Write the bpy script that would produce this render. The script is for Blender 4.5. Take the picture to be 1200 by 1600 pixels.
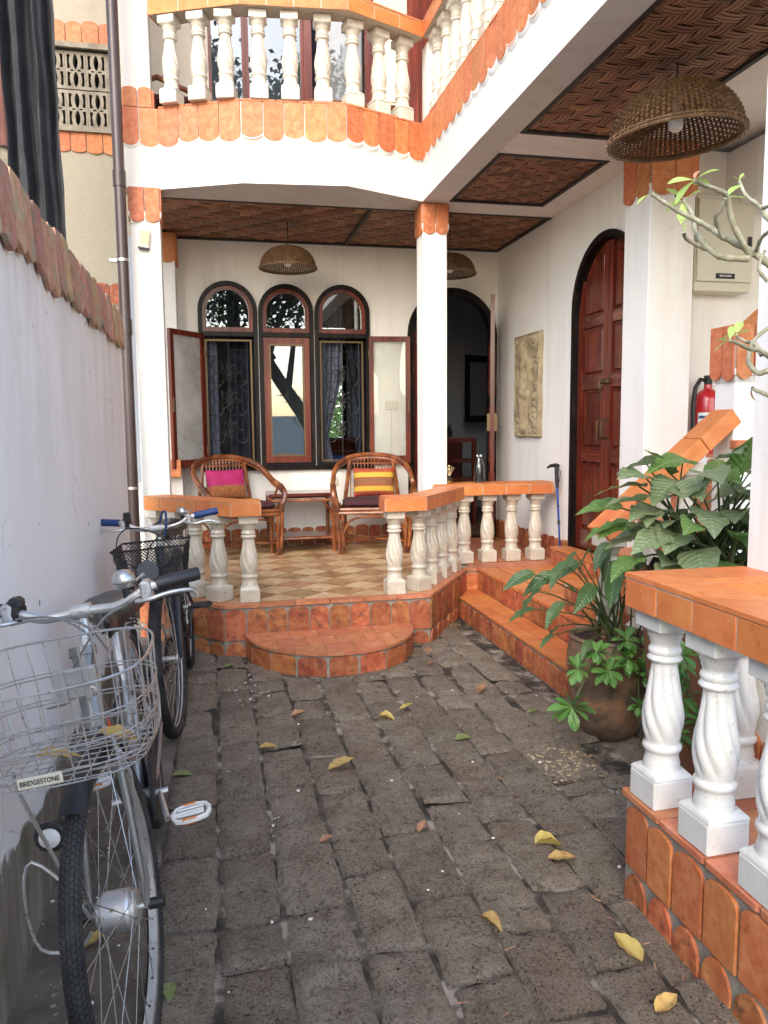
import bpy, bmesh, math, random
from math import sin, cos, pi, radians, sqrt, atan2
from mathutils import Vector, Matrix, noise
from mathutils.geometry import tessellate_polygon

for o in list(bpy.data.objects): bpy.data.objects.remove(o)
S = bpy.context.scene
COL = S.collection
V = Vector
rng = random.Random(7)

# ------------------------------------------------------------------ camera
cam = bpy.data.cameras.new('camera'); camo = bpy.data.objects.new('camera', cam); COL.objects.link(camo)
cam.sensor_fit = 'VERTICAL'; cam.sensor_height = 36; cam.sensor_width = 27
cam.lens = 36 * 1205 / 1600; cam.clip_start = .02; cam.clip_end = 800
_p, _r, _y = radians(6.157), radians(-.514), radians(12.396)
_f = V((sin(_y) * cos(_p), cos(_y) * cos(_p), -sin(_p))); _rt = V((cos(_y), -sin(_y), 0)); _up = _rt.cross(_f)
_r1 = cos(_r) * _rt + sin(_r) * _up; _u1 = -sin(_r) * _rt + cos(_r) * _up
camo.matrix_world = Matrix(((_r1.x, _u1.x, -_f.x, 0), (_r1.y, _u1.y, -_f.y, 0), (_r1.z, _u1.z, -_f.z, 1.35), (0, 0, 0, 1)))
S.camera = camo

# ------------------------------------------------------------------ sky, sun, exposure
SUN_EL, SUN_AZ = radians(35), radians(203)       # azimuth of the sun measured from +Y towards +X
w = bpy.data.worlds.new('World'); S.world = w; w.use_nodes = True
nt = w.node_tree; nt.nodes.clear()
sky = nt.nodes.new('ShaderNodeTexSky'); sky.sky_type = 'NISHITA'; sky.sun_disc = False
sky.sun_elevation = SUN_EL; sky.sun_rotation = SUN_AZ; sky.air_density = 1.0; sky.dust_density = 2.0; sky.ozone_density = 1.0
bg = nt.nodes.new('ShaderNodeBackground'); bg.inputs['Strength'].default_value = .15
wo = nt.nodes.new('ShaderNodeOutputWorld')
nt.links.new(sky.outputs[0], bg.inputs[0]); nt.links.new(bg.outputs[0], wo.inputs[0])
sl = bpy.data.lights.new('sun', 'SUN'); sl.energy = .6; sl.angle = radians(60); sl.color = (1, .95, .86)
so = bpy.data.objects.new('sun', sl); COL.objects.link(so)
sd = V((sin(SUN_AZ) * cos(SUN_EL), cos(SUN_AZ) * cos(SUN_EL), sin(SUN_EL)))
so.rotation_euler = sd.to_track_quat('Z', 'Y').to_euler(); so.location = (-6, -6, 12)
S.view_settings.view_transform = 'Standard'; S.view_settings.look = 'None'
S.view_settings.exposure = 1.98; S.view_settings.gamma = 1.0
try: S.view_settings.use_curve_mapping = False
except Exception: pass
S.render.engine = 'CYCLES'
S.cycles.max_bounces = 10; S.cycles.diffuse_bounces = 7; S.cycles.glossy_bounces = 4; S.cycles.transmission_bounces = 8; S.cycles.transparent_max_bounces = 16

# ------------------------------------------------------------------ mesh builder
class MB:
    def __init__(s): s.v = []; s.f = []; s.sm = []
    def add(s, vs, fs, smooth=False):
        b = len(s.v); s.v += [tuple(x) for x in vs]; s.f += [tuple(b + i for i in f) for f in fs]; s.sm += [smooth] * len(fs); return s
    def box(s, lo, hi, bev=0.0, M=None):
        lo = V(lo); hi = V(hi)
        if bev <= 0:
            vs = [V((x, y, z)) for z in (lo.z, hi.z) for y in (lo.y, hi.y) for x in (lo.x, hi.x)]
            fs = [(0, 2, 3, 1), (4, 5, 7, 6), (0, 1, 5, 4), (2, 6, 7, 3), (0, 4, 6, 2), (1, 3, 7, 5)]
        else:
            bev = min(bev, .45 * min(hi - lo)); vs = []; idx = {}
            for sx in (0, 1):
                for sy in (0, 1):
                    for sz in (0, 1):
                        c = V((hi.x if sx else lo.x, hi.y if sy else lo.y, hi.z if sz else lo.z)); d = V((-1 if sx else 1, -1 if sy else 1, -1 if sz else 1)) * bev
                        for ax in range(3):
                            q = c + d; q[ax] = c[ax]; idx[(sx, sy, sz, ax)] = len(vs); vs.append(q)
            fs = []
            for ax in range(3):
                a, b = (ax + 1) % 3, (ax + 2) % 3
                for sgn in (0, 1):
                    k = []
                    for (i, j) in ((0, 0), (1, 0), (1, 1), (0, 1)):
                        t = [0, 0, 0]; t[ax] = sgn; t[a] = i; t[b] = j; k.append(idx[(t[0], t[1], t[2], ax)])
                    fs.append(tuple(k if sgn else k[::-1]))
                for i in (0, 1):
                    for j in (0, 1):
                        t0 = [0, 0, 0]; t1 = [0, 0, 0]; t0[a] = t1[a] = i; t0[b] = t1[b] = j; t1[ax] = 1
                        k = [idx[(*t0, a)], idx[(*t1, a)], idx[(*t1, b)], idx[(*t0, b)]]
                        fs.append(tuple(k if (i == j) else k[::-1]))
            for sx in (0, 1):
                for sy in (0, 1):
                    for sz in (0, 1):
                        k = [idx[(sx, sy, sz, q)] for q in range(3)]; fs.append(tuple(k if (sx + sy + sz) % 2 else k[::-1]))
        if M is not None: vs = [M @ q for q in vs]
        return s.add(vs, fs)
    def prism(s, poly, depth, M=None, bev=0.0, smooth=False):
        """poly: list of (x,z) ccw seen from -y; front at y=0, back at y=depth"""
        n = len(poly); c = V((sum(p[0] for p in poly) / n, sum(p[1] for p in poly) / n)); vs = []
        if bev > 0:
            for p in poly:
                d = (c - V(p)); k = min(.4, bev / max(d.length, 1e-6)); q = V(p) + d * k; vs.append(V((q.x, 0, q.y)))
            for p in poly: vs.append(V((p[0], bev, p[1])))
            rings = 3
        else:
            for p in poly: vs.append(V((p[0], 0, p[1])))
            rings = 2
        for p in poly: vs.append(V((p[0], depth, p[1])))
        fs = []
        tri = tessellate_polygon([[V((p[0], p[1], 0)) for p in poly]])
        for t in tri:
            a, b, c_ = [V(poly[i]) for i in t]; ar = (b.x - a.x) * (c_.y - a.y) - (b.y - a.y) * (c_.x - a.x)
            t = t if ar > 0 else t[::-1]
            fs.append(tuple(t)); fs.append(tuple((rings - 1) * n + i for i in t[::-1]))
        for r in range(rings - 1):
            for i in range(n):
                j = (i + 1) % n; fs.append((r * n + j, r * n + i, (r + 1) * n + i, (r + 1) * n + j))
        if M is not None: vs = [M @ q for q in vs]
        return s.add(vs, fs, smooth)
    def slab(s, poly, z0, z1):
        """poly (x,y) ccw from above"""
        n = len(poly); vs = [V((p[0], p[1], z0)) for p in poly] + [V((p[0], p[1], z1)) for p in poly]; fs = []
        for t in tessellate_polygon([[V((p[0], p[1], 0)) for p in poly]]):
            a, b, c_ = [V(poly[i]) for i in t]; ar = (b.x - a.x) * (c_.y - a.y) - (b.y - a.y) * (c_.x - a.x)
            t = t if ar > 0 else t[::-1]
            fs.append(tuple(n + i for i in t)); fs.append(tuple(t[::-1]))
        for i in range(n):
            j = (i + 1) % n; fs.append((i, j, n + j, n + i))
        return s.add(vs, fs)
    def holed(s, outer, holes, depth, M=None):
        loops = [outer] + holes; flat = [p for l in loops for p in l]; n = len(flat)
        vs = [V((p[0], 0, p[1])) for p in flat] + [V((p[0], depth, p[1])) for p in flat]; fs = []
        for t in tessellate_polygon([[V((p[0], p[1], 0)) for p in l] for l in loops]):
            a, b, c_ = [V(flat[i]) for i in t]; ar = (b.x - a.x) * (c_.y - a.y) - (b.y - a.y) * (c_.x - a.x)
            if abs(ar) < 1e-10: continue
            t = t if ar > 0 else t[::-1]
            fs.append(tuple(t)); fs.append(tuple(n + i for i in t[::-1]))
        b = 0
        for k, l in enumerate(loops):
            m = len(l)
            for i in range(m):
                j = (i + 1) % m; q = (b + j, b + i, n + b + i, n + b + j); fs.append(q if k == 0 else q[::-1])
            b += m
        if M is not None: vs = [M @ q for q in vs]
        return s.add(vs, fs)
    def ring(s, outer, inner, depth, M=None, y0=0.0):
        """frame between two outlines with the same number of points"""
        n = len(outer); vs = [V((p[0], y0, p[1])) for p in outer] + [V((p[0], y0, p[1])) for p in inner] + [V((p[0], y0 + depth, p[1])) for p in outer] + [V((p[0], y0 + depth, p[1])) for p in inner]; fs = []
        for i in range(n):
            j = (i + 1) % n
            fs += [(i, j, n + j, n + i), (2 * n + j, 2 * n + i, 3 * n + i, 3 * n + j), (j, i, 2 * n + i, 2 * n + j), (n + i, n + j, 3 * n + j, 3 * n + i)]
        if M is not None: vs = [M @ q for q in vs]
        return s.add(vs, fs)
    def tube(s, pts, r, n=8, closed=False, flat=1.0, caps=True, up=None):
        pts = [V(p) for p in pts]; m = len(pts)
        rs = r if isinstance(r, (list, tuple)) else [r] * m
        vs = []; prev = None
        for i, p in enumerate(pts):
            if closed: t = pts[(i + 1) % m] - pts[i - 1]
            else: t = pts[min(i + 1, m - 1)] - pts[max(i - 1, 0)]
            if t.length < 1e-9: t = V((0, 0, 1))
            t.normalize()
            if prev is None:
                a = V(up) if up else (V((0, 0, 1)) if abs(t.z) < .9 else V((1, 0, 0))); x = (a - t * a.dot(t)).normalized()
            else:
                x = prev - t * prev.dot(t)
                x = x.normalized() if x.length > 1e-6 else prev
            prev = x; y = t.cross(x)
            for k in range(n):
                a = 2 * pi * k / n; vs.append(p + (x * cos(a) * flat + y * sin(a)) * rs[i])
        fs = []
        for i in range(m if closed else m - 1):
            j = (i + 1) % m
            for k in range(n):
                l = (k + 1) % n; fs.append((i * n + k, i * n + l, j * n + l, j * n + k))
        s.add(vs, fs, True)
        if caps and not closed:
            b = len(s.v) - m * n; s.f += [tuple(b + k for k in range(n))[::-1], tuple(b + (m - 1) * n + k for k in range(n))]; s.sm += [False, False]
        return s
    def lathe(s, prof, n=24, M=None, smooth=True, mod=None):
        vs = []
        for (r, z) in prof:
            for k in range(n):
                a = 2 * pi * k / n; q = r if mod is None else mod(r, z, a); vs.append(V((q * cos(a), q * sin(a), z)))
        fs = []
        for i in range(len(prof) - 1):
            for k in range(n):
                l = (k + 1) % n; fs.append((i * n + k, i * n + l, (i + 1) * n + l, (i + 1) * n + k))
        if M is not None: vs = [M @ q for q in vs]
        return s.add(vs, fs, smooth)
    def ball(s, c, r, n=10, m=6):
        r = V(r) if isinstance(r, (tuple, list, Vector)) else V((r, r, r)); c = V(c)
        prof = [(max(sin(pi * i / m), 1e-4), -cos(pi * i / m)) for i in range(m + 1)]
        return s.lathe(prof, n, Matrix.Translation(c) @ Matrix.Diagonal((r.x, r.y, r.z, 1)))
    def mesh(s, name, mat=None, angle=35):
        me = bpy.data.meshes.new(name); me.from_pydata(s.v, [], s.f); me.update()
        me.polygons.foreach_set('use_smooth', [bool(x) for x in s.sm] if not all(s.sm) else [True] * len(s.sm))
        if any(s.sm):
            try: me.set_sharp_from_angle(angle=radians(angle))
            except Exception: pass
        if mat: me.materials.append(mat)
        return me

INV = {}
def link(o, parent=None, M=None):
    COL.objects.link(o)
    if M is not None: o.matrix_basis = M
    if parent is not None:
        o.parent = parent
        if parent.name in INV: o.matrix_parent_inverse = INV[parent.name]
    return o
def thing(name, label, cat, loc=(0, 0, 0), group=None, M=None, kind=None):
    """Empty at the base. With loc only: parts are given in world coordinates. With M: parts are local."""
    o = bpy.data.objects.new(name, None); o.empty_display_size = .1; COL.objects.link(o)
    if M is not None: o.matrix_basis = M
    else: o.location = loc; INV[o.name] = Matrix.Translation(-V(loc))
    tag(o, label, cat, group, kind); return o
def tag(o, label=None, cat=None, group=None, kind=None):
    if label: o['label'] = label
    if cat: o['category'] = cat
    if group: o['group'] = group
    if kind: o['kind'] = kind
    return o
def part(name, mb, mat, parent=None, label=None, angle=35, M=None, kind=None):
    me = mb.mesh(name, mat, angle); o = bpy.data.objects.new(name, me); link(o, parent, M)
    if label: o['label'] = label
    if kind: o['kind'] = kind
    return o
def inst(name, me, parent=None, M=None):
    return link(bpy.data.objects.new(name, me), parent, M)
def T(x, y=None, z=None): return Matrix.Translation(V((x, y, z)) if y is not None else V(x))
def R(a, ax): return Matrix.Rotation(radians(a), 4, ax)
def SC(x, y=None, z=None): return Matrix.Diagonal((x, y if y is not None else x, z if z is not None else x, 1))
def FR(o, u, up=(0, 0, 1), w=1, t=1, h=1):
    """frame: local x = u, local z = up, local y = into the wall (up x u)"""
    u = V(u).normalized(); up = V(up).normalized(); n = up.cross(u); o = V(o)
    return Matrix(((u.x * w, n.x * t, up.x * h, o.x), (u.y * w, n.y * t, up.y * h, o.y), (u.z * w, n.z * t, up.z * h, o.z), (0, 0, 0, 1)))
def copy_tree(o, M=None, parent=None):
    c = o.copy(); COL.objects.link(c); c.parent = parent
    if parent is not None: c.matrix_parent_inverse = o.matrix_parent_inverse
    if M is not None: c.matrix_basis = M
    for ch in list(o.children): copy_tree(ch, None, c)
    return c
def arch(x0, x1, z0, zs, n=12, rise=None):
    c = (x0 + x1) / 2; r = (x1 - x0) / 2; rise = rise or r
    return [(x0, z0), (x1, z0)] + [(c + r * cos(pi * i / n), zs + rise * sin(pi * i / n)) for i in range(n + 1)]
def rect(x0, x1, z0, z1): return [(x0, z0), (x1, z0), (x1, z1), (x0, z1)]
def text_mesh(body, size, mat, extrude=.0006):
    cu = bpy.data.curves.new('lettering', 'FONT'); cu.body = body; cu.size = size; cu.extrude = extrude; cu.align_x = 'CENTER'; cu.align_y = 'CENTER'
    t = bpy.data.objects.new('lettering', cu); COL.objects.link(t)
    dg = bpy.context.evaluated_depsgraph_get(); me = bpy.data.meshes.new_from_object(t.evaluated_get(dg)); bpy.data.objects.remove(t)
    me.materials.clear(); me.materials.append(mat); return me

# ------------------------------------------------------------------ materials
class NT:
    def __init__(s, name):
        s.m = bpy.data.materials.new(name); s.m.use_nodes = True; s.t = s.m.node_tree; s.t.nodes.clear()
        s.out = s.n('OutputMaterial')
    def n(s, typ, props=None, **ins):
        x = s.t.nodes.new('ShaderNode' + typ)
        for k, v in (props or {}).items(): setattr(x, k, v)
        for k, v in ins.items():
            k2 = k.replace('_', ' ')
            i = x.inputs[int(k[1:])] if (k[0] == 'i' and k[1:].isdigit()) else x.inputs[k2]
            s.set(i, v)
        return x
    def set(s, i, v):
        if isinstance(v, bpy.types.NodeSocket): s.t.links.new(v, i)
        elif isinstance(v, bpy.types.Node): s.t.links.new(v.outputs[0], i)
        elif isinstance(v, (tuple, list)) and len(v) == 3 and i.type == 'RGBA': i.default_value = (*v, 1)
        else: i.default_value = v
    def math(s, op, a, b=0.0, clamp=False): return s.n('Math', {'operation': op, 'use_clamp': clamp}, i0=a, i1=b).outputs[0]
    def mix(s, f, a, b, typ='MIX'):
        x = s.t.nodes.new('ShaderNodeMix'); x.data_type = 'RGBA'; x.blend_type = typ
        s.set(x.inputs[0], f); s.set(x.inputs[6], a); s.set(x.inputs[7], b); return x.outputs[2]
    def ramp(s, f, stops, interp='LINEAR'):
        x = s.t.nodes.new('ShaderNodeValToRGB'); s.set(x.inputs[0], f); cr = x.color_ramp; cr.interpolation = interp
        while len(cr.elements) < len(stops): cr.elements.new(.5)
        for e, (p, c) in zip(cr.elements, stops): e.position = p; e.color = (*c, 1) if not isinstance(c, (int, float)) else (c, c, c, 1)
        return x.outputs[0]
    def sep(s, v): return s.n('SeparateXYZ', None, Vector=v).outputs
    def coord(s, scale=(1, 1, 1), rnd=True, local=False):
        tc = s.n('TexCoord').outputs['Object'] if local else s.n('NewGeometry').outputs['Position']; oi = s.n('ObjectInfo').outputs['Random']
        mp = s.n('Mapping', None, Vector=tc); mp.inputs['Scale'].default_value = scale
        if not rnd: return mp.outputs[0], oi
        k = s.n('VectorMath', {'operation': 'SCALE'}, Vector=(17.0, 31.0, 23.0), Scale=oi)
        return s.n('VectorMath', {'operation': 'ADD'}, i0=mp.outputs[0], i1=k.outputs[0]).outputs[0], oi
    def noise(s, v, scale, detail=5, rough=.55, dist=0): return s.n('TexNoise', None, Vector=v, Scale=scale, Detail=detail, Roughness=rough, Distortion=dist).outputs[0]
    def bump(s, h, strength=.3, dist=.01, normal=None):
        b = s.n('Bump', None, Height=h, Strength=strength, Distance=dist)
        if normal is not None: s.set(b.inputs['Normal'], normal)
        return b.outputs[0]
    def bsdf(s, **k):
        b = s.n('BsdfPrincipled', None, **k); s.t.links.new(b.outputs[0], s.out.inputs[0]); return b

def MAT(name, cols, rough=.6, scale=8, detail=6, bump=0, bscale=40, rnd=0, hue=0, spec=.5, metal=0, coat=0, stain=None, stretch=(1, 1, 1), bdist=.004, rvar=0, sat=1.0, local=False):
    a = NT(name); co, oi = a.coord(stretch, True, local)
    if isinstance(cols, tuple): cols = [(0, cols), (1, cols)]
    c = a.ramp(a.noise(co, scale, detail), cols)
    if stain:
        col, sc, lo, hi = stain; f = a.ramp(a.noise(co, sc, 7, .65), [(lo, 0), (hi, 1)]); c = a.mix(f, c, col)
    if rnd or hue:
        h = a.n('HueSaturation', None, Color=c, Saturation=sat)
        a.set(h.inputs['Value'], a.math('ADD', a.math('MULTIPLY', oi, 2 * rnd), 1 - rnd))
        if hue:
            o2 = a.math('FRACT', a.math('MULTIPLY', oi, 7.31)); a.set(h.inputs['Hue'], a.math('ADD', a.math('MULTIPLY', o2, 2 * hue), .5 - hue))
        c = h.outputs[0]
    ins = dict(Base_Color=c, Roughness=rough, Metallic=metal, Specular_IOR_Level=spec)
    if rvar: ins['Roughness'] = a.math('ADD', a.math('MULTIPLY', a.noise(co, scale * 2.3, 5), 2 * rvar), rough - rvar)
    if coat: ins['Coat_Weight'] = coat; ins['Coat_Roughness'] = .08
    if bump: ins['Normal'] = a.bump(a.noise(co, bscale, 6, .6), bump, bdist)
    a.bsdf(**ins); return a.m

K = {}
def mat_plaster(name='white_plaster', k=1.0):
    a = NT(name); co, oi = a.coord((1, 1, 1), False); st, _ = a.coord((1, 1, .10), False)
    c = a.ramp(a.noise(co, 2.5, 6), [(.3, (.765 * k, .75 * k, .70 * k)), (.7, (.815 * k, .80 * k, .76 * k))])
    c = a.mix(a.math('MULTIPLY', a.ramp(a.noise(st, 9, 6, .6), [(.50, 0), (.70, 1)]), .34), c, (.56 * k, .51 * k, .43 * k))
    c = a.mix(a.math('MULTIPLY', a.ramp(a.noise(co, 38, 3, .5), [(.70, 0), (.74, 1)]), .45), c, (.48, .43, .36))
    c = a.mix(a.math('MULTIPLY', a.ramp(a.noise(co, 1.4, 6, .7), [(.55, 0), (.75, 1)]), .35), c, (.66, .63, .57))
    h = a.math('ADD', a.noise(co, 6, 4), a.math('MULTIPLY', a.noise(co, 70, 5, .6), .25))
    a.bsdf(Base_Color=c, Roughness=.72, Normal=a.bump(h, .35, .008)); return a.m
K['plaster'] = mat_plaster(); K['plaster_dimmed'] = mat_plaster('overlit_plaster_darkened', .78)  # second one: same white plaster, colour darkened so the brightly lit balcony clips less
K['plaster_lip'] = MAT('plaster_lip', [(.3, (.60, .585, .55)), (.7, (.68, .665, .63))], .8, 9, 5, .3, 70)
K['cream'] = MAT('cream_plaster', [(.3, (.58, .52, .42)), (.7, (.63, .57, .47))], .8, 3, 5, .2, 50)
K['stucco'] = MAT('beige_stucco', [(.36, (.26, .23, .17)), (.44, (.36, .325, .25)), (.75, (.41, .37, .29))], .9, 210, 2, .6, 160, stain=((.30, .27, .21), 2.5, .55, .8))
K['cement'] = MAT('cement_grout', [(.3, (.20, .19, .165)), (.7, (.34, .32, .28))], .9, 22, 6, .6, 90, stain=((.10, .11, .07), 5, .55, .72))
K['terra'] = MAT('terracotta_tile', [(.30, (.40, .115, .045)), (.5, (.49, .165, .066)), (.70, (.55, .225, .105))], .5, 26, 9, .35, 260, rnd=.14, hue=.008, spec=.3, stain=((.25, .075, .035), 34, .58, .72), rvar=.12, bdist=.003)
K['terra_old'] = MAT('weathered_terracotta', [(.30, (.28, .075, .030)), (.5, (.42, .13, .048)), (.72, (.54, .24, .095))], .65, 20, 7, .5, 200, rnd=.26, hue=.010, stain=((.12, .06, .035), 26, .54, .68), bdist=.004)
K['terra_flat'] = MAT('terracotta_coping', [(.30, (.50, .155, .048)), (.55, (.57, .195, .064)), (.75, (.61, .245, .095))], .45, 14, 9, .14, 260, rnd=.10, hue=.006, spec=.25, stain=((.38, .105, .034), 30, .57, .73), rvar=.12, bdist=.002)
K['terra_dusty'] = MAT('dusty_terracotta', [(.30, (.38, .125, .058)), (.55, (.50, .185, .09)), (.75, (.56, .27, .16))], .5, 16, 6, .2, 200, rnd=.14, hue=.007, stain=((.56, .38, .27), 18, .60, .78), rvar=.12, bdist=.002)
K['wallcap'] = MAT('mossy_old_tile', [(.25, (.30, .22, .15)), (.42, (.48, .26, .16)), (.58, (.58, .34, .23)), (.75, (.58, .47, .35))], .85, 26, 7, .7, 200, rnd=.25, hue=.03, stain=((.34, .33, .22), 11, .50, .64))
K['floor_tan'] = MAT('tan_floor_tile', [(.3, (.40, .26, .125)), (.5, (.53, .37, .20)), (.7, (.60, .46, .29))], .35, 14, 7, .1, 150, rnd=.12, hue=.01, stain=((.30, .15, .07), 16, .56, .72), rvar=.1, bdist=.002)
K['floor_brown'] = MAT('brown_floor_tile', [(.3, (.24, .125, .058)), (.5, (.36, .20, .09)), (.7, (.46, .29, .15))], .35, 14, 7, .1, 150, rnd=.15, hue=.01, stain=((.18, .09, .05), 16, .55, .72), rvar=.1, bdist=.002)
K['ceramic'] = MAT('glazed_ceramic', [(.3, (.50, .455, .37)), (.7, (.60, .56, .47))], .12, 16, 7, 0, rnd=.08, spec=.6, stain=((.36, .30, .21), 42, .57, .72), rvar=.08)
K['ceramic_white'] = MAT('white_glazed_ceramic', [(.3, (.58, .59, .57)), (.7, (.66, .67, .65))], .09, 14, 7, 0, rnd=.03, spec=.6, stain=((.44, .41, .34), 60, .60, .72), rvar=.07)
K['wood'] = MAT('dark_red_wood', [(.3, (.050, .009, .006)), (.55, (.12, .020, .010)), (.75, (.19, .042, .018))], .25, 22, 7, .15, 90, rnd=.15, stretch=(1, 1, .08), spec=.35, coat=.10, bdist=.002)
K['wood_h'] = MAT('dark_red_wood_across', [(.3, (.050, .009, .006)), (.55, (.12, .021, .011)), (.75, (.19, .044, .019))], .25, 22, 7, .15, 90, rnd=.15, stretch=(.08, .08, 1), coat=.5, bdist=.002)
K['black_wood'] = MAT('worn_black_wood', [(.35, (.006, .005, .005)), (.6, (.014, .011, .010)), (.8, (.06, .03, .02))], .3, 20, 7, .25, 120, stretch=(1, 1, .2), spec=.12)
K['dark_trim'] = MAT('dark_ceiling_trim', [(.3, (.012, .010, .010)), (.7, (.035, .028, .026))], .6, 12, 5, .2, 60)
K['bamboo'] = MAT('dark_bamboo_strip', [(.3, (.23, .105, .055)), (.5, (.32, .155, .080)), (.72, (.42, .235, .128))], .5, 7, 6, .3, 60, rnd=.30, hue=.012, stretch=(.15, 3, 1), local=True)
K['bamboo_back'] = MAT('bamboo_backing', (.04, .02, .012), .8)
K['grout'] = MAT('pale_grout', [(.3, (.42, .36, .27)), (.7, (.56, .50, .40))], .9, 40, 5, .4, 200)
K['joint'] = MAT('joint_filling', [(.40, (.030, .024, .018)), (.52, (.10, .082, .062)), (.60, (.27, .235, .19)), (.75, (.38, .34, .28))], .95, 11, 9, .8, 200)
K['wicker'] = MAT('woven_bamboo_shade', [(.3, (.085, .042, .017)), (.5, (.15, .08, .034)), (.7, (.23, .135, .06))], .6, 45, 6, .2, 200, rnd=.1)
K['rattan'] = MAT('varnished_rattan', [(.3, (.075, .018, .006)), (.5, (.20, .060, .018)), (.72, (.34, .125, .04))], .25, 9, 6, .15, 70, rnd=.12, coat=.5)
K['rattan_dark'] = MAT('rattan_binding', [(.3, (.05, .014, .006)), (.7, (.15, .045, .016))], .35, 60, 4, .4, 200)
K['maroon'] = MAT('maroon_cloth', [(.3, (.035, .008, .012)), (.7, (.06, .014, .02))], .9, 40, 4, .3, 300)
K['magenta'] = MAT('magenta_cloth', [(.3, (.36, .012, .10)), (.7, (.48, .025, .15))], .75, 20, 5, .3, 250)
K['paisley'] = MAT('gold_patterned_cloth', [(.42, (.26, .040, .022)), (.5, (.42, .22, .055)), (.56, (.24, .036, .024)), (.62, (.40, .20, .05)), (.7, (.18, .02, .02))], .8, 60, 3, .3, 250)
K['steel'] = MAT('brushed_steel', [(.3, (.48, .475, .46)), (.7, (.64, .635, .62))], .34, 40, 4, 0, metal=1, rvar=.1, stain=((.26, .15, .085), 90, .60, .70))
K['alu'] = MAT('dull_aluminium', [(.3, (.52, .52, .51)), (.7, (.70, .70, .69))], .42, 16, 5, .1, 90, metal=.85, stain=((.22, .13, .075), 60, .58, .70))
K['frame_grey'] = MAT('grey_frame_paint', [(.3, (.20, .20, .195)), (.7, (.28, .28, .275))], .35, 8, 4, 0, metal=.6, stain=((.17, .085, .045), 55, .60, .70))
K['frame_dark'] = MAT('dark_blue_frame_paint', (.014, .015, .035), .3, coat=.4)
K['rubber'] = MAT('tyre_rubber', [(.35, (.012, .012, .013)), (.65, (.045, .043, .040))], .75, 12, 6, .3, 120)
K['plastic'] = MAT('black_plastic', [(.3, (.010, .010, .011)), (.7, (.022, .022, .024))], .42, 15, 4, .1, 200)
K['saddle'] = MAT('saddle_vinyl', [(.3, (.012, .012, .013)), (.7, (.022, .021, .021))], .3, 6, 5, .15, 250)
K['blue_grip'] = MAT('blue_rubber', (.012, .045, .16), .5, bump=.2, bscale=200)
K['white_paint'] = MAT('white_plastic', (.72, .72, .69), .4)
K['amber'] = MAT('amber_reflector', (.55, .16, .01), .15)
K['red_paint'] = MAT('red_paint', (.42, .012, .02), .25, coat=.5)
K['orange_mark'] = MAT('orange_sticker', (.75, .09, .01), .5)
K['black_mark'] = MAT('black_lettering', (.012, .012, .014), .5)
K['pale_mark'] = MAT('pale_print', (.62, .72, .72), .5)
K['beige_metal'] = MAT('beige_enamel', [(.3, (.54, .52, .41)), (.7, (.60, .58, .47))], .4, 3, 4, .05, 60, stain=((.30, .28, .2), 3, .62, .8))
K['switch'] = MAT('ivory_plastic', (.60, .56, .45), .4)
K['sandstone'] = MAT('carved_sandstone', [(.3, (.20, .155, .085)), (.5, (.34, .275, .165)), (.72, (.46, .385, .25))], .9, 12, 7, .6, 70, stain=((.12, .095, .055), 6, .55, .75))
K['pipe'] = MAT('brown_pvc', [(.35, (.030, .019, .019)), (.7, (.060, .040, .040))], .35, 4, 5, .05, 50, stain=((.30, .27, .24), 40, .68, .74), stretch=(1, 1, .4))
K['shade_cloth'] = MAT('black_shade_cloth', [(.3, (.012, .014, .018)), (.7, (.035, .037, .042))], .85, 6, 6, .8, 260, stain=((.16, .14, .11), 4, .66, .78))
K['rust_sheet'] = MAT('rusty_sheet', [(.3, (.085, .028, .020)), (.7, (.16, .065, .05))], .75, 5, 7, .5, 60)
K['breeze'] = MAT('breeze_block', [(.3, (.20, .175, .135)), (.7, (.32, .285, .225))], .9, 14, 6, .5, 90, stain=((.11, .10, .08), 4, .5, .75))
K['brass'] = MAT('aged_brass', (.14, .095, .05), .45, metal=.8)
K['iron'] = MAT('black_iron', (.010, .010, .011), .5)
K['navy'] = MAT('navy_cloth', [(.3, (.006, .008, .018)), (.7, (.012, .016, .032))], .9, 8, 4)
K['pale_curtain'] = MAT('grey_blue_curtain', [(.3, (.12, .14, .19)), (.7, (.17, .19, .25))], .9, 8, 4)
K['bed_blue'] = MAT('blue_bedcover', [(.3, (.012, .055, .28)), (.7, (.02, .085, .40))], .8, 8, 4)
K['room'] = MAT('room_wall', [(.3, (.34, .36, .40)), (.7, (.40, .42, .45))], .85, 3, 4)
K['room_floor'] = MAT('room_floor', (.12, .06, .035), .5)
K['soil'] = MAT('potting_soil', [(.3, (.020, .011, .008)), (.6, (.07, .03, .02)), (.75, (.22, .10, .06))], .95, 30, 6, 1, 60, bdist=.02)
K['pot'] = MAT('old_clay_pot', [(.32, (.075, .055, .04)), (.46, (.17, .12, .082)), (.58, (.33, .185, .11)), (.75, (.44, .30, .20))], .5, 7, 8, .4, 90, stain=((.035, .031, .022), 5, .57, .70))
K['pot2'] = MAT('clay_pot', [(.3, (.16, .065, .035)), (.7, (.30, .12, .06))], .75, 6, 6, .3, 40)
K['blue_metal'] = MAT('blue_anodised', (.015, .06, .30), .3, metal=.6)
K['bulb'] = MAT('opal_bulb', (.80, .77, .70), .3)
K['oil'] = MAT('amber_oil', (.55, .33, .05), .1)
K['petal'] = MAT('dried_petal', [(.3, (.62, .45, .22)), (.7, (.78, .66, .42))], .8, 20, 4)
K['chip'] = MAT('white_stone_chip', [(.3, (.50, .48, .44)), (.7, (.72, .70, .66))], .85, 20, 4, rnd=.2)
K['pebble'] = MAT('river_pebble', [(.3, (.28, .19, .095)), (.5, (.42, .32, .19)), (.7, (.52, .44, .31))], .7, 60, 5, rnd=.3)
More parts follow.
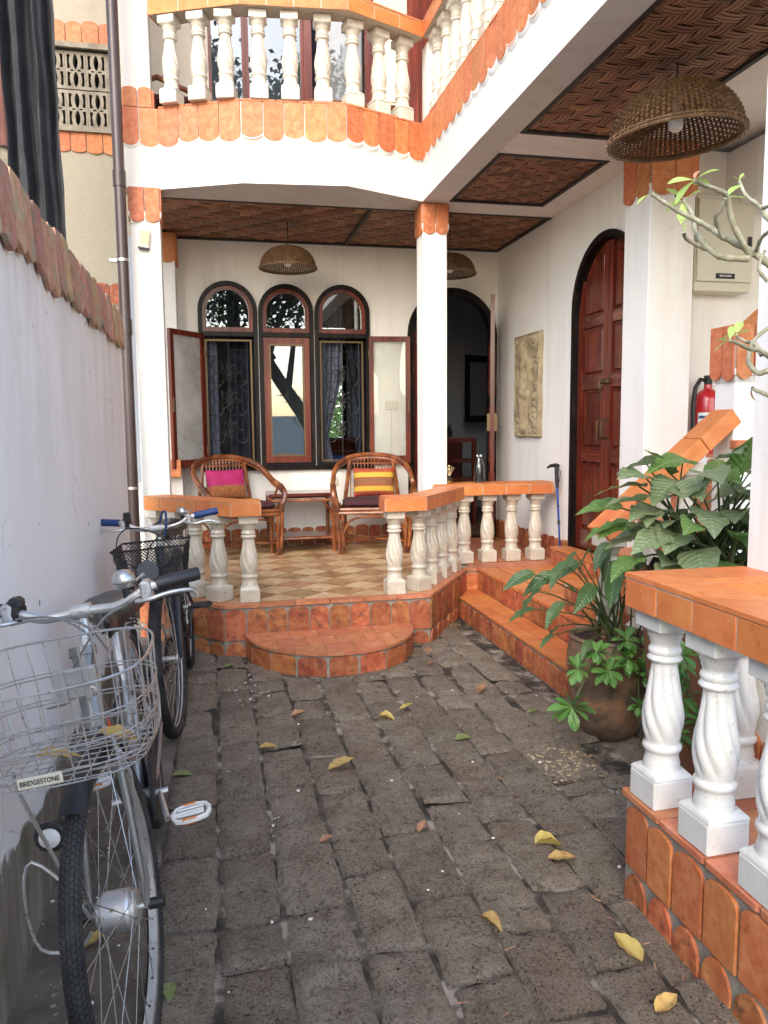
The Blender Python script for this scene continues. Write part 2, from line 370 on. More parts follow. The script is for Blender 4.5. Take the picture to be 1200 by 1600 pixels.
K['bark'] = MAT('tree_bark', [(.3, (.055, .042, .030)), (.7, (.13, .10, .075))], .9, 8, 7, .8, 30, bdist=.02)
K['frangipani'] = MAT('grey_green_bark', [(.3, (.15, .145, .085)), (.55, (.26, .25, .17)), (.75, (.40, .38, .29))], .75, 40, 6, .5, 90)
K['mirror_disc'] = MAT('grey_disc', (.10, .11, .12), .3)

def glass(name, tint=(1, 1, 1), refl=1.0, rough=.0, dusty=0.0):
    a = NT(name); fr = a.n('Fresnel', None, IOR=1.52).outputs[0]
    f = a.math('MULTIPLY', fr, refl, True)
    t = a.n('BsdfTransparent', None, Color=tint); g = a.n('BsdfGlossy', None, Color=(1, 1, 1), Roughness=rough)
    m = a.n('MixShader', None, i0=f, i1=t, i2=g)
    if dusty:
        d = a.n('BsdfDiffuse', None, Color=(.8, .8, .78)); co, oi = a.coord((1, 1, 1))
        k = a.math('MULTIPLY', a.noise(co, 3, 5), dusty * 2)
        m = a.n('MixShader', None, i0=k, i1=m, i2=d)
    a.t.links.new(m.outputs[0], a.out.inputs[0]); return a.m
K['glass'] = glass('window_glass', (.80, .85, .85), 3.4)
K['glass_up'] = glass('balcony_glass', (.72, .78, .80), 1.7)
K['glass_pale'] = glass('dusty_glass_painted_pale', (.93, .94, .92), 1.3, dusty=.32)  # extra pale film paints in the bright wall seen through the left leaf
K['glass_dusty'] = glass('dusty_window_glass', (.93, .94, .92), 1.3, dusty=.10)
K['bottle'] = glass('bottle_glass', (.80, .86, .84), 1.6)

def leafmat(name, dark, light, vein, rough=.32, nv=7, under=.6):
    a = NT(name); tc = a.n('TexCoord').outputs['Object']; oi = a.n('ObjectInfo').outputs['Random']; x, y, z = a.sep(tc)
    ay = a.math('ABSOLUTE', y)
    f1 = a.math('SMOOTH_MIN', 1.0, a.math('MULTIPLY', ay, 40), False); mid = a.math('LESS_THAN', ay, .014)
    ph = a.math('SUBTRACT', a.math('MULTIPLY', x, nv), a.math('MULTIPLY', ay, nv * .9)); sv = a.math('SINE', a.math('MULTIPLY', ph, 2 * pi))
    vn = a.ramp(sv, [(.90, 0), (1.0, .55)])
    f = a.math('MAXIMUM', a.math('MULTIPLY', mid, .7), vn)
    base = a.mix(a.math('FRACT', a.math('MULTIPLY', oi, 5.7)), dark, light)
    nz = a.noise(tc, 6, 5); base = a.mix(a.math('MULTIPLY', nz, .5), base, tuple(c * 1.5 for c in light))
    c = a.mix(f, base, vein)
    b = a.bsdf(Base_Color=c, Roughness=rough, Specular_IOR_Level=.5, Normal=a.bump(a.math('ADD', a.math('MULTIPLY', sv, .5), a.math('MULTIPLY', nz, .4)), .25, .02))
    tr = a.n('BsdfTranslucent', None, Color=tuple(min(1, q * 1.6) for q in light)); m = a.n('MixShader', None, i0=.22, i1=b, i2=tr)
    a.t.links.new(m.outputs[0], a.out.inputs[0]); return a.m
K['leaf_big'] = leafmat('heart_leaf', (.05, .12, .025), (.12, .22, .055), (.30, .38, .17))
K['leaf_dust'] = leafmat('dusty_heart_leaf', (.11, .165, .075), (.20, .255, .13), (.34, .39, .25), .48)
K['leaf_arrow'] = leafmat('arrow_leaf', (.028, .075, .022), (.07, .135, .045), (.18, .24, .12), .3, 9)
K['leaf_gloss'] = leafmat('glossy_whorl_leaf', (.045, .15, .03), (.11, .27, .06), (.38, .50, .20), .2, 8)
K['leaf_pale'] = leafmat('pale_green_leaf', (.20, .34, .07), (.34, .45, .12), (.5, .55, .25), .4, 8)
K['stem'] = MAT('green_stem', [(.3, (.045, .075, .022)), (.7, (.09, .12, .04))], .5, 10, 4)
K['litter_yellow'] = MAT('yellow_fallen_leaf', [(.3, (.30, .19, .05)), (.55, (.44, .33, .10)), (.75, (.36, .25, .09))], .7, 30, 6, .3, 200, rnd=.2, hue=.02, stain=((.17, .085, .03), 25, .56, .68))
K['litter_green'] = MAT('green_fallen_leaf', [(.3, (.13, .17, .05)), (.7, (.25, .28, .10))], .6, 30, 6, .3, 200, rnd=.2, stain=((.20, .14, .04), 25, .6, .7))
K['litter_brown'] = MAT('brown_fallen_leaf', [(.3, (.17, .08, .045)), (.7, (.36, .21, .12))], .8, 30, 6, .3, 200, rnd=.2)
K['tree_leaf'] = MAT('tree_foliage', [(.3, (.018, .045, .012)), (.7, (.06, .11, .03))], .5, 3, 4, rnd=.2)

def mat_laterite(name):
    a = NT(name); co, oi = a.coord()
    c = a.ramp(a.noise(co, 9, 10, .72), [(.28, (.185, .146, .105)), (.43, (.33, .270, .204)), (.57, (.43, .363, .282)), (.76, (.55, .48, .385))])
    f = a.ramp(a.noise(co, 2.6, 5), [(.52, 0), (.70, .6)]); c = a.mix(f, c, (.27, .185, .125))
    wn = a.noise(co, 130, 6, .8); c = a.mix(a.ramp(wn, [(.52, 0), (.64, .9)]), c, (.50, .45, .38)); c = a.mix(a.ramp(wn, [(.36, .95), (.47, 0)]), c, (.040, .030, .022)); m2 = a.noise(co, 34, 7, .72); c = a.mix(a.ramp(m2, [(.32, .7), (.46, 0)]), c, (.060, .046, .034))
    wv = a.n('VectorMath', {'operation': 'ADD'}, i0=co, i1=a.n('VectorMath', {'operation': 'SCALE'}, Vector=a.n('TexNoise', None, Vector=co, Scale=60.0, Detail=5.0).outputs[1], Scale=.03)).outputs[0]
    v1 = a.n('TexVoronoi', {'feature': 'F1'}, Vector=wv, Scale=70.0).outputs['Distance']
    pit = a.ramp(v1, [(.12, 0), (.30, 1)]); dens = a.ramp(a.noise(co, 12, 4), [(.47, 1), (.60, 0)]); pit = a.math('MAXIMUM', pit, dens)
    c = a.mix(a.math('SUBTRACT', 1.0, pit), c, (.020, .015, .011))
    spk = a.ramp(a.noise(co, 210, 2, .5), [(.69, 0), (.73, 1)]); c = a.mix(a.math('MULTIPLY', spk, .8), c, (.56, .52, .45))
    h = a.n('HueSaturation', None, Color=c, Saturation=1.0); a.set(h.inputs['Value'], a.math('ADD', a.math('MULTIPLY', oi, .26), .90))
    hh = a.math('ADD', a.math('MULTIPLY', a.noise(co, 45, 10, .82), 1.6), a.math('MULTIPLY', pit, 1.0))
    hh = a.math('ADD', hh, a.math('MULTIPLY', wn, .9))
    a.bsdf(Base_Color=h.outputs[0], Roughness=.85, Specular_IOR_Level=.3, Normal=a.bump(hh, 1.0, .022)); return a.m
K['laterite'] = mat_laterite('laterite_block')
def mat_ground():
    a = NT('sandy_ground'); co, oi = a.coord(rnd=False)
    c = a.ramp(a.noise(co, 6, 8, .7), [(.32, (.085, .070, .055)), (.52, (.165, .140, .112)), (.72, (.25, .22, .185))])
    c = a.mix(a.ramp(a.noise(co, 130, 2), [(.66, 0), (.72, .8)]), c, (.42, .39, .34))
    a.bsdf(Base_Color=c, Roughness=.95, Normal=a.bump(a.noise(co, 70, 8, .75), .8, .01)); return a.m
K['ground'] = mat_ground()
def mat_leftwall():
    a = NT('stained_boundary_plaster'); co, oi = a.coord(rnd=False); x, y, z = a.sep(co)
    base = a.ramp(a.noise(co, 2, 5), [(.3, (.86, .865, .875)), (.7, (.90, .905, .915))])
    st, _ = a.coord((1, 1.3, .28), False)
    # rain streaks hanging from the coping
    k = a.math('MULTIPLY', a.ramp(a.noise(st, 5, 6, .65), [(.42, 0), (.70, 1)]), a.ramp(z, [(.0, 0), (1.0, 1)]))
    top = a.n('MapRange', None, Value=z, i1=1.0, i2=1.85, i3=0.0, i4=1.0).outputs[0]
    base = a.mix(a.math('MULTIPLY', a.math('MULTIPLY', k, top), .42, True), base, (.36, .31, .23))
    base = a.mix(a.math('MULTIPLY', a.ramp(a.noise(co, 4, 7, .65), [(.50, 0), (.75, 1)]), .18), base, (.62, .60, .56))
    crk = a.math('MULTIPLY', a.ramp(a.n('TexVoronoi', {'feature': 'DISTANCE_TO_EDGE'}, Vector=a.n('VectorMath', {'operation': 'ADD'}, i0=co, i1=a.n('VectorMath', {'operation': 'SCALE'}, Vector=a.n('TexNoise', None, Vector=co, Scale=4.0, Detail=6.0).outputs[1], Scale=.25)).outputs[0], Scale=1.6).outputs['Distance'], [(.0, 1), (.006, 0)]), a.ramp(a.noise(co, 1.3, 3), [(.5, 0), (.62, 1)])); base = a.mix(a.math('MULTIPLY', crk, .55), base, (.35, .32, .28))
    sm2 = a.ramp(a.noise(co, 9, 8, .75), [(.60, 0), (.72, 1)]); base = a.mix(a.math('MULTIPLY', sm2, .22), base, (.52, .49, .44))
    spots = a.ramp(a.n('TexVoronoi', None, Vector=co, Scale=7.0).outputs['Distance'], [(.05, 1), (.075, 0)]); base = a.mix(a.math('MULTIPLY', spots, a.ramp(a.noise(co, 5, 2), [(.46, 0), (.54, .9)])), base, (.12, .09, .07))
    # paint has come away low down, bare render below
    edge = a.math('ADD', a.math('ADD', a.math('MULTIPLY', a.noise(co, 3.3, 6, .6), .34), .14), a.math('MULTIPLY', a.math('SUBTRACT', y, 2.0), -.02)); d = a.math('SUBTRACT', z, edge)
    bare = a.n('MapRange', None, Value=d, i1=-.012, i2=.004, i3=1.0, i4=0.0).outputs[0]
    raw = a.ramp(a.noise(st, 6, 8, .7), [(.3, (.11, .098, .075)), (.5, (.25, .225, .18)), (.72, (.42, .39, .33))])
    raw = a.mix(a.ramp(a.noise(co, 4, 6), [(.5, 0), (.64, .8)]), raw, (.12, .115, .075))
    c = a.mix(bare, base, raw)
    hh = a.math('ADD', a.math('MULTIPLY', bare, -1.5), a.math('MULTIPLY', a.noise(co, 30, 7, .7), a.math('ADD', a.math('MULTIPLY', bare, 1.2), .25)))
    a.bsdf(Base_Color=c, Roughness=.7, Normal=a.bump(hh, .6, .008)); return a.m
K['leftwall'] = mat_leftwall()
def mat_stripes(name, stops, axis=2, rough=.8):
    a = NT(name); tc = a.n('TexCoord').outputs['Object']; s_ = a.sep(tc)
    z = a.math('ADD', s_[axis], a.math('MULTIPLY', a.math('SUBTRACT', a.noise(tc, 25, 3), .5), .03))
    c = a.ramp(z, stops, 'CONSTANT'); wv = a.noise(tc, 90, 2); c = a.mix(a.ramp(wv, [(.52, 0), (.56, .35)]), c, (.55, .36, .05))
    a.bsdf(Base_Color=c, Roughness=rough, Normal=a.bump(a.noise(tc, 160, 3), .3, .004)); return a.m
K['striped'] = mat_stripes('striped_cushion', [(0, (.34, .012, .022)), (.10, (.26, .02, .02)), (.17, (.52, .33, .035)), (.33, (.23, .035, .02)), (.40, (.17, .05, .03)), (.58, (.21, .03, .02)), (.64, (.54, .35, .04)), (.80, (.30, .04, .02)), (.88, (.36, .012, .022))])
# ================================================================== tile helpers
TM = {}
def tile_mesh(kind, mat):
    k = (kind, mat)
    if k not in TM:
        if kind == 'flat': poly = [(0, 0), (1, 0), (1, 1), (0, 1)]
        elif kind == 'tall': poly = [(0, 0), (1, 0)] + [(.5 + .5 * cos(pi * i / 10), .80 + .20 * sin(pi * i / 10) ** .75) for i in range(11)]
        elif kind == 'low': poly = arch(0, 1, 0, .25, 8, .75)
        elif kind == 'scallop': poly = [(0, 0), (1, 0)] + [(1 - i / 8, .89 + .11 * (1 - (2 * i / 8 - 1) ** 2) ** .9) for i in range(9)]
        elif kind == 'point': poly = [(0, 0), (1, 0), (1, .86), (.8, .93), (.5, 1.0), (.2, .93), (0, .86)]
        TM[k] = MB().prism(poly, 1.3, bev=.05).mesh(kind + '_tile', K[mat])
    return TM[k]
def tile(parent, name, kind, mat, o, u, w, h, t=.012, up=(0, 0, 1), jit=.5):
    F = FR(o, u, up); n = V((F[0][1], F[1][1], F[2][1]))
    M = T(V(o) - n * t * rng.uniform(.75, 1.1)) @ FR((0, 0, 0), u, up) @ R(rng.uniform(-jit, jit), 'Y') @ R(rng.uniform(-jit, jit), 'X') @ SC(w, t, h)
    return inst(name, tile_mesh(kind, mat), parent, M)
def row(parent, name, kind, mat, p0, p1, z0, h, pitch, t=.012, gap=.008, hang=False, jit=.6, stagger=0.0, wv=.06):
    """tiles along p0->p1; visible side on the right of travel. hang: rounded end points down from z0"""
    p0 = V((*p0, 0)); p1 = V((*p1, 0)); L = (p1 - p0).length; u = (p1 - p0) / L; n = max(1, round(L / pitch)); q = L / n
    x = 0.0; out = []
    ws = [q * (1 + rng.uniform(-wv, wv)) for _ in range(n)]; s = L / sum(ws); ws = [a * s for a in ws]
    for wd in ws:
        a = p0 + u * (x + gap / 2); hh = h * (1 + rng.uniform(-.03, .03)); x += wd
        if hang: out.append(tile(parent, name, kind, mat, a + u * (wd - gap) + V((0, 0, z0)), -u, wd - gap, hh, t, (0, 0, -1), jit))
        else: out.append(tile(parent, name, kind, mat, a + V((0, 0, z0)), u, wd - gap, hh, t, jit=jit))
    return out
def flat_tiles(parent, name, mat, o, u, v, nu, nv, z, t=.006, gap=.004):
    """horizontal tiles over the parallelogram o + u*i + v*j"""
    o = V((*o, z)); u = V((*u, 0)); v = V((*v, 0)); du = u / nu; dv = v / nv
    for i in range(nu):
        for j in range(nv):
            a = o + du * i + dv * j + (du.normalized() + dv.normalized()) * gap / 2
            M = T(a + V((0, 0, t * rng.uniform(.8, 1.1)))) @ Matrix(((du.normalized().x, 0, dv.normalized().x, 0), (du.normalized().y, 0, dv.normalized().y, 0), (0, -1, 0, 0), (0, 0, 0, 1))) @ R(rng.uniform(-.15, .15), 'X') @ SC(du.length - gap, t, dv.length - gap)
            inst(name, tile_mesh('flat', mat), parent, M)

# ================================================================== ground and paving
g = part('ground', MB().add([(-120, -120, -.03), (120, -120, -.03), (120, 120, -.03), (-120, 120, -.03)], [(0, 1, 2, 3)]), K['ground']); tag(g, kind='structure')
def bed_mesh():
    b = MB(); x0, x1, y0, y1 = -.506, 2.6, -1.0, 5.45; nx, ny = 62, 130; vs = []; fs = []
    for j in range(ny + 1):
        for i in range(nx + 1):
            x = x0 + (x1 - x0) * i / nx; y = y0 + (y1 - y0) * j / ny
            z = -.010 + .006 * noise.noise(V((x * 9, y * 9, 1))) + .004 * noise.noise(V((x * 31, y * 31, 4)))
            z -= .003
            vs.append((x, y, z))
    for j in range(ny):
        for i in range(nx):
            a = j * (nx + 1) + i; fs.append((a, a + 1, a + nx + 2, a + nx + 1))
    return b.add(vs, fs, True)
paving = part('paving', bed_mesh(), K['joint']); tag(paving, kind='structure')
gs = MB(); vs = []; fs = []
for j in range(121):
    for i in range(13):
        x = -.507 + .31 * i / 12; y = -1 + 6.2 * j / 120; vs.append((x, y, .002 + .010 * noise.noise(V((x * 7, y * 7, 2))) + .004 * noise.noise(V((x * 40, y * 40, 6))) - .012 * max(0, (i - 10) / 2)))
for j in range(120):
    for i in range(12): a = j * 13 + i; fs.append((a, a + 1, a + 14, a + 13))
o = part('ground_strip', gs.add(vs, fs, True), K['ground']); tag(o, kind='structure')
XS = [-.205, -.023, .15, .338, .515, .70, .875, 1.05, 1.23, 1.415, 1.60, 1.78, 1.96]
def stone(x0, x1, y0, y1, seed):
    fine = y0 < 3.3
    st = .017 if fine else .03
    nx = max(4, int((x1 - x0) / st)); ny = max(5, int((y1 - y0) / st)); gl, gr_, gb, gt = [rng.uniform(-.001, .0045) for _ in range(4)]
    dz = rng.uniform(-.005, .006); tx = rng.uniform(-.012, .012); ty = rng.uniform(-.010, .010); cx, cy = (x0 + x1) / 2, (y0 + y1) / 2
    vs = []; fs = []
    for j in range(ny + 1):
        for i in range(nx + 1):
            fx = i / nx; fy = j / ny
            x = x0 + gl + (x1 - x0 - gl - gr_) * fx; y = y0 + gb + (y1 - y0 - gb - gt) * fy
            e = min(fx * (x1 - x0), (1 - fx) * (x1 - x0), fy * (y1 - y0), (1 - fy) * (y1 - y0))
            wob = .005 * noise.noise(V((x * 30, y * 30, seed))) + .008 * noise.noise(V((x * 8, y * 8, seed + 5)))
            z = .004 + dz + tx * (x - cx) / .1 + ty * (y - cy) / .2
            z += .0035 * noise.noise(V((x * 16, y * 16, seed + 3))) + .003 * noise.noise(V((x * 55, y * 55, seed + 7)))
            pt = noise.noise(V((x * 48, y * 48, 11.0)))
            if pt > .42: z -= .014 * (pt - .42) / .4
            z -= .006 * max(0, 1 - e / .012) ** 2 * (.4 + .9 * max(0, .5 + noise.noise(V((x * 7, y * 7, seed)))))
            if e < 1e-6: z -= .015; x += wob * (1 if 0 < fy < 1 else .4); y += wob * (1 if 0 < fx < 1 else .4)
            vs.append((x - cx, y - cy, z))
    for j in range(ny):
        for i in range(nx):
            a = j * (nx + 1) + i; fs.append((a, a + 1, a + nx + 2, a + nx + 1))
    o = part('paving_stone', MB().add(vs, fs, True), K['laterite'], paving, angle=60, M=T(cx, cy, 0)); return o
slab_box = (1.232, 1.48, 2.615, 2.93)
yj = {0: [1.30, 1.62, 2.03, 2.386, 2.75], 1: [1.48, 1.842, 2.022, 2.743, 3.296], 2: [1.42, 1.82, 2.05, 2.53], 3: [1.45, 1.83, 2.199, 2.388, 3.08], 4: [1.36, 1.673, 2.03, 2.394, 2.895], 5: [1.52, 1.825, 2.30, 2.558, 2.895], 6: [1.64, 1.99, 2.41, 2.72]}
for c in range(len(XS) - 1):
    ys = list(yj.get(c, [])); y = .55
    lst = [.55] + [a for a in ys if a > .9]
    if len(lst) == 1: lst.append(.55 + rng.uniform(.2, .36))
    while lst[-1] < 5.40: lst.append(lst[-1] + rng.choice([.19, .30, .34, .36, .38, .40]))
    full = []
    for a, b in zip(lst, lst[1:]):
        k = max(1, round((b - a) / .42)); full += [a + (b - a) * i / k for i in range(k)]
    full.append(lst[-1])
    for a, b in zip(full, full[1:]):
        x0, x1 = XS[c], XS[c + 1]; b = min(b, 5.42)
        if b - a < .06: continue
        if c >= 10 and a > 3.2: continue
        if c >= 8 and a > 5.0: continue
        if c in (8, 9) and b > slab_box[2] and a < slab_box[3]:
            if slab_box[2] - a > .08: stone(x0, x1, a, slab_box[2] - .004, c * 50 + a)
            if b - slab_box[3] > .08: stone(x0, x1, slab_box[3] + .004, b, c * 50 + a)
            continue
        stone(x0, x1, a, b, c * 50 + a)
# pebble cover set into the paving
pc = thing('drain_cover', 'square concrete cover set with pale river pebbles, beside the tall clay urn', 'drain cover', (1.345, 2.77, 0))
b = MB().box((1.215, 2.62, -.02), (1.468, 2.925, .006), .004); part('concrete_panel', b, K['laterite'], pc)
b = MB(); b.box((1.20, 2.927, -.02), (1.50, 2.965, .010), .004); part('rim', b, K['laterite'], pc)
b = MB()
for i in range(110):
    px, py = rng.uniform(1.23, 1.50 if rng.random() < .2 else 1.455), rng.uniform(2.60, 2.915); r = rng.uniform(.003, .008)
    b.ball((px, py, .006), (r * rng.uniform(.9, 1.6), r, r * .5), 7, 4)
part('pebbles', b, K['pebble'], pc, kind='stuff')

# ================================================================== terrace, steps
ZT = .313
PA, PB, PC_, PD = (-.50, 5.205), (.03, 4.592), (1.30, 4.592), (1.80, 5.385)
terr_poly = [PA, PB, PC_, PD, (1.90, 5.385), (1.90, 3.26), (2.64, 3.26), (2.64, 6.96), (-.50, 6.96)]
def inset(poly, d):
    return poly
b = MB().slab(terr_poly, -.02, ZT - .012); terrace = part('terrace', b, K['cement']); tag(terrace, kind='structure')
for (a, c) in ((PA, PB), (PB, PC_), (PC_, PD), (PD, (1.90, 5.385))):
    n_ = round((V(c) - V(a)).length / .128)
    if a == PD: row(terrace, 'riser_tile', 'tall', 'terra_old', a, c, .10 + .055, .13, .10)
    else:
        row(terrace, 'riser_tile', 'tall', 'terra_old', a, c, .098, .188, .128)
        row(terrace, 'riser_tile', 'low', 'terra_old', a, c, .002, .086, .128)
row(terrace, 'riser_tile', 'tall', 'terra_old', (1.90, 5.385), (1.90, 3.27), .162, .128, .125)
def nosing(parent, pts, z, depth=.085, th=.02, mat='terra_dusty', pitch=.2):
    for a, c in zip(pts, pts[1:]):
        a = V((*a, 0)); c = V((*c, 0)); L = (c - a).length; u = (c - a) / L; n = max(1, round(L / pitch))
        for i in range(n):
            M = FR(a + u * (L * i / n + .002) + V((0, 0, z - th)) - (V((0, 0, 1)).cross(u)) * .012, u) @ SC(L / n - .004, depth, th)
            inst('edge_tile', TB(mat), parent, M)
BX = {}
def TB(mat):
    if mat not in BX: BX[mat] = MB().box((0, 0, 0), (1, 1, 1), .04).mesh('edge_tile', K[mat])
    return BX[mat]
nosing(terrace, [PA, PB, PC_, PD, (1.90, 5.385)], ZT + .001)
nosing(terrace, [(1.90, 5.375), (1.90, 3.26)], ZT + .001, depth=.14, mat='terra_flat')
# diagonal floor tiles clipped to the bay
def clip(poly, a, c):
    out = []; a = V(a); c = V(c); d = c - a
    f = lambda p: d.x * (p.y - a.y) - d.y * (p.x - a.x)
    for i in range(len(poly)):
        p, q = poly[i], poly[(i + 1) % len(poly)]; fp, fq = f(p), f(q)
        if fp >= 0: out.append(p)
        if (fp >= 0) != (fq >= 0): out.append(p + (q - p) * (fp / (fp - fq)))
    return out
def offs(a, c, d):
    u = (V(c) - V(a)).normalized(); n = V((-u.y, u.x)); return (V(a) + n * d, V(c) + n * d)
edges = [offs(PA, PB, .076), offs(PB, PC_, .076), offs(PC_, (1.80, 5.385), .076), ((1.85, 4.0), (1.85, 7.0)), ((2.63, 6.945), (-.5, 6.945)), ((-.49, 6.8), (-.49, 4.5))]
s = .205; k = 0
for i in range(-30, 40):
    for j in range(-30, 40):
        c = V((.66, 4.70)) + V((1, 1)) / sqrt(2) * s * i + V((-1, 1)) / sqrt(2) * s * j
        if not (-.8 < c.x < 2.1 and 4.4 < c.y < 7.0): continue
        h = (s - .004) / 2; e1 = V((1, 1)) / sqrt(2); e2 = V((-1, 1)) / sqrt(2)
        pl = [c - e1 * h - e2 * h, c + e1 * h - e2 * h, c + e1 * h + e2 * h, c - e1 * h + e2 * h]
        for a, d in edges:
            if pl: pl = clip(pl, a, d)
        if len(pl) < 3: continue
        ar = abs(sum(pl[q].x * pl[(q + 1) % len(pl)].y - pl[q].y * pl[(q + 1) % len(pl)].x for q in range(len(pl)))) / 2
        if ar < .0012: continue
        z = ZT + rng.uniform(-.0008, .0008); o = V((c.x, c.y, 0))
        part('floor_tile', MB().slab([(p.x - c.x, p.y - c.y) for p in pl], ZT - .012, z), K['floor_tan' if (i + j) % 2 == 0 else 'floor_brown'], terrace, M=T(o)); k += 1
flat_tiles(terrace, 'floor_tile', 'terra_flat', (2.045, 3.27), (.58, 0), (0, 2.10), 3, 11, ZT - .0125, .012)
flat_tiles(terrace, 'floor_tile', 'terra_dusty', (1.87, 5.388), (.755, 0), (0, 1.555), 4, 8, ZT - .0135, .012)
# raised sill in front of the arched side door
b = MB().box((2.485, 4.38, ZT - .005), (2.64, 5.385, .438)); ds = part('door_step', b, K['cement']); tag(ds, kind='structure')
row(ds, 'riser_tile', 'tall', 'terra_old', (2.485, 5.385), (2.485, 4.38), ZT + .002, .115, .13)
row(ds, 'riser_tile', 'tall', 'terra_old', (2.64, 5.385), (2.485, 5.385), ZT + .002, .115, .13)
flat_tiles(ds, 'edge_tile', 'terra_flat', (2.473, 4.37), (.155, 0), (0, 1.03), 1, 6, .438, .014)
# lower side step
b = MB().box((1.69, 3.20, -.02), (1.905, 5.17, .142)); st = part('side_step', b, K['cement']); tag(st, kind='structure')
b = MB().slab([(1.69, 5.16), (1.91, 5.16), (1.91, 5.39), (1.81, 5.39)], -.02, .142); part('corner_fill', b, K['cement'], st)
row(st, 'riser_tile', 'tall', 'terra_old', (1.69, 5.165), (1.69, 3.21), .004, .125, .118)
nosing(st, [(1.69, 5.165), (1.69, 3.21)], .157, depth=.09, th=.014, mat='terra_flat', pitch=.195)
flat_tiles(st, 'tread_tile', 'terra_flat', (1.772, 3.21), (.125, 0), (0, 1.95), 1, 10, .143, .0125)
b = MB().slab([(1.70, 5.165), (1.895, 5.165), (1.895, 5.38), (1.805, 5.375)], .141, .1565); part('tread_tile', b, K['terra_flat'], st)
# half-round step
HC = V((.662, 4.592)); ra, rb = .502, .525; NS = 9
def hp(a, k=1.0): return (HC.x + ra * k * cos(a), HC.y - rb * k * sin(a))
pts = [hp(pi - pi * i / NS) for i in range(NS + 1)]
b = MB().slab(pts + [(pts[-1][0], 4.60), (pts[0][0], 4.60)], -.02, .122); half = part('half_round_step', b, K['cement']); tag(half, kind='structure')
for a, c in zip(pts, pts[1:]): row(half, 'riser_tile', 'tall', 'terra_old', a, c, .004, .108, .6, gap=.016)
# its top: wedge and square tiles
top = [hp(pi - pi * i / 18, 1.022) for i in range(19)]
def tpoly(pl, m, z1=.1375):
    c = sum((V(p) for p in pl), V((0, 0))) / len(pl); pl = [c + (V(p) - c) * .985 for p in pl]
    part('tread_tile', MB().slab([(p.x - c.x, p.y - c.y) for p in pl], .121, z1 + rng.uniform(-.001, .001)), K[m], half, M=T(c.x, c.y, 0))
cells = []
for i in range(-4, 5):
    for j in range(-1, 4):
        c = V((HC.x + (i + (.5 if j % 2 else 0)) * .17, 4.592 - .17 * j - .085)); h = .085
        pl = [V((c.x - h, c.y - h)), V((c.x + h, c.y - h)), V((c.x + h, c.y + h)), V((c.x - h, c.y + h))]
        for a, d in zip(top, top[1:]): 
            if pl: pl = clip(pl, a, d)
        if pl: pl = clip(pl, (2, 4.59), (-1, 4.59))
        if len(pl) >= 3:
            ar = abs(sum(pl[q].x * pl[(q + 1) % len(pl)].y - pl[q].y * pl[(q + 1) % len(pl)].x for q in range(len(pl)))) / 2
            if ar > .0006: tpoly(pl, 'terra_dusty')

# ================================================================== boundary wall on the left
bw = thing('boundary_wall', 'white boundary wall with peeling base and old tile capping, left of the courtyard', 'wall', (-.58, 2, 0))
b = MB()
nx, nz = 90, 24; y0, y1 = -2.0, 4.80; vs = []; fs = []
for j in range(nz + 1):
    for i in range(nx + 1):
        y = y0 + (y1 - y0) * i / nx; z = -.02 + 1.92 * j / nz
        vs.append((-.505 + .004 * noise.noise(V((y * 1.3, z * 1.3, 0))), y, z))
for j in range(nz):
    for i in range(nx):
        a = j * (nx + 1) + i; fs.append((a, a + 1, a + nx + 2, a + nx + 1))
b.add(vs, fs, True); b.box((-.64, y0, -.02), (-.512, y1 + .002, 1.90))
part('wall_face', b, K['leftwall'], bw)
y = -1.9
while y < 4.78:
    wd = rng.uniform(.115, .135); tl = rng.uniform(-4, 4)
    for sx in (1,):
        u = V((0, 1, 0)); up = V((-.16, 0, -1)).normalized()
        # rows hang down the courtyard side, slightly splayed
        M = FR((-.508, y, 2.035), V((0, 1, 0)), (.20, 0, -.98)) @ R(tl, 'Y') @ SC(wd - .006, .02, rng.uniform(.205, .235))
        M = T(-.497 + rng.uniform(-.004, .006), y + wd, 2.03 + rng.uniform(-.014, .012)) @ FR((0, 0, 0), (0, -1, 0), (.07, 0, -.9975)) @ R(tl * .7, 'Y') @ SC(wd - rng.uniform(.006, .016), .012, rng.uniform(.20, .235))
        inst('capping_tile', tile_mesh('point', 'wallcap'), bw, M)
    M = T(-.62, y + wd, 2.02) @ FR((0, 0, 0), (0, -1, 0), (-.24, 0, -.97)) @ SC(wd - .006, .022, .21)
    y += wd
part('capping_core', MB().box((-.635, y0, 1.88), (-.500, y1, 2.025), .012), K['cement'], bw)
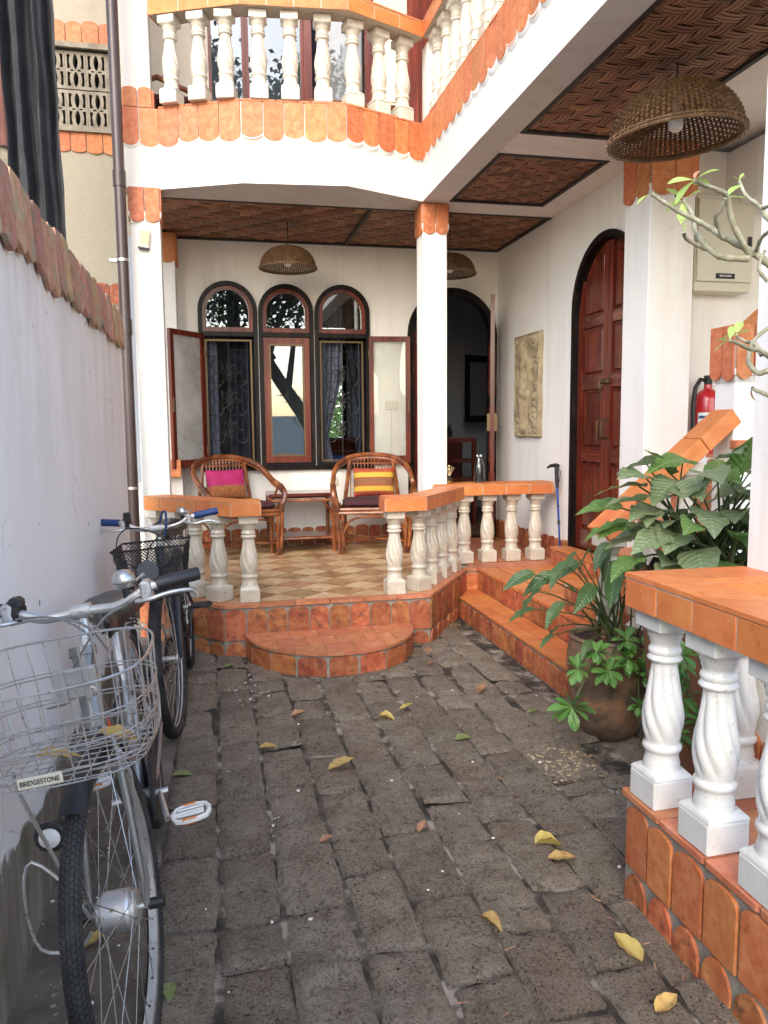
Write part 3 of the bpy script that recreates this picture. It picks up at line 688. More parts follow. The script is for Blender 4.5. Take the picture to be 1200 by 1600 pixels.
# ================================================================== balusters and balustrades
def baluster_mesh(name, mat, n=45):
    b = MB(); hb = .060
    # square foot with arched top edges
    b.box((-hb, -hb, 0), (hb, hb, .082), .005)
    m = 8; vs = []; fs = []
    for i in range(m + 1):
        f = i / m; hw = hb * (1 - .18 * f * f) - .001; z = .082 + .020 * sin(f * pi / 2); rr = hw
        for k in range(16):
            a = 2 * pi * k / 16 + pi / 4; ca, sa = cos(a), sin(a); sq = rr / max(abs(ca), abs(sa)); ci = .052
            q = sq * (1 - f ** 1.5) + ci * f ** 1.5; vs.append((q * ca, q * sa, z))
    for i in range(m):
        for k in range(16):
            l = (k + 1) % 16; fs.append((i * 16 + k, i * 16 + l, (i + 1) * 16 + l, (i + 1) * 16 + k))
    b.add(vs, fs, True)
    prof = [(.051, .096), (.0505, .104), (.0475, .108), (.0485, .118), (.0465, .124), (.0445, .138), (.0455, .146), (.0465, .150), (.0505, .154), (.0525, .161), (.0505, .169), (.046, .173), (.0455, .177)]
    for i in range(23):
        f = i / 22; z = .179 + .222 * f
        if f < .30: r = .0455 + .0075 * sin(pi / 2 * f / .30)
        else: q = (f - .30) / .70; r = .053 - .0185 * (3 * q * q - 2 * q ** 3)
        prof.append((r, z))
    prof += [(.036, .4035), (.0425, .407), (.0465, .412), (.0465, .416), (.042, .421), (.0395, .425), (.0425, .429), (.0445, .436), (.0425, .443), (.0385, .447), (.0395, .459), (.0425, .462), (.0435, .474), (.0465, .477), (.0475, .487), (.051, .490)]
    def mod(r, z, a):
        e = max(0, min(1, (z - .179) / .03)) * max(0, min(1, (.400 - z) / .03))
        if e <= 0: return r
        f = (z - .179) / .222; tw = -1.15 * (1 - f) ** 1.2 + .28 * sin(pi * f)
        ph = 8 * (a + tw); return r * (1 + e * .15 * (abs(sin(ph / 2)) ** .7 - .68))
    b.lathe(prof, n * 2, None, True, mod)
    vs = []; fs = []
    for i in range(7):
        f = i / 6; z = .489 + .014 * f
        for k in range(16):
            a = 2 * pi * k / 16 + pi / 4; ca, sa = cos(a), sin(a); sq = .057 / max(abs(ca), abs(sa)); q = .050 * (1 - f ** .7) + sq * f ** .7; vs.append((q * ca, q * sa, z))
    for i in range(6):
        for k in range(16):
            l = (k + 1) % 16; fs.append((i * 16 + k, i * 16 + l, (i + 1) * 16 + l, (i + 1) * 16 + k))
    b.add(vs, fs, True); b.box((-.0572, -.0572, .498), (.0572, .0572, .549), .0025)
    return b.mesh(name, mat, 50)
BAL = baluster_mesh('baluster', K['ceramic']); BALW = baluster_mesh('baluster', K['ceramic_white'])
def put_baluster(parent, x, y, z, rot=0, me=None, h=1.0):
    return inst('baluster', me or BAL, parent, T(x, y, z) @ R(rot + rng.choice((0, 90)) * 0 + rng.uniform(-2, 2), 'Z') @ SC(1, 1, h))
def coping(parent, pts, z, wdt, th=.09, mat='terra_flat', pitch=.2, left=True, core=True):
    """tiled rail: outer line pts, body on the left of travel, mitred; face tiles + top tiles"""
    P = [V(p) for p in pts]; n = len(P); inn = []
    for i in range(n):
        d1 = (P[i] - P[i - 1]).normalized() if i > 0 else (P[1] - P[0]).normalized(); d2 = (P[i + 1] - P[i]).normalized() if i < n - 1 else d1
        n1 = V((-d1.y, d1.x)); n2 = V((-d2.y, d2.x)); m = (n1 + n2); m = m / m.length; inn.append(P[i] + m * (wdt / max(.3, m.dot(n1))))
    for i in range(n - 1):
        a, c, ia, ic = P[i], P[i + 1], inn[i], inn[i + 1]
        e = .003
        L = (c - a).length; k = max(1, round(L / pitch)); u = (c - a) / L; nn = V((-u.y, u.x))
        q = [a + nn * e, c + nn * e, ic - nn * e, ia - nn * e]
        part('rail_core', MB().slab([(p.x, p.y) for p in q], z - th + .002, z - .012), K['grout'], parent)
        for j in range(k):
            f0, f1 = j / k, (j + 1) / k
            pl = [a.lerp(c, f0), a.lerp(c, f1), ia.lerp(ic, f1), ia.lerp(ic, f0)]
            cc = sum(pl, V((0, 0))) / 4; pl = [cc + (p - cc) * (1 - .0025 / max((p - cc).length, .01)) for p in pl]
            pl = [p - nn * .003 if qi < 2 else p for qi, p in enumerate(pl)]
            part('rail_tile', MB().slab([(p.x - cc.x, p.y - cc.y) for p in pl], z - .0115, z + rng.uniform(-.0008, .0008)), K[mat], parent, M=T(cc.x, cc.y, 0))
        row(parent, 'rail_tile', 'flat', mat, a + nn * e, c + nn * e, z - th, th - .0165, pitch, t=.0035, gap=.008, jit=.08, wv=.02)
        row(parent, 'rail_tile', 'flat', mat, ic - nn * e, ia - nn * e, z - th, th - .0125, pitch, t=.0035, gap=.008, jit=.08, wv=.02)
    for (a, c, s_) in ((P[0], inn[0], -1), (P[-1], inn[-1], 1)):
        if s_ < 0: row(parent, 'rail_tile', 'flat', mat, c, a, z - th, th - .0135, pitch, t=.006, gap=.01, jit=.1)
        else: row(parent, 'rail_tile', 'flat', mat, a, c, z - th, th - .0135, pitch, t=.006, gap=.01, jit=.1)
    return inn

ZR = .932; hb_ = (ZR - .09 - ZT) / .549
# left terrace balustrade
bl = thing('terrace_balustrade', 'low balustrade with terracotta rail, wrapping the left end of the terrace behind the bicycles', 'balustrade', (-.1, 4.75, ZT))
coping(bl, [(-.45, 5.19), (.085, 4.60), (.262, 4.60)], ZR, .175, mat='terra_flat', pitch=.17)
for (x, y, r) in ((-.37, 5.19, 42), (-.25, 5.058, 42), (-.125, 4.92, 42), (.010, 4.76, 42), (.190, 4.69, 0)): put_baluster(bl, x, y, ZT, r, h=hb_)
bm = thing('terrace_balustrade', 'angled balustrade of five twisted balusters in front of the middle column', 'balustrade', (1.3, 4.7, ZT))
coping(bm, [(1.02, 4.60), (1.285, 4.60), (1.745, 5.255)], ZR, .175, mat='terra_flat', pitch=.19)
for (x, y, r) in ((1.095, 4.688, 0), (1.270, 4.745, 28), (1.405, 4.94, 55), (1.535, 5.128, 55), (1.665, 5.315, 55)): put_baluster(bm, x, y, ZT, r, h=hb_)
br = thing('terrace_balustrade', 'straight balustrade of four balusters from the middle column to the side wall', 'balustrade', (2.1, 5.6, ZT))
coping(br, [(1.60, 5.535), (2.56, 5.535)], ZR, .20, mat='terra_flat', pitch=.2)
for (x, y, r) in ((1.87, 5.635, 0), (2.065, 5.65, 0), (2.265, 5.65, 0), (2.46, 5.64, 0)): put_baluster(br, x, y, ZT, r, h=hb_)

# near right: plinth, balustrade
ZP = .318
b = MB().box((1.128, .2, -.02), (2.3, 1.915, ZP - .018)); pl = part('raised_plinth', b, K['cement']); tag(pl, kind='structure')
row(pl, 'riser_tile', 'tall', 'terra', (1.128, 1.91), (1.128, .2), .104, .186, .1235, t=.010, gap=.012)
row(pl, 'riser_tile', 'low', 'terra_old', (1.128, 1.91), (1.128, .2), -.004, .098, .1235, t=.010, gap=.012)
row(pl, 'riser_tile', 'tall', 'terra', (2.3, 1.915), (1.128, 1.915), .104, .186, .13, t=.010)
row(pl, 'riser_tile', 'low', 'terra_old', (2.3, 1.915), (1.128, 1.915), -.004, .098, .13, t=.010)
nosing(pl, [(1.128, 1.93), (1.128, .2)], ZP, depth=.10, th=.017, mat='terra_dusty', pitch=.195)
flat_tiles(pl, 'floor_tile', 'terra_dusty', (1.222, .2), (.26, 0), (0, 1.72), 1, 9, ZP - .0135, .0125)
b = MB().box((1.49, .2, ZP - .02), (2.28, 1.90, ZP - .004)); part('floor_slab', b, K['cement'], pl)
bn = thing('plinth_balustrade', 'large white glazed balustrade with an orange tiled rail, nearest on the right', 'balustrade', (1.2, 1.6, ZP))
coping(bn, [(1.478, 1.912), (1.103, 1.912), (1.103, .35)], .95, .145, th=.092, mat='terra_flat', pitch=.158)
hn = (.95 - .092 - ZP) / .549
for y_ in (1.835, 1.605, 1.375, 1.145, .915, .685): put_baluster(bn, 1.183, y_, ZP, 0, BALW, hn)
put_baluster(bn, 1.42, 1.838, ZP, 0, BALW, hn)

# ================================================================== columns
def lip(parent, x0, x1, y0, y1, z, d=.012, ht=.03):
    b = MB(); vs = []
    for (e, zz) in ((d, z + .02), (d, z - .002), (0.002, z - ht)):
        vs += [(x0 - e, y0 - e, zz), (x1 + e, y0 - e, zz), (x1 + e, y1 + e, zz), (x0 - e, y1 + e, zz)]
    fs = []
    for r in range(2):
        for i in range(4):
            j = (i + 1) % 4; fs.append((r * 4 + j, r * 4 + i, (r + 1) * 4 + i, (r + 1) * 4 + j))
    b.add(vs, fs); part('plaster_lip', b, K['plaster_lip'], parent)
def column(label, x0, x1, y0, y1, z0, z1, cap, group=None, pitch=.1, lipz=True, capz=None):
    c = thing('column', label, 'column', ((x0 + x1) / 2, (y0 + y1) / 2, z0), group)
    part('shaft', MB().box((x0, y0, z0), (x1, y1, z1), .006), K['plaster'], c)
    zt = z1 if capz is None else capz
    if cap:
        e = .004
        part('cap_core', MB().box((x0 - e, y0 - e, zt - cap + .03), (x1 + e, y1 + e, zt - .001)), K['cement'], c)
        for a, d in (((x0 - e, y0 - e), (x1 + e, y0 - e)), ((x0 - e, y1 + e), (x0 - e, y0 - e)), ((x1 + e, y0 - e), (x1 + e, y1 + e))):
            row(c, 'cap_tile', 'scallop', 'terra', a, d, zt - .003, cap, pitch, t=.010, gap=.006, hang=True, jit=.3, wv=.02)
        if lipz: lip(c, x0, x1, y0, y1, zt - cap + .045, .011, .035)
    return c
ZB = 2.967  # terrace columns, balcony, woven ceilings, house walls: literals scaled outward about the camera
column('slim white column at the left end of the terrace, a key box hanging on it', -.492, -.303, 5.562, 5.75, ZT, ZB, .225)
column('slim white column in the middle of the terrace, beside the open doorway', 1.530, 1.712, 5.562, 5.745, ZT, ZB, .21)
column('thick white column with scalloped terracotta cap, between the carved door and the stairs', 2.475, 2.765, 4.12, 4.40, ZT, ZB, .31, pitch=.12)
nc = column('bright white column at the right edge, rising behind the orange balustrade rail', 1.478, 1.70, 1.70, 1.905, ZP - .01, ZB, 0)
row(nc, 'skirting_tile', 'tall', 'terra', (1.478, 1.905), (1.478, 1.70), ZP, .17, .1, t=.012)
# upper column over the balcony
uc = thing('column', 'white column standing on the balcony corner, above the left terrace column', 'column', (-.40, 5.5, 3.4))
part('shaft', MB().box((-.515, 5.610, 3.1), (-.332, 5.80, 6.5), .006), K['plaster_dimmed'], uc)
row(uc, 'base_tile', 'tall', 'terra', (-.520, 5.605), (-.325, 5.605), 3.49, .125, .095, t=.012)
row(uc, 'base_tile', 'tall', 'terra', (-.325, 5.605), (-.325, 5.80), 3.49, .125, .095, t=.012)

# ================================================================== balcony
bc = thing('balcony', 'white upper balcony with a projecting bay and a band of scalloped terracotta tiles', 'balcony', (.5, 5.4, ZB))
FA = [(-.535, 5.595), (-.288, 5.595), (.244, 5.354), (.931, 5.286), (1.520, 5.535), (1.520, 1.42)]
# fascia and slabs
b = MB().slab(FA[:5] + [(1.520, 5.77), (-.535, 5.77)], ZB, 3.480); part('bay_slab', b, K['plaster_dimmed'], bc)
b = MB().box((1.520, 1.42, ZB), (1.705, 5.768, 3.478)); part('edge_beam', b, K['plaster_dimmed'], bc)
b = MB()
b.box((1.707, 5.50, ZB + .002), (2.66, 5.77, 3.2)); b.box((1.707, 4.192, ZB + .002), (2.66, 4.506, 3.2)); b.box((2.43, 1.42, ZB + .001), (2.66, 5.498, 3.2))
b.box((1.707, 1.42, ZB + .002), (2.428, 1.45, 3.2))
part('cross_beam', b, K['plaster'], bc)
b = MB().box((-.535, 5.772, 3.03), (1.705, 6.96, 3.46)); b.box((1.707, 1.42, 3.03), (4.4, 6.96, 3.46)); part('floor_slab', b, K['plaster'], bc)
for a, c in zip(FA, FA[1:]):
    a2, c2 = V(a), V(c); end = c2
    row(bc, 'fascia_tile', 'scallop', 'terra', a2, end, 3.480, .239, .137, t=.012, gap=.007, hang=True, jit=.3)
b = MB()
for a, c in zip(FA, FA[1:]):   # wavy plaster lip under the scallops
    a, c = V((*a, 0)), V((*c, 0)); L = (c - a).length; u = (c - a) / L; n = max(1, round(L / .137)); o = -(V((0, 0, 1)).cross(u)); m = n * 8
    if c.y < 0: m = m
    vs = []; fs = []
    for i in range(m + 1):
        f = i / m; ph = (f * n) % 1; zz = 3.480 - .239 + .0262 * (1 - (1 - (2 * ph - 1) ** 2) ** .9)
        p = a + u * L * f
        for (e, dz) in ((.003, .02), (.011, .010), (.008, -.006), (.001, -.022)): vs.append(p + o * e + V((0, 0, zz + dz)))
    for i in range(m):
        for k in range(3): fs.append((i * 4 + k, i * 4 + 4 + k, i * 4 + 5 + k, i * 4 + 1 + k))
    b.add(vs, fs)
part('plaster_lip', b, K['plaster_lip'], bc)
FA2 = FA[1:]
for a, c in zip(FA2, FA2[1:]): nosing(bc, [a, (c[0], max(c[1], 1.42))], 3.494, depth=.13, th=.013, mat='terra', pitch=.2)
# upper balustrade
ub = thing('balcony_balustrade', 'upper balustrade of cream twisted balusters along the balcony bay', 'balustrade', (.5, 5.3, 3.43))
ZU = 3.494
coping(ub, [(-.325, 5.536), (.239, 5.289), (.939, 5.220), (1.519, 5.469)], ZU + .549 + .105, .155, th=.105, mat='terra_flat', pitch=.19)
for (x, y, r) in ((-.195, 5.553, -24), (-.012, 5.472, -24), (.160, 5.407, -15), (.370, 5.376, -6), (.573, 5.356, -6), (.787, 5.352, -3), (.994, 5.379, 12), (1.19, 5.459, 23), (1.375, 5.537, 23)): put_baluster(ub, x, y, ZU, r)
us = thing('balcony_balustrade', 'upper balustrade receding overhead along the right side of the courtyard', 'balustrade', (1.55, 3.5, 3.43))
coping(us, [(1.506, 5.48), (1.506, 1.4)], ZU + .549 + .105, .15, th=.105, mat='terra_flat', pitch=.19)
yy = 5.36
while yy > 1.5: put_baluster(us, 1.592, yy, ZU); yy -= .205
post = MB().box((1.545, 5.49, ZU - .02), (1.68, 5.625, ZU + .54), .005); part('corner_post', post, K['plaster'], us)
row(us, 'post_tile', 'tall', 'terra', (1.548, 5.485), (1.683, 5.485), ZU, .13, .13)
# ================================================================== house walls
YW, XW = 6.95, 2.63
hw = thing('house_wall', 'white rear wall of the terrace holding the triple arched window and the open doorway', 'wall', (1, YW, ZT))
WU = [(-.096, .408), (.418, .899), (.909, 1.406)]; WZ0, WZS = 1.015, 2.375
DX0, DX1, DZS = 1.78, 2.598, 2.20
FB = FR((0, YW, 0), (1, 0, 0))
holes = [arch(a + .012, c - .012, WZ0 + .01, WZS, 16) for a, c in WU] + [arch(DX0 + .01, DX1 - .01, ZT + .001, DZS, 18)]
b = MB().holed(rect(-.60, 2.77, ZT - .3, 3.03), holes, .16, FB); part('plaster_face', b, K['plaster'], hw)
row(hw, 'skirting_tile', 'tall', 'terra_old', (-.25, YW), (DX0 - .02, YW), ZT, .16, .125, t=.012)
sw = thing('house_wall', 'white side wall of the terrace with the stone relief and the carved arched door', 'wall', (XW, 5.6, ZT))
FS = FR((XW, YW, 0), (0, -1, 0)); SD0, SD1, SDZ = 1.57, 2.50, 2.195
b = MB().holed(rect(0.0, 2.60, ZT - .3, 3.03), [arch(SD0 + .01, SD1 - .01, .44, SDZ, 18)], .14, FS); part('plaster_face', b, K['plaster'], sw)
row(sw, 'skirting_tile', 'tall', 'terra_old', (XW, YW - .01), (XW, 5.39), ZT, .17, .118, t=.012)
# pilaster at the rear left corner and the side wall behind the left column
pi_ = thing('pilaster', 'short white pilaster with a terracotta cap in the shaded rear left corner', 'pilaster', (-.35, 6.7, ZT))
part('shaft', MB().box((-.51, 6.72, ZT), (-.26, YW - .002, 2.96), .005), K['plaster'], pi_)
row(pi_, 'cap_tile', 'scallop', 'terra', (-.515, 6.717), (-.255, 6.717), 2.955, .24, .12, t=.012, hang=True)
row(pi_, 'cap_tile', 'scallop', 'terra', (-.255, 6.717), (-.255, YW - .01), 2.955, .24, .12, t=.012, hang=True)
part('shelf_tile', MB().box((-.43, 6.60, .965), (-.267, 6.715, 1.11), .004), K['terra'], pi_)
lw = thing('terrace_parapet', 'low white parapet closing the left end of the terrace behind the slim column', 'parapet', (-.55, 6.2, ZT))
part('plaster_face', MB().box((-.60, 5.772, ZT - .3), (-.51, 6.70, .93)), K['plaster'], lw)

# ---- triple arched window
tw = thing('arched_window', 'triple arched window in dark wood with two glazed leaves swung open', 'window', (.65, YW, WZ0))
b = MB()
for a, c in WU: b.ring(arch(a, c, WZ0, WZS, 16), arch(a + .034, c - .034, WZ0 + .036, WZS, 16), .10, FB, -.028)
part('frame', b, K['black_wood'], tw)
b = MB().box((-.12, YW - .045, WZ0 - .022), (1.43, YW + .02, WZ0 + .012), .006); part('sill', b, K['black_wood'], tw)
for a, c in WU:
    x0, x1 = a + .036, c - .036; zt = 2.187
    part('transom', MB().box((x0 - .004, YW - .022, zt - .03), (x1 + .004, YW + .06, zt + .012), .004), K['black_wood'], tw)
    o = arch(x0, x1, zt + .013, WZS, 16); i_ = arch(x0 + .036, x1 - .036, zt + .052, WZS, 16)
    f = part('fanlight', MB().ring(o, i_, .035, FB, -.004), K['wood'], tw)
    part('pane', MB().prism(arch(x0 + .034, x1 - .034, zt + .05, WZS, 16), .004, FB @ T(0, .014, 0)), K['glass'], f)
a, c = WU[1]; x0, x1 = a + .038, c - .038
f = part('casement', MB().ring(rect(x0, x1, WZ0 + .042, 2.155), rect(x0 + .052, x1 - .052, WZ0 + .10, 2.097), .036, FB, -.012), K['wood'], tw)
part('pane', MB().prism(rect(x0 + .05, x1 - .05, WZ0 + .098, 2.099), .004, FB @ T(0, .006, 0)), K['glass'], f)
part('inner_frame', MB().ring(rect(x0 + .05, x1 - .05, WZ0 + .099, 2.098), rect(x0 + .062, x1 - .062, WZ0 + .112, 2.085), .012, FB, -.016), K['brass'], f)
def leaf_window(hx, ang, wdt, sgn, nm):
    z0, z1 = WZ0 + .02, 2.178
    M = T(hx, YW - .03, 0) @ R(ang, 'Z')
    xs = (0, wdt) if sgn > 0 else (-wdt, 0)
    f = part('open_leaf', MB().ring(rect(xs[0], xs[1], z0, z1), rect(xs[0] + .042, xs[1] - .042, z0 + .07, z1 - .045), .03), K['wood'], tw, nm, M=M)
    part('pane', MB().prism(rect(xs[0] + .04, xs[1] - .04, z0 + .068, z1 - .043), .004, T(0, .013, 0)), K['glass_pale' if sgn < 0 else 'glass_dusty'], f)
    for zz in (z0 + .15, z1 - .15):
        part('hinge', MB().tube([(xs[0 if sgn > 0 else 1], -.004, zz - .03), (xs[0 if sgn > 0 else 1], -.004, zz + .03)], .006), K['brass'], f)
    part('latch', MB().box((xs[1] - .025 if sgn > 0 else xs[0] + .005, -.012, 1.50), (xs[1] - .008 if sgn > 0 else xs[0] + .022, .0, 1.62), .002), K['brass'], f)
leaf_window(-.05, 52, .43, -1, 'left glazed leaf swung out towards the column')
leaf_window(1.395, -6, .375, 1, 'right glazed leaf folded back against the wall')
def grille(a, c):
    x0, x1, z0, z1 = a + .05, c - .05, WZ0 + .045, 2.14; cx = (x0 + x1) / 2; y = YW + .05; r = .0034; b = MB()
    b2 = MB().ring(rect(x0, x1, z0, z1), rect(x0 + .016, x1 - .016, z0 + .016, z1 - .016), .014, FR((0, y - .007, 0), (1, 0, 0)))
    gr = part('grille', b2, K['brass'], tw)
    P = lambda x, z: (x, y, z)
    for zz in (z0 + .09, z0 + .2, z0 + .42, z0 + .72, z0 + .93, z1 - .09): b.tube([P(x0, zz), P(x1, zz)], r, 5)
    for xx in (x0 + .04, x1 - .04, cx): b.tube([P(xx, z0), P(xx, z1)], r, 5)
    def arc(cx_, cz, rx, rz, a0, a1, n=12): b.tube([P(cx_ + rx * cos(a0 + (a1 - a0) * i / n), cz + rz * sin(a0 + (a1 - a0) * i / n)) for i in range(n + 1)], r, 5)
    for (cz, k) in ((z0 + .30, 1), (z0 + .55, 1.25), (z0 + .80, 1)):
        for q in range(8):
            an = q * pi / 4; d = .055 * k
            b.tube([P(cx + t * d * 1.5 * cos(an) + .022 * sin(pi * t) * -sin(an), cz + t * d * 1.5 * sin(an) + .022 * sin(pi * t) * cos(an)) for t in [i / 6 for i in range(7)]], r, 5)
            b.tube([P(cx + t * d * 1.5 * cos(an) - .022 * sin(pi * t) * -sin(an), cz + t * d * 1.5 * sin(an) - .022 * sin(pi * t) * cos(an)) for t in [i / 6 for i in range(7)]], r, 5)
        arc(cx, cz, .022 * k, .022 * k, 0, 2 * pi, 14)
        for s_ in (-1, 1):
            arc(cx + s_ * .10, cz + .05, .045, .06, 0, 1.6 * pi); arc(cx + s_ * .10, cz - .07, .05, .055, .4 * pi, 2 * pi); arc(cx + s_ * .13, cz, .03, .10, pi * .5, pi * 1.5)
    part('scrollwork', b, K['iron'], gr)
grille(*WU[0]); grille(*WU[2])

# ---- open doorway at the back
dw = thing('arched_doorway', 'open arched doorway with a black surround, right of the middle column', 'doorway', ((DX0 + DX1) / 2, YW, ZT))
part('surround', MB().ring(arch(DX0 - .02, DX1 + .02, ZT, DZS, 20, .43), arch(DX0 + .035, DX1 - .035, ZT + .012, DZS, 20, .375), .12, FB, -.022), K['black_wood'], dw)
def plain_leaf(hx, ang, wd, sgn, label):
    M = T(hx, YW - .03, 0) @ R(ang, 'Z'); xs = (0, wd) if sgn > 0 else (-wd, 0)
    poly = [(xs[0], ZT + .02), (xs[1], ZT + .02), (xs[1], 2.20 if sgn < 0 else 2.52), (xs[0], 2.52 if sgn < 0 else 2.20)]
    f = part('door_leaf', MB().prism(poly, .036), K['wood'], dw, label, M=M)
    for z0, z1 in ((.42, .95), (1.03, 1.55), (1.63, 2.10)):
        part('panel', MB().box((xs[0] + .07, -.012, z0), (xs[1] - .07, .048, z1), .010), K['wood'], f)
    part('handle', MB().box((xs[0] + .015 if sgn < 0 else xs[1] - .03, -.03, 1.32), (xs[0] + .03 if sgn < 0 else xs[1] - .015, .066, 1.48), .003), K['brass'], f)
plain_leaf(DX1 - .02, 71.5, .37, -1, 'right door leaf standing open, seen edge on')
plain_leaf(DX0 + .035, -84, .37, 1, 'left door leaf standing open beside the column')

# ---- arched panelled door in the side wall
ad = thing('arched_door', 'closed double door of panelled red wood under a black arch, in the side wall', 'door', (XW, 4.92, .44))
part('surround', MB().ring(arch(SD0 - .004, SD1 + .004, .44, SDZ, 20, .468), arch(SD0 + .036, SD1 - .036, .445, SDZ, 20, .42), .10, FS, -.016), K['black_wood'], ad)
cxd = (SD0 + SD1) / 2; hwid = (SD1 - SD0) / 2 - .038
def half_arch(x0, x1, z0, k):
    n = 10; pts = []
    if k < 0:
        pts = [(x0, z0), (x1, z0)]
        for i in range(n + 1):
            x = x1 + (x0 - x1) * i / n; pts.append((x, SDZ + .42 * sqrt(max(0, 1 - ((x - cxd) / hwid) ** 2))))
    else:
        pts = [(x0, z0), (x1, z0)]
        for i in range(n + 1):
            x = x1 + (x0 - x1) * i / n; pts.append((x, SDZ + .42 * sqrt(max(0, 1 - ((x - cxd) / hwid) ** 2))))
    return pts
for k in (-1, 1):
    x0, x1 = (cxd - hwid, cxd - .002) if k < 0 else (cxd + .002, cxd + hwid)
    lf = part('door_leaf', MB().prism(half_arch(x0, x1, .448, k), .03, FS @ T(0, .050, 0)), K['wood'], ad)
    b = MB(); st_ = .058
    for (a, c) in ((x0, x0 + st_), (x1 - st_, x1)): b.prism([(a, .449), (c, .449)] + [(c, SDZ - .01 + .42 * sqrt(max(0, 1 - ((c - cxd) / hwid) ** 2))), (a, SDZ - .01 + .42 * sqrt(max(0, 1 - ((a - cxd) / hwid) ** 2)))], .026, FS @ T(0, .026, 0), bev=.003)
    part('stile', b, K['wood'], lf)
    for (z0, z1) in ((.449, .60), (1.10, 1.19), (1.62, 1.71), (2.055, 2.13)): part('rail', MB().box((x0 + st_ + .001, .028, z0), (x1 - st_ - .001, .053, z1), .003, FS), K['wood_h'], lf)
    for (z0, z1) in ((.60, 1.10), (1.19, 1.62), (1.71, 2.055)): part('panel', MB().box((x0 + st_ + .022, .034, z0 + .022), (x1 - st_ - .022, .056, z1 - .022), .012, FS), K['wood'], lf)
    xa, xb = x0 + st_ + .02, x1 - st_ - .02; tp = lambda x: SDZ - .075 + .42 * sqrt(max(0, 1 - ((x - cxd) / hwid) ** 2))
    part('panel', MB().prism([(xa, 2.15), (xb, 2.15)] + [(xb + (xa - xb) * i / 6, tp(xb + (xa - xb) * i / 6)) for i in range(7)], .02, FS @ T(0, .036, 0), bev=.012), K['wood'], lf)
b = MB().box((cxd - .06, -.002, 1.645), (cxd + .06, .026, 1.675), .004, FS); b.tube([FS @ V((cxd - .03, -.01, 1.66)), FS @ V((cxd - .03, -.022, 1.62)), FS @ V((cxd, -.022, 1.60)), FS @ V((cxd + .012, -.015, 1.64))], .006)
part('latch', b, K['brass'], ad)
for s_ in (-.032, .032):
    b = MB().tube([FS @ V((cxd + s_, .02, 1.40)), FS @ V((cxd + s_, -.022, 1.39)), FS @ V((cxd + s_, -.022, 1.28)), FS @ V((cxd + s_, .02, 1.27))], .007); part('pull_handle', b, K['brass'], ad)

# ================================================================== woven ceiling panels
def bundle_mesh(A_):
    b = MB(); L = 2 * A_ * .99; n = 5; m = 4; sw_ = A_ / n
    for q in range(n):
        y0 = -A_ / 2 + q * sw_ + .0009; y1 = y0 + sw_ - .0018; vs = []; fs = []; dz = (.0010 if q % 2 else -.0008)
        for i in range(m + 1):
            f = i / m; x = -L / 2 + L * f; z = -.0065 * sin(pi * f) ** .7 - .001 + dz
            vs += [(x, y0, z + .001), (x, (y0 + y1) / 2, z - .0012), (x, y1, z + .001)]
        for i in range(m):
            for k in range(2): fs.append((i * 3 + k, i * 3 + k + 1, i * 3 + k + 4, i * 3 + k + 3))
        b.add(vs, fs)
    return b.mesh('bamboo_strip', K['bamboo'])
BUNS = {}
def ceiling(label, x0, x1, y0, y1, z, loc, A_=.0765):
    if A_ not in BUNS: BUNS[A_] = bundle_mesh(A_)
    BUN = BUNS[A_]
    c = thing('woven_ceiling', label, 'ceiling panel', loc)
    part('backing', MB().box((x0, y0, z + .012), (x1, y1, z + .03)), K['bamboo_back'], c)
    nx, ny = int((x1 - x0) / A_) + 1, int((y1 - y0) / A_) + 1; cnt = 0
    for i in range(-1, nx + 1):
        for j in range(-1, ny + 1):
            k = (i + j) % 4
            if k == 0: cx, cy, rot = x0 + (i + 1) * A_, y0 + (j + .5) * A_, 0       # two cells along x
            elif k == 2: cx, cy, rot = x0 + (i + .5) * A_, y0 + (j + 1) * A_, 90    # two cells along y
            else: continue
            lx, ly = (A_, A_ / 2) if rot == 0 else (A_ / 2, A_)
            a0, a1 = max(cx - lx, x0), min(cx + lx, x1); b0, b1 = max(cy - ly, y0), min(cy + ly, y1)
            if a1 - a0 < .012 or b1 - b0 < .012: continue
            sx, sy = (a1 - a0) / (2 * lx), (b1 - b0) / (2 * ly)
            M = T((a0 + a1) / 2, (b0 + b1) / 2, z + rng.uniform(-.001, .001)) @ SC(sx, sy, 1) @ R(rot + rng.uniform(-1.2, 1.2), 'Z')
            if sx < .999 or sy < .999: M = T((a0 + a1) / 2, (b0 + b1) / 2, z) @ (R(rot, 'Z')) @ (SC(sx, sy, 1) if rot == 0 else SC(sy, sx, 1))
            inst('bamboo_strip', BUN, c, M); cnt += 1
    e = .026
    for (a, d) in (((x0 - .004, y0 - .004), (x1 + .004, y0 + e)), ((x0 - .004, y1 - e), (x1 + .004, y1 + .004)), ((x0 - .004, y0 + e), (x0 + e, y1 - e)), ((x1 - e, y0 + e), (x1 + .004, y1 - e))):
        part('edge_trim', MB().box((*a, z - .022), (*d, z + .012), .003), K['dark_trim'], c)
    return c, cnt
c1, n1 = ceiling('long woven bamboo ceiling over the terrace seats', -.512, 2.627, 5.774, YW - .002, 2.985, (1, 6.3, 2.98))
part('joint_batten', MB().box((1.18, 5.80, 2.960), (1.21, YW - .03, 2.976), .003), K['dark_trim'], c1)
c2, n2 = ceiling('small square woven bamboo ceiling panel above the carved door landing', 1.71, 2.425, 4.512, 5.494, 2.985, (2, 5, 2.98), .062)
c3, n3 = ceiling('nearest woven bamboo ceiling panel, above the big basket lamp', 1.71, 2.425, 1.455, 4.186, 2.985, (2, 2.9, 2.98), .062)

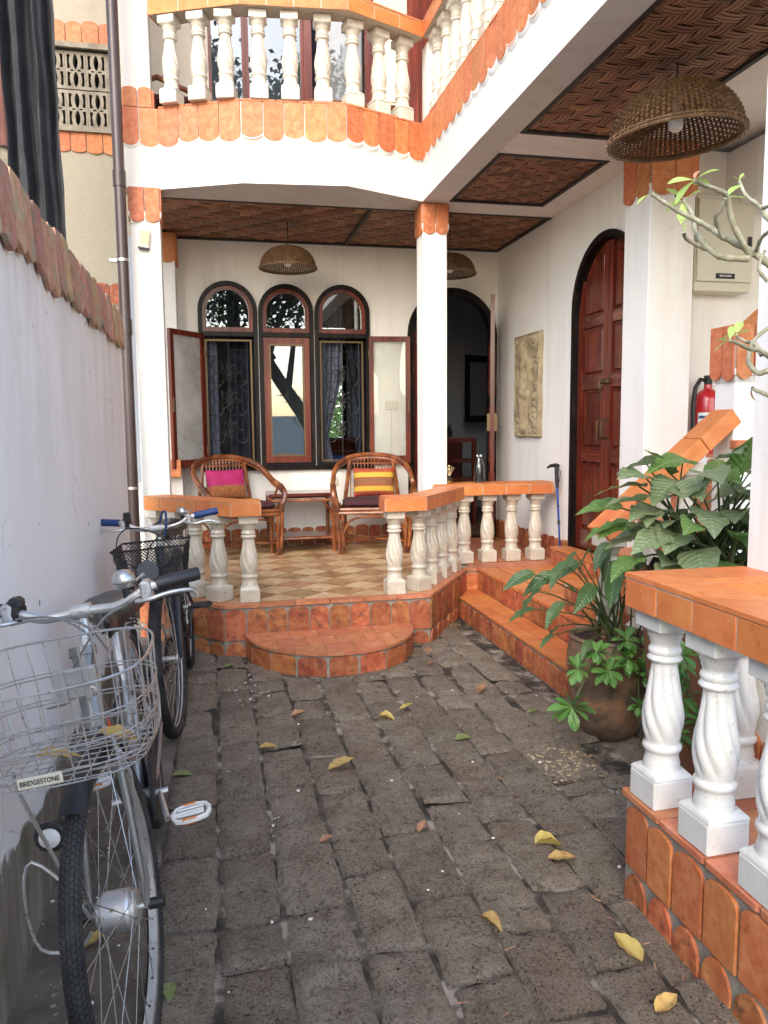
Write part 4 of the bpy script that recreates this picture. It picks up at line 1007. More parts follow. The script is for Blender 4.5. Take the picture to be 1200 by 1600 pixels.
# ================================================================== basket lamps
def shade_mesh():
    b = MB(); NM = 76; rows = 30
    def P(k, f): # f 0 rim .. 1 crown
        a = pi / 2 * f * .985; rr = cos(a) ** .82; return rr, .78 * sin(a)
    for j in range(rows):
        f = (j + .5) / rows; rr, z = P(0, f); n = NM * 2 if f < .8 else NM
        pts = []
        for k in range(n):
            an = 2 * pi * k / n; wv = .013 * (1 if ((k * (NM * 2 // n)) // 2 + j) % 2 else -1)
            pts.append(((rr + wv * .8) * cos(an), (rr + wv * .8) * sin(an), z + wv * .4 * f))
        b.tube(pts, .0215, 4, True, flat=.5)
    for k in range(NM):
        an = 2 * pi * k / NM; pts = []; top = 1.0 if k % 2 == 0 else .72
        for j in range(rows + 1):
            f = min(top, j / rows); rr, z = P(0, f); wv = .011 * (-1 if (k + j) % 2 else 1); pts.append(((rr + wv) * cos(an), (rr + wv) * sin(an), z))
            if f >= top: break
        b.tube(pts, .025, 4, flat=.42)
    return b
def rim_mesh():
    b = MB(); b.tube([(1.012 * cos(2 * pi * k / 64), 1.012 * sin(2 * pi * k / 64), -.005) for k in range(64)], .03, 7, True)
    b.tube([(1.03 * cos(2 * pi * k / 64), 1.03 * sin(2 * pi * k / 64), .04) for k in range(64)], .018, 6, True)
    for k in range(40):
        a = 2 * pi * k / 40; b.tube([(1.05 * cos(a), 1.05 * sin(a), -.03), (1.062 * cos(a), 1.062 * sin(a), .02), (1.03 * cos(a), 1.03 * sin(a), .07)], .012, 4)
    return b
SHD = shade_mesh().mesh('lamp_shade', K['wicker']); RIM = rim_mesh().mesh('shade_rim', K['wicker'])
def lamp(label, x, y, z, r, zc, tilt=0, group=None):
    l = thing('basket_lamp', label, 'lamp', (x, y, z), group)
    M = T(x, y, z) @ R(tilt, 'Y') @ SC(r)
    s_ = inst('lamp_shade', SHD, l, M); inst('shade_rim', RIM, s_, None).matrix_basis = Matrix()
    b = MB().tube([(x, y, z + r * .6), (x, y, zc)], .004, 6); part('cord', b, K['plastic'], l)
    b = MB().lathe([(.001, .115), (.021, .115), (.021, .06), (.018, .055)], 12, T(x, y, z + r * .25)); part('lamp_holder', b, K['white_paint'], l)
    b = MB().lathe([(.016, .06), (.020, .04), (.031, .012), (.034, -.008), (.029, -.028), (.016, -.040), (.001, -.043)], 16, T(x, y, z + r * .25)); part('bulb', b, K['bulb'], l)
    return l
lamp('basket lampshade hanging above the triple window', .624, 6.3, 2.62, .218, 2.98)
lamp('basket lampshade half hidden behind the middle column', 1.96, 6.3, 2.62, .210, 2.98)
lamp('largest basket lampshade, hanging nearest at the upper right', 2.10, 3.30, 2.65, .288, 2.985, -3)

# ================================================================== recess with stairs on the right
rw = thing('house_wall', 'shaded white wall behind the stairs carrying the meter cabinet', 'wall', (3.3, 4.35, ZT))
part('plaster_face', MB().box((2.60, 4.32, ZT - .3), (4.4, 4.45, 3.0)), K['plaster'], rw)
part('beam', MB().box((3.10, 3.9, 2.66), (4.4, 4.318, 2.99)), K['plaster'], rw)
part('far_wall', MB().box((4.4, 1.42, -.1), (4.5, 6.86, 3.0)), K['plaster'], rw)
sr = thing('stairs', 'tiled stairs with a sloping terracotta handrail climbing behind the leafy plants', 'stairs', (2.2, 3.6, ZT))
for i in range(7):
    x = 1.93 + .22 * i; z = ZT + .175 * i
    part('step', MB().box((x, 3.25, z - .18 if i else ZT - .004), (4.39, 4.0 if i < 4 else 4.31, z + .16), .0), K['plaster'], sr)
    row(sr, 'riser_tile', 'tall', 'terra_old', (x, 3.99), (x, 3.25), z + .004, .148, .13)
    flat_tiles(sr, 'tread_tile', 'terra_flat', (x - .012, 3.25), (.24, 0), (0, .745), 1, 4, z + .160, .012)
sl_ = .84; zc0 = .895
zs_ = lambda x: zc0 + sl_ * (x - 1.665)
b = MB().prism([(1.70, -.02), (2.31, -.02), (2.31, zs_(2.31) - .66), (1.70, zs_(1.70) - .64)], .12, FR((0, 3.112, 0), (1, 0, 0))); part('string_wall', b, K['plaster'], sr)
ux = V((1, 0, sl_)).normalized(); nrm = V((-sl_, 0, 1)).normalized(); Ls = .635 * sqrt(1 + sl_ * sl_)
for i in range(4):
    M = Matrix.Identity(4); o = V((1.665, 3.092, zc0)) + ux * (Ls * i / 4)
    M = Matrix(((ux.x, 0, nrm.x, o.x), (0, 1, 0, o.y), (ux.z, 0, nrm.z, o.z), (0, 0, 0, 1)))
    part('rail_tile', MB().box((.001, 0, -.078), (Ls / 4 - .003, .145, 0), .003), K['terra_flat'], sr, M=M)
for x in (1.745, 1.935, 2.125): put_baluster(sr, x, 3.172, zs_(x) - .10 - .549)
np_ = thing('newel_post', 'white stair post with a scalloped terracotta cap, next to the fire extinguisher', 'post', (2.38, 3.17, ZT))
part('shaft', MB().box((2.312, 3.10, ZT - .3), (2.452, 3.245, 1.76), .004), K['plaster'], np_)
part('cap_core', MB().box((2.295, 3.085, 1.57), (2.47, 3.262, 1.80), .004), K['cement'], np_)
for a, d in (((2.295, 3.085), (2.47, 3.085)), ((2.295, 3.262), (2.295, 3.085))): row(np_, 'cap_tile', 'scallop', 'terra', a, d, 1.80, .245, .088, t=.010, hang=True, jit=.3)
lip(np_, 2.312, 2.452, 3.10, 3.245, 1.585, .018, .04)
part('ledge_tile', MB().box((2.29, 3.05, 1.245), (2.62, 3.098, 1.285), .004), K['terra'], np_)
ur = thing('stair_rail', 'terracotta capped rail rising from the stair post to the upper floor', 'rail', (2.6, 3.17, 1.7))
o = V((2.40, 3.092, 1.80)); M = Matrix(((ux.x, 0, nrm.x, o.x), (0, 1, 0, o.y), (ux.z, 0, nrm.z, o.z), (0, 0, 0, 1)))
for i in range(4): part('rail_tile', MB().box((.2 * i + .002, 0, -.085), (.2 * i + .197, .145, 0), .003), K['terra_flat'], ur, M=M)
for x in (2.56, 2.75): put_baluster(ur, x, 3.172, 1.80 + sl_ * (x - 2.40) - .11 - .549)

# meter cabinet, socket, extinguisher
ec = thing('meter_cabinet', 'beige steel electrical cabinet mounted high on the stair wall', 'cabinet', (3.09, 4.25, 2.14))
part('body', MB().box((2.818, 4.19, 2.150), (3.203, 4.318, 2.705), .005), K['beige_metal'], ec)
part('door', MB().box((2.825, 4.172, 2.205), (3.196, 4.192, 2.680), .004), K['beige_metal'], ec)
dl = part('name_plate', MB().box((2.95, 4.166, 2.222), (3.075, 4.173, 2.252), .001), K['black_mark'], ec)
me = text_mesh('Schneider', .021, K['white_paint']); inst('lettering', me, dl, FR((3.012, 4.1652, 2.238), (1, 0, 0)) @ R(90, 'X') if False else T(3.012, 4.1652, 2.238) @ R(90, 'X'))
me = text_mesh('DB-1', .034, K['black_mark']); inst('lettering', me, ec, T(3.005, 4.1712, 2.648) @ R(90, 'X'))
part('lock', MB().box((3.155, 4.164, 2.41), (3.182, 4.173, 2.47), .002), K['plastic'], ec)
so_ = thing('socket_plate', 'ivory double socket plate below the electrical cabinet', 'socket', (2.93, 4.31, 2.05))
part('plate', MB().box((2.795, 4.298, 1.985), (2.888, 4.318, 2.108), .003), K['switch'], so_)
b = MB()
for i in range(3):
    for j in range(2): b.box((2.814 + i * .022, 4.2955, 2.012 + j * .022), (2.823 + i * .022, 4.299, 2.022 + j * .022))
part('pin_hole', b, K['plastic'], so_)
fe = thing('fire_extinguisher', 'red fire extinguisher hanging behind the stair post', 'fire extinguisher', (2.955, 4.2, 1.1))
FX, FY = 2.955, 4.215
part('cylinder', MB().lathe([(.001, 1.13), (.07, 1.13), (.078, 1.145), (.078, 1.50), (.072, 1.535), (.05, 1.56), (.026, 1.575), (.024, 1.60)], 28, T(FX, FY, 0)), K['red_paint'], fe)
part('valve', MB().box((FX - .018, FY - .02, 1.60), (FX + .018, FY + .02, 1.65), .004).box((FX - .02, FY - .06, 1.645), (FX + .012, FY + .02, 1.655), .002), K['plastic'], fe)
part('hose', MB().tube([(FX - .02, FY, 1.625), (FX - .06, FY - .01, 1.63), (FX - .10, FY - .02, 1.58), (FX - .112, FY - .02, 1.48), (FX - .11, FY - .02, 1.36), (FX - .10, FY - .02, 1.22), (FX - .085, FY - .02, 1.14)], .013, 8), K['plastic'], fe)
b = MB(); vs = []; fs = []
for i in range(9):
    a = radians(-165 + 13 * i); vs += [(FX + .0795 * cos(a), FY + .0795 * sin(a), 1.22), (FX + .0795 * cos(a), FY + .0795 * sin(a), 1.43)]
for i in range(8): fs.append((2 * i, 2 * i + 2, 2 * i + 3, 2 * i + 1))
lb = part('label_print', b.add(vs, fs, True), K['pale_mark'], fe)
for k, zz in enumerate((1.395, 1.36, 1.335, 1.31, 1.285, 1.26)):
    b = MB(); vs = []; fs = []
    for i in range(6):
        a = radians(-160 + 9 * i); vs += [(FX + .0802 * cos(a), FY + .0802 * sin(a), zz), (FX + .0802 * cos(a), FY + .0802 * sin(a), zz + (.016 if k == 0 else .006))]
    for i in range(5): fs.append((2 * i, 2 * i + 2, 2 * i + 3, 2 * i + 1))
    part('printed_line', b.add(vs, fs, True), K['blue_grip'], lb)
a = radians(-88); me = text_mesh('S', .10, K['white_paint']); inst('lettering', me, fe, T(FX + .0805 * cos(a), FY + .0805 * sin(a), 1.34) @ R(2, 'Z') @ R(90, 'X'))

# ================================================================== upper storey
uw = thing('house_wall', 'cream upper storey wall with tall dark framed windows, behind the balcony', 'wall', (1, YW, 3.4))
FU = FR((0, YW, 0), (1, 0, 0))
b = MB().holed(rect(-.60, 4.4, 3.46, 6.4), [rect(.06, 1.45, 3.50, 5.7), rect(1.78, 2.6, 3.45, 5.7)], .15, FU); part('plaster_face', b, K['cream'], uw)
part('side_return', MB().box((-.61, 5.81, 3.46), (-.515, YW, 6.4)), K['cream'], uw)
part('upper_side_wall', MB().box((2.63, 1.42, 3.46), (2.75, YW, 6.4)), K['cream'], uw)
part('back_room', MB().box((-.55, 9.0, 3.4), (4.4, 9.1, 6.4)), K['room'], uw)
part('roof', MB().box((-1.0, 5.6, 6.4), (4.6, 9.4, 6.55)).box((2.3, 1.2, 6.402), (4.6, 5.6, 6.552)), K['terra_old'], uw)
fwn = thing('balcony_window', 'tall wood framed balcony window mirroring trees and sky', 'window', (.7, YW, 3.5))
for i, (a, c) in enumerate(((.06, .365), (.367, .86))):
    f = part('sash', MB().ring(rect(a, c, 3.50, 5.7), rect(a + .028, c - .028, 3.56, 5.62), .05, FU, .0), K['wood'], fwn)
    part('pane', MB().prism(rect(a + .026, c - .026, 3.558, 5.622), .004, FU @ T(0, .02, 0)), K['glass_up'], f)
for x in (.855, 1.395): part('jamb', MB().box((x, YW - .02, 3.46), (x + .075, YW + .12, 5.7), .004), K['wood'], fwn)
part('curtain', MB().prism(rect(.93, .99, 3.5, 5.7), .05, FU @ T(0, .15, 0)), K['navy'], fwn)
f = part('screen_leaf', MB().ring(rect(.99, 1.39, 3.50, 5.7), rect(1.0, 1.38, 3.56, 5.62), .04, FU, .06), K['black_wood'], fwn)
part('screen_mesh', MB().prism(rect(.998, 1.382, 3.558, 5.622), .004, FU @ T(0, .08, 0)), K['glass_dusty'], f)
bd = thing('balcony_door', 'dark red wooden door frame of the upper balcony', 'door', (1.85, YW, 3.45))
part('frame', MB().ring(rect(1.77, 2.6, 3.42, 5.7), rect(1.87, 2.5, 3.44, 5.6), .12, FU, -.02), K['wood'], bd)
part('leaf', MB().box((1.88, YW + .03, 3.45), (2.49, YW + .07, 5.59), .004), K['wood'], bd)
us_ = thing('light_switch', 'ivory switch on the upper balcony wall with a cable below', 'switch', (1.62, YW, 4.2))
part('plate', MB().box((1.585, YW - .018, 4.205), (1.665, YW, 4.315), .004), K['switch'], us_)
part('conduit', MB().box((1.62, YW - .007, 3.45), (1.632, YW, 4.204)), K['switch'], us_)
bs = thing('balcony_chair', 'dark red rattan seat just showing behind the balcony balusters', 'chair', (-.2, 5.9, 3.43))
b = MB().tube([(-.42, 5.75, 3.43), (-.40, 5.78, 3.72), (-.30, 5.82, 3.78), (-.05, 5.85, 3.70), (0.05, 5.9, 3.62), (.06, 5.92, 3.43)], .02, 8); part('frame', b, K['rattan'], bs)
part('seat', MB().box((-.40, 5.78, 3.60), (.04, 6.2, 3.66), .02), K['maroon'], bs)
for q in ((-.38, 6.2), (.02, 6.2)): part('leg', MB().tube([(*q, 3.43), (*q, 3.62)], .016), K['rattan'], bs)
bs2 = thing('balcony_bench', 'dark red bench with a red cushion on the balcony, seen between the balusters', 'bench', (1.1, 5.95, 3.43))
part('seat', MB().box((.75, 5.75, 3.66), (1.42, 6.15, 3.70), .01), K['rattan'], bs2)
part('backrest', MB().box((.75, 6.13, 3.70), (1.42, 6.17, 3.80), .01), K['rattan'], bs2)
part('cushion', MB().box((1.08, 5.74, 3.55), (1.36, 6.10, 3.66), .04), K['magenta'], bs2)
for q in ((.78, 5.78), (1.39, 5.78), (.78, 6.12), (1.39, 6.12)): part('leg', MB().tube([(*q, 3.43), (*q, 3.67)], .016), K['rattan'], bs2)

# ================================================================== rooms behind the openings
rm = thing('bedroom', 'dim bedroom behind the triple window with a far arched window', 'room', (.6, 8.3, ZT))
part('floor', MB().box((-.62, YW + .16, ZT - .1), (3.8, 9.7, ZT - .002)), K['room_floor'], rm)
part('ceiling', MB().box((-.62, YW + .16, 3.0), (3.8, 9.7, 3.05)), K['room'], rm)
part('side_wall', MB().box((-.70, YW + .16, ZT), (-.62, 9.7, 3.0)), K['room'], rm)
part('partition', MB().box((1.70, YW + .16, ZT), (1.75, 9.6, 3.0)), K['room'], rm)
b = MB().holed(rect(-.62, 3.8, ZT, 3.0), [arch(1.36, 1.62, 1.10, 2.28, 10)], .1, FR((0, 9.6, 0), (1, 0, 0))); part('far_wall', b, K['room'], rm)
b = MB().ring(arch(1.34, 1.64, 1.08, 2.28, 10), arch(1.385, 1.595, 1.13, 2.26, 10), .05, FR((0, 9.58, 0), (1, 0, 0))); part('window_frame', b, K['black_wood'], rm)
part('window_bar', MB().box((1.36, 9.58, 2.0), (1.62, 9.62, 2.06)), K['black_wood'], rm)
part('hall_wall', MB().box((3.7, YW + .16, ZT), (3.8, 9.6, 3.0)), K['room'], rm)
def curtain(label, x0, x1, y, mat, tie=None):
    c = MB(); vs = []; fs = []; n = 40
    zs2 = [1.0, 1.3, 1.55, 1.8, 2.1, 2.45]
    for z in zs2:
        for i in range(n + 1):
            f = i / n; x = x0 + (x1 - x0) * f
            if tie: k = tie[0] + (1 - tie[0]) * min(1, abs(z - tie[1]) / .6); xr = tie[2]; x = xr + (x - xr) * k
            vs.append((x, y + .028 * sin(f * 22) * (1 if not tie else 1), z))
    for j in range(len(zs2) - 1):
        for i in range(n): a = j * (n + 1) + i; fs.append((a, a + 1, a + n + 2, a + n + 1))
    o = part('curtain', c.add(vs, fs, True), K[mat]); tag(o, label, 'curtain'); return o
curtain('pale curtain gathered at the far left edge of the triple window', -.20, .06, 7.12, 'pale_curtain')
curtain('dark navy curtain behind the left window grille', .14, .50, 7.16, 'navy')
curtain('pale blue curtain tied back behind the right window grille', .95, 1.19, 7.13, 'pale_curtain', (.35, 1.25, .95))
curtain('navy curtain at the right jamb of the triple window', 1.22, 1.45, 7.12, 'navy', (.4, 1.4, 1.45))
bed = thing('bed', 'bed with a bright blue cover inside the bedroom', 'bed', (.9, 8.0, ZT))
vs = []; fs = []
for j in range(17):
    for i in range(21):
        x = .52 + .95 * i / 20; y = 7.35 + 1.7 * j / 16; e = min(i, 20 - i, j, 16 - j) / 3
        vs.append((x, y, 1.075 + .03 * noise.noise(V((x * 5, y * 5, 0))) - (.12 * (1 - min(1, e)) ** 2) - (.9 if min(i, 20 - i, j, 16 - j) == 0 else 0) * .4))
for j in range(16):
    for i in range(20): a = j * 21 + i; fs.append((a, a + 1, a + 22, a + 21))
part('cover', MB().add(vs, fs, True), K['bed_blue'], bed); part('base', MB().box((.55, 7.38, ZT), (1.44, 9.0, .9)), K['wood'], bed)
part('headboard', MB().box((1.18, 9.1, .9), (1.66, 9.16, 1.22)).box((1.2, 9.08, 1.2), (1.66, 9.18, 1.25)), K['wood'], bed)
rk = thing('wooden_rack', 'wooden slatted rack standing just inside the open doorway', 'rack', (2.4, 8.0, ZT))
for x in (2.10, 2.72): part('upright', MB().box((x, 7.9, ZT), (x + .04, 7.95, 1.24), .003), K['wood'], rk)
for z in (.62, .78, .98, 1.20): part('slat', MB().box((2.141, 7.90, z), (2.719, 7.94, z + .045), .003), K['wood_h'], rk)
for z in (.80, 1.0): part('shelf', MB().box((2.12, 7.945, z), (2.74, 8.25, z + .02)), K['wood_h'], rk)
mr = thing('wall_mirror', 'black framed mirror hanging on the hall wall inside the doorway', 'mirror', (3.0, 9.0, 1.4))
FMr = FR((2.98, 8.9, 0), V((.75, .35, 0)).normalized())
part('frame', MB().ring(rect(0, .42, 1.42, 2.22), rect(.06, .36, 1.50, 2.14), .03, FMr), K['black_wood'], mr)
part('glass', MB().prism(rect(.058, .362, 1.498, 2.142), .01, FMr @ T(0, .012, 0)), K['steel'], mr)
wo_ = thing('wall_ornament', 'black carved ornament on the pale hall wall inside the doorway', 'ornament', (2.5, 9.45, 1.6))
b = MB()
for i in range(26):
    x = 2.42 + rng.uniform(0, .22); z = rng.uniform(1.58, 2.02); b.box((x, 9.50, z), (x + rng.uniform(.02, .09), 9.56, z + rng.uniform(.02, .10)), .004, None)
b.prism([(2.34, 1.55), (2.42, 1.62), (2.43, 2.15), (2.37, 2.2), (2.345, 2.05)], .04, FR((0, 9.53, 0), (1, 0, 0))); part('carving', b, K['iron'], wo_)
sidet = thing('hall_clutter', 'small dark objects and an amber box on the hall shelf', 'clutter', (2.5, 8.6, ZT))
part('amber_box', MB().box((2.56, 8.60, 1.38), (2.65, 8.66, 1.60), .004), K['amber'], sidet)
for i in range(8): part('jar', MB().lathe([(.001, 0), (.03, 0), (.035, .06), (.02, .10), (.012, .14)], 10, T(2.38 + .04 * i, 8.55 + rng.uniform(-.05, .05), 1.20 + rng.uniform(0, .06))), K['iron'], sidet)
part('cupboard', MB().box((2.30, 8.5, ZT), (2.8, 8.75, 1.2)), K['wood'], sidet)
# ================================================================== furniture on the terrace
def make_chair(label, M):
    t = thing('rattan_armchair', label, 'chair', M=M)
    H = [(-.30, -.24, .40), (-.335, -.245, .50), (-.34, -.17, .565), (-.335, -.04, .61), (-.325, .08, .68), (-.27, .18, .755), (-.15, .232, .80)]
    hoop = H + [(0, .245, .812)] + [(-x, y, z) for x, y, z in H[::-1]]
    def sm(p, n=4):
        out = []; p = [V(q) for q in p]
        for i in range(len(p) - 1):
            p0, p1, p2, p3 = p[max(i - 1, 0)], p[i], p[i + 1], p[min(i + 2, len(p) - 1)]
            for k in range(n):
                f = k / n; out.append(.5 * ((2 * p1) + (p2 - p0) * f + (2 * p0 - 5 * p1 + 4 * p2 - p3) * f * f + (3 * p1 - p0 - 3 * p2 + p3) * f ** 3))
        return out + [p[-1]]
    b = MB(); hp_ = sm(hoop); b.tube(hp_, .021, 10); b.tube([q + V((0, -.004, -.030)) for q in sm(hoop[1:-1])], .015, 8); part('back_hoop', b, K['rattan'], t)
    for sx in (-1, 1):
        b = MB().tube([(sx * .285, -.235, 0), (sx * .300, -.24, .22), (sx * .30, -.24, .41)], .018, 8); b.tube([(sx * .255, -.235, 0), (sx * .262, -.24, .22), (sx * .262, -.235, .37)], .014, 8); part('leg', b, K['rattan'], t)
        b = MB().tube([(sx * .235, .23, 0), (sx * .245, .19, .35), (sx * .19, .215, .76)], .018, 8); part('leg', b, K['rattan'], t)
        b = MB().tube(sm([(sx * .30, -.235, .12), (sx * .295, -.12, .25), (sx * .27, .1, .30), (sx * .245, .19, .28)]), .010, 6); b.tube([(sx * .33, -.14, .57), (sx * .30, -.06, .40), (sx * .28, .02, .36)], .011, 6); part('side_brace', b, K['rattan'], t)
    b = MB().tube(sm([(-.27, -.235, .12), (-.20, -.245, .28), (0, -.25, .315), (.20, -.245, .28), (.27, -.235, .12)]), .010, 6); b.tube([(-.28, -.235, .10), (.235, .22, .10)], .010, 6); b.tube([(.28, -.235, .10), (-.235, .22, .10)], .010, 6); part('stretcher', b, K['rattan'], t)
    b = MB()
    for z in (.345, .375): b.tube([(-.295, -.245, z), (.295, -.245, z), (.25, .20, z), (-.25, .20, z)], .015, 8, True)
    part('seat_frame', b, K['rattan'], t)
    b = MB()
    for i in range(13):
        x = -.18 + .03 * i; b.tube([(x * 1.05, .20, .40), (x, .228, .795 - .25 * abs(x) ** 1.6)], .0055, 5)
    b.tube([(-.185, .225, .735), (.185, .225, .735)], .008, 6); part('back_spindles', b, K['rattan'], t)
    b = MB()
    for (p, q, r) in (((-.30, -.24, .36), (-.30, -.24, .43), .024), ((.30, -.24, .36), (.30, -.24, .43), .024), ((-.29, .155, .735), (-.23, .20, .775), .026), ((.29, .155, .735), (.23, .20, .775), .026), ((-.268, -.236, .02), (-.272, -.236, .06), .028), ((.268, -.236, .02), (.272, -.236, .06), .028), ((-.336, -.22, .53), (-.34, -.16, .57), .026), ((.336, -.22, .53), (.34, -.16, .57), .026)): part('binding', MB().tube([p, q], r, 10), K['rattan_dark'], t)
    part('seat_pad', MB().box((-.26, -.235, .385), (.26, .19, .445), .028), K['maroon'], t)
    return t
CR = T(1.325, 6.47, ZT) @ R(-9, 'Z'); CLt = T(.165, 6.50, ZT) @ R(24, 'Z')
make_chair('rattan armchair with a striped cushion, between the side table and the middle column', CR)
make_chair('rattan armchair with a magenta cushion, left of the side table', CLt)
def pillow_parts():
    N = 22; rows_ = []
    for s_ in (-1, 1):
        g_ = []
        for j in range(N + 1):
            for i in range(N + 1):
                u, v = 2 * i / N - 1, 2 * j / N - 1
                k = (1 - abs(u) ** 3.2) * (1 - abs(v) ** 3.2); t = .5 * max(0, k) ** .5
                pin = 1 - .07 * (1 - (1 - abs(v)) ** 2 * 0) * (1 - abs(u) ** 2) * (abs(v) ** 3); piu = 1 - .07 * (1 - abs(v) ** 2) * abs(u) ** 3
                g_.append((.5 * u * piu, s_ * t * (1 + .08 * noise.noise(V((u * 2, v * 2, s_)))), .5 + .5 * v * pin))
        rows_.append(g_)
    return N, rows_
def pillow(name, label, M, mats, split=None):
    N, g = pillow_parts(); t = thing(name, label, 'cushion', M=M)
    bs_ = [MB() for _ in mats]
    for gi, vs in enumerate(g):
        fs = [[] for _ in mats]
        for j in range(N):
            for i in range(N):
                a = j * (N + 1) + i; f = (a, a + 1, a + N + 2, a + N + 1); f = f if gi == 0 else f[::-1]
                fs[0 if split is None or (j + .5) / N > split else 1].append(f)
        for k in range(len(mats)): bs_[k].add(vs, fs[k], True)
    for k, m in enumerate(mats): part(('cover', 'patterned_panel')[k], bs_[k], K[m], t, angle=80)
pillow('cushion', 'cushion of magenta over a gold patterned band, leaning in the left armchair', CLt @ T(.0, .13, .445) @ R(-14, 'X') @ SC(.36, .13, .27), ['magenta', 'paisley'], .46)
pillow('cushion', 'red and yellow striped cushion leaning in the right armchair', CR @ T(.02, .13, .445) @ R(-14, 'X') @ SC(.37, .13, .26), ['striped'])
tb = thing('side_table', 'low rattan side table with a dark top, between the two armchairs', 'table', (.72, 6.62, ZT))
TX0, TX1, TY0, TY1, TZ = .455, .985, 6.48, 6.84, .815
part('top', MB().box((TX0 - .02, TY0 - .02, TZ - .03), (TX1 + .02, TY1 + .02, TZ), .008), K['wood_h'], tb)
for x in (TX0, TX1):
    for y in (TY0, TY1): part('leg', MB().tube([(x, y, ZT), (x, y, TZ - .03)], .017, 8), K['rattan'], tb)
for z in (ZT + .12, TZ - .06): part('rail', MB().tube([(TX0, TY0, z), (TX1, TY0, z), (TX1, TY1, z), (TX0, TY1, z)], .012, 7, True), K['rattan'], tb)
for (x, sx) in ((TX0, 1), (TX1, -1)): part('corner_brace', MB().tube([(x + sx * .01, TY0, TZ - .25), (x + sx * .03, TY0, TZ - .14), (x + sx * .10, TY0, TZ - .06)], .011, 6), K['rattan'], tb)
part('lower_shelf', MB().box((TX0, TY0, ZT + .115), (TX1, TY1, ZT + .135), .005), K['wood_h'], tb)

# ================================================================== small things on walls and rails
lb = thing('glass_bottle', 'clear glass water bottle standing on the terracotta rail near the doorway', 'bottle', (1.985, 5.63, ZR))
BXp, BYp = 1.985, 5.62
prof = [(.030, .003), (.040, .004), (.041, .02), (.041, .115), (.038, .13), (.026, .165), (.0185, .185), (.0175, .205), (.0195, .210), (.0195, .215)]
part('glass_body', MB().lathe(prof, 24, T(BXp, BYp, ZR)), K['bottle'], lb)
part('water', MB().lathe([(.001, .006), (.0385, .006), (.0385, .112), (.001, .1125)], 24, T(BXp, BYp, ZR)), glass('water', (.90, .94, .94), .9), lb)
rd = thing('reed_diffuser', 'tiny amber scent bottle with dried petals on the rail beside the middle column', 'diffuser', (1.745, 5.60, ZR))
dx, dy = 1.735, 5.585
part('bottle', MB().lathe([(.001, .001), (.024, .001), (.025, .005), (.025, .038), (.022, .042), (.012, .045), (.012, .052)], 18, T(dx, dy, ZR)), K['bottle'], rd)
part('oil', MB().lathe([(.001, .004), (.0225, .004), (.0225, .024), (.001, .0242)], 18, T(dx, dy, ZR)), K['oil'], rd)
part('collar', MB().lathe([(.0135, .045), (.0155, .046), (.0155, .062), (.009, .063)], 14, T(dx, dy, ZR)), K['plastic'], rd)
b = MB()
for k in range(5):
    a = -.5 + .25 * k; b.tube([(dx, dy, ZR + .05), (dx + .05 * a, dy - .01 * k, ZR + .125 + .01 * (k % 2))], .0018, 5)
for k in range(9):
    a = rng.uniform(-1, 1); b.ball((dx + .035 * a, dy + rng.uniform(-.012, .012), ZR + rng.uniform(.10, .135)), (rng.uniform(.006, .013), .009, rng.uniform(.005, .011)), 7, 4)
part('reeds', b, K['petal'], rd)
cs = thing('walking_stick', 'black and blue walking stick leaning against the end of the right rail', 'walking stick', (2.575, 5.42, ZT))
p0, p1 = V((2.578, 5.425, ZT)), V((2.568, 5.50, 1.03)); d = (p1 - p0)
part('shaft', MB().tube([p0 + d * .05, p0 + d * .42], .0072, 8).tube([p0 + d * .42, p0 + d * .84], .0088, 8), K['blue_metal'], cs)
part('grip', MB().tube([p0 + d * .80, p0 + d * .88, p0 + d * .96], [.013, .0165, .014], 10).tube([p1 + V((-.082, -.012, .012)), p1 + V((-.05, -.006, .028)), p1 + V((0, 0, .03)), p1 + V((.022, .003, .024))], [.008, .013, .017, .012], 10).tube([p0 + d * .94, p1 + V((0, 0, .03))], .016, 10), K['plastic'], cs)
part('rubber_tip', MB().tube([p0, p0 + d * .05], [.013, .010], 8), K['plastic'], cs)
part('clamp', MB().tube([p0 + d * .41, p0 + d * .455], .0115, 8), K['plastic'], cs); part('clamp', MB().tube([p0 + d * .60, p0 + d * .62], .0105, 8), K['plastic'], cs)
part('wrist_strap', MB().tube([p1 + V((.014, .0, .02)), p1 + V((.03, -.004, -.02)), p1 + V((.024, -.006, -.09)), p1 + V((.012, -.004, -.12))], .005, 5, flat=.4), K['plastic'], cs)
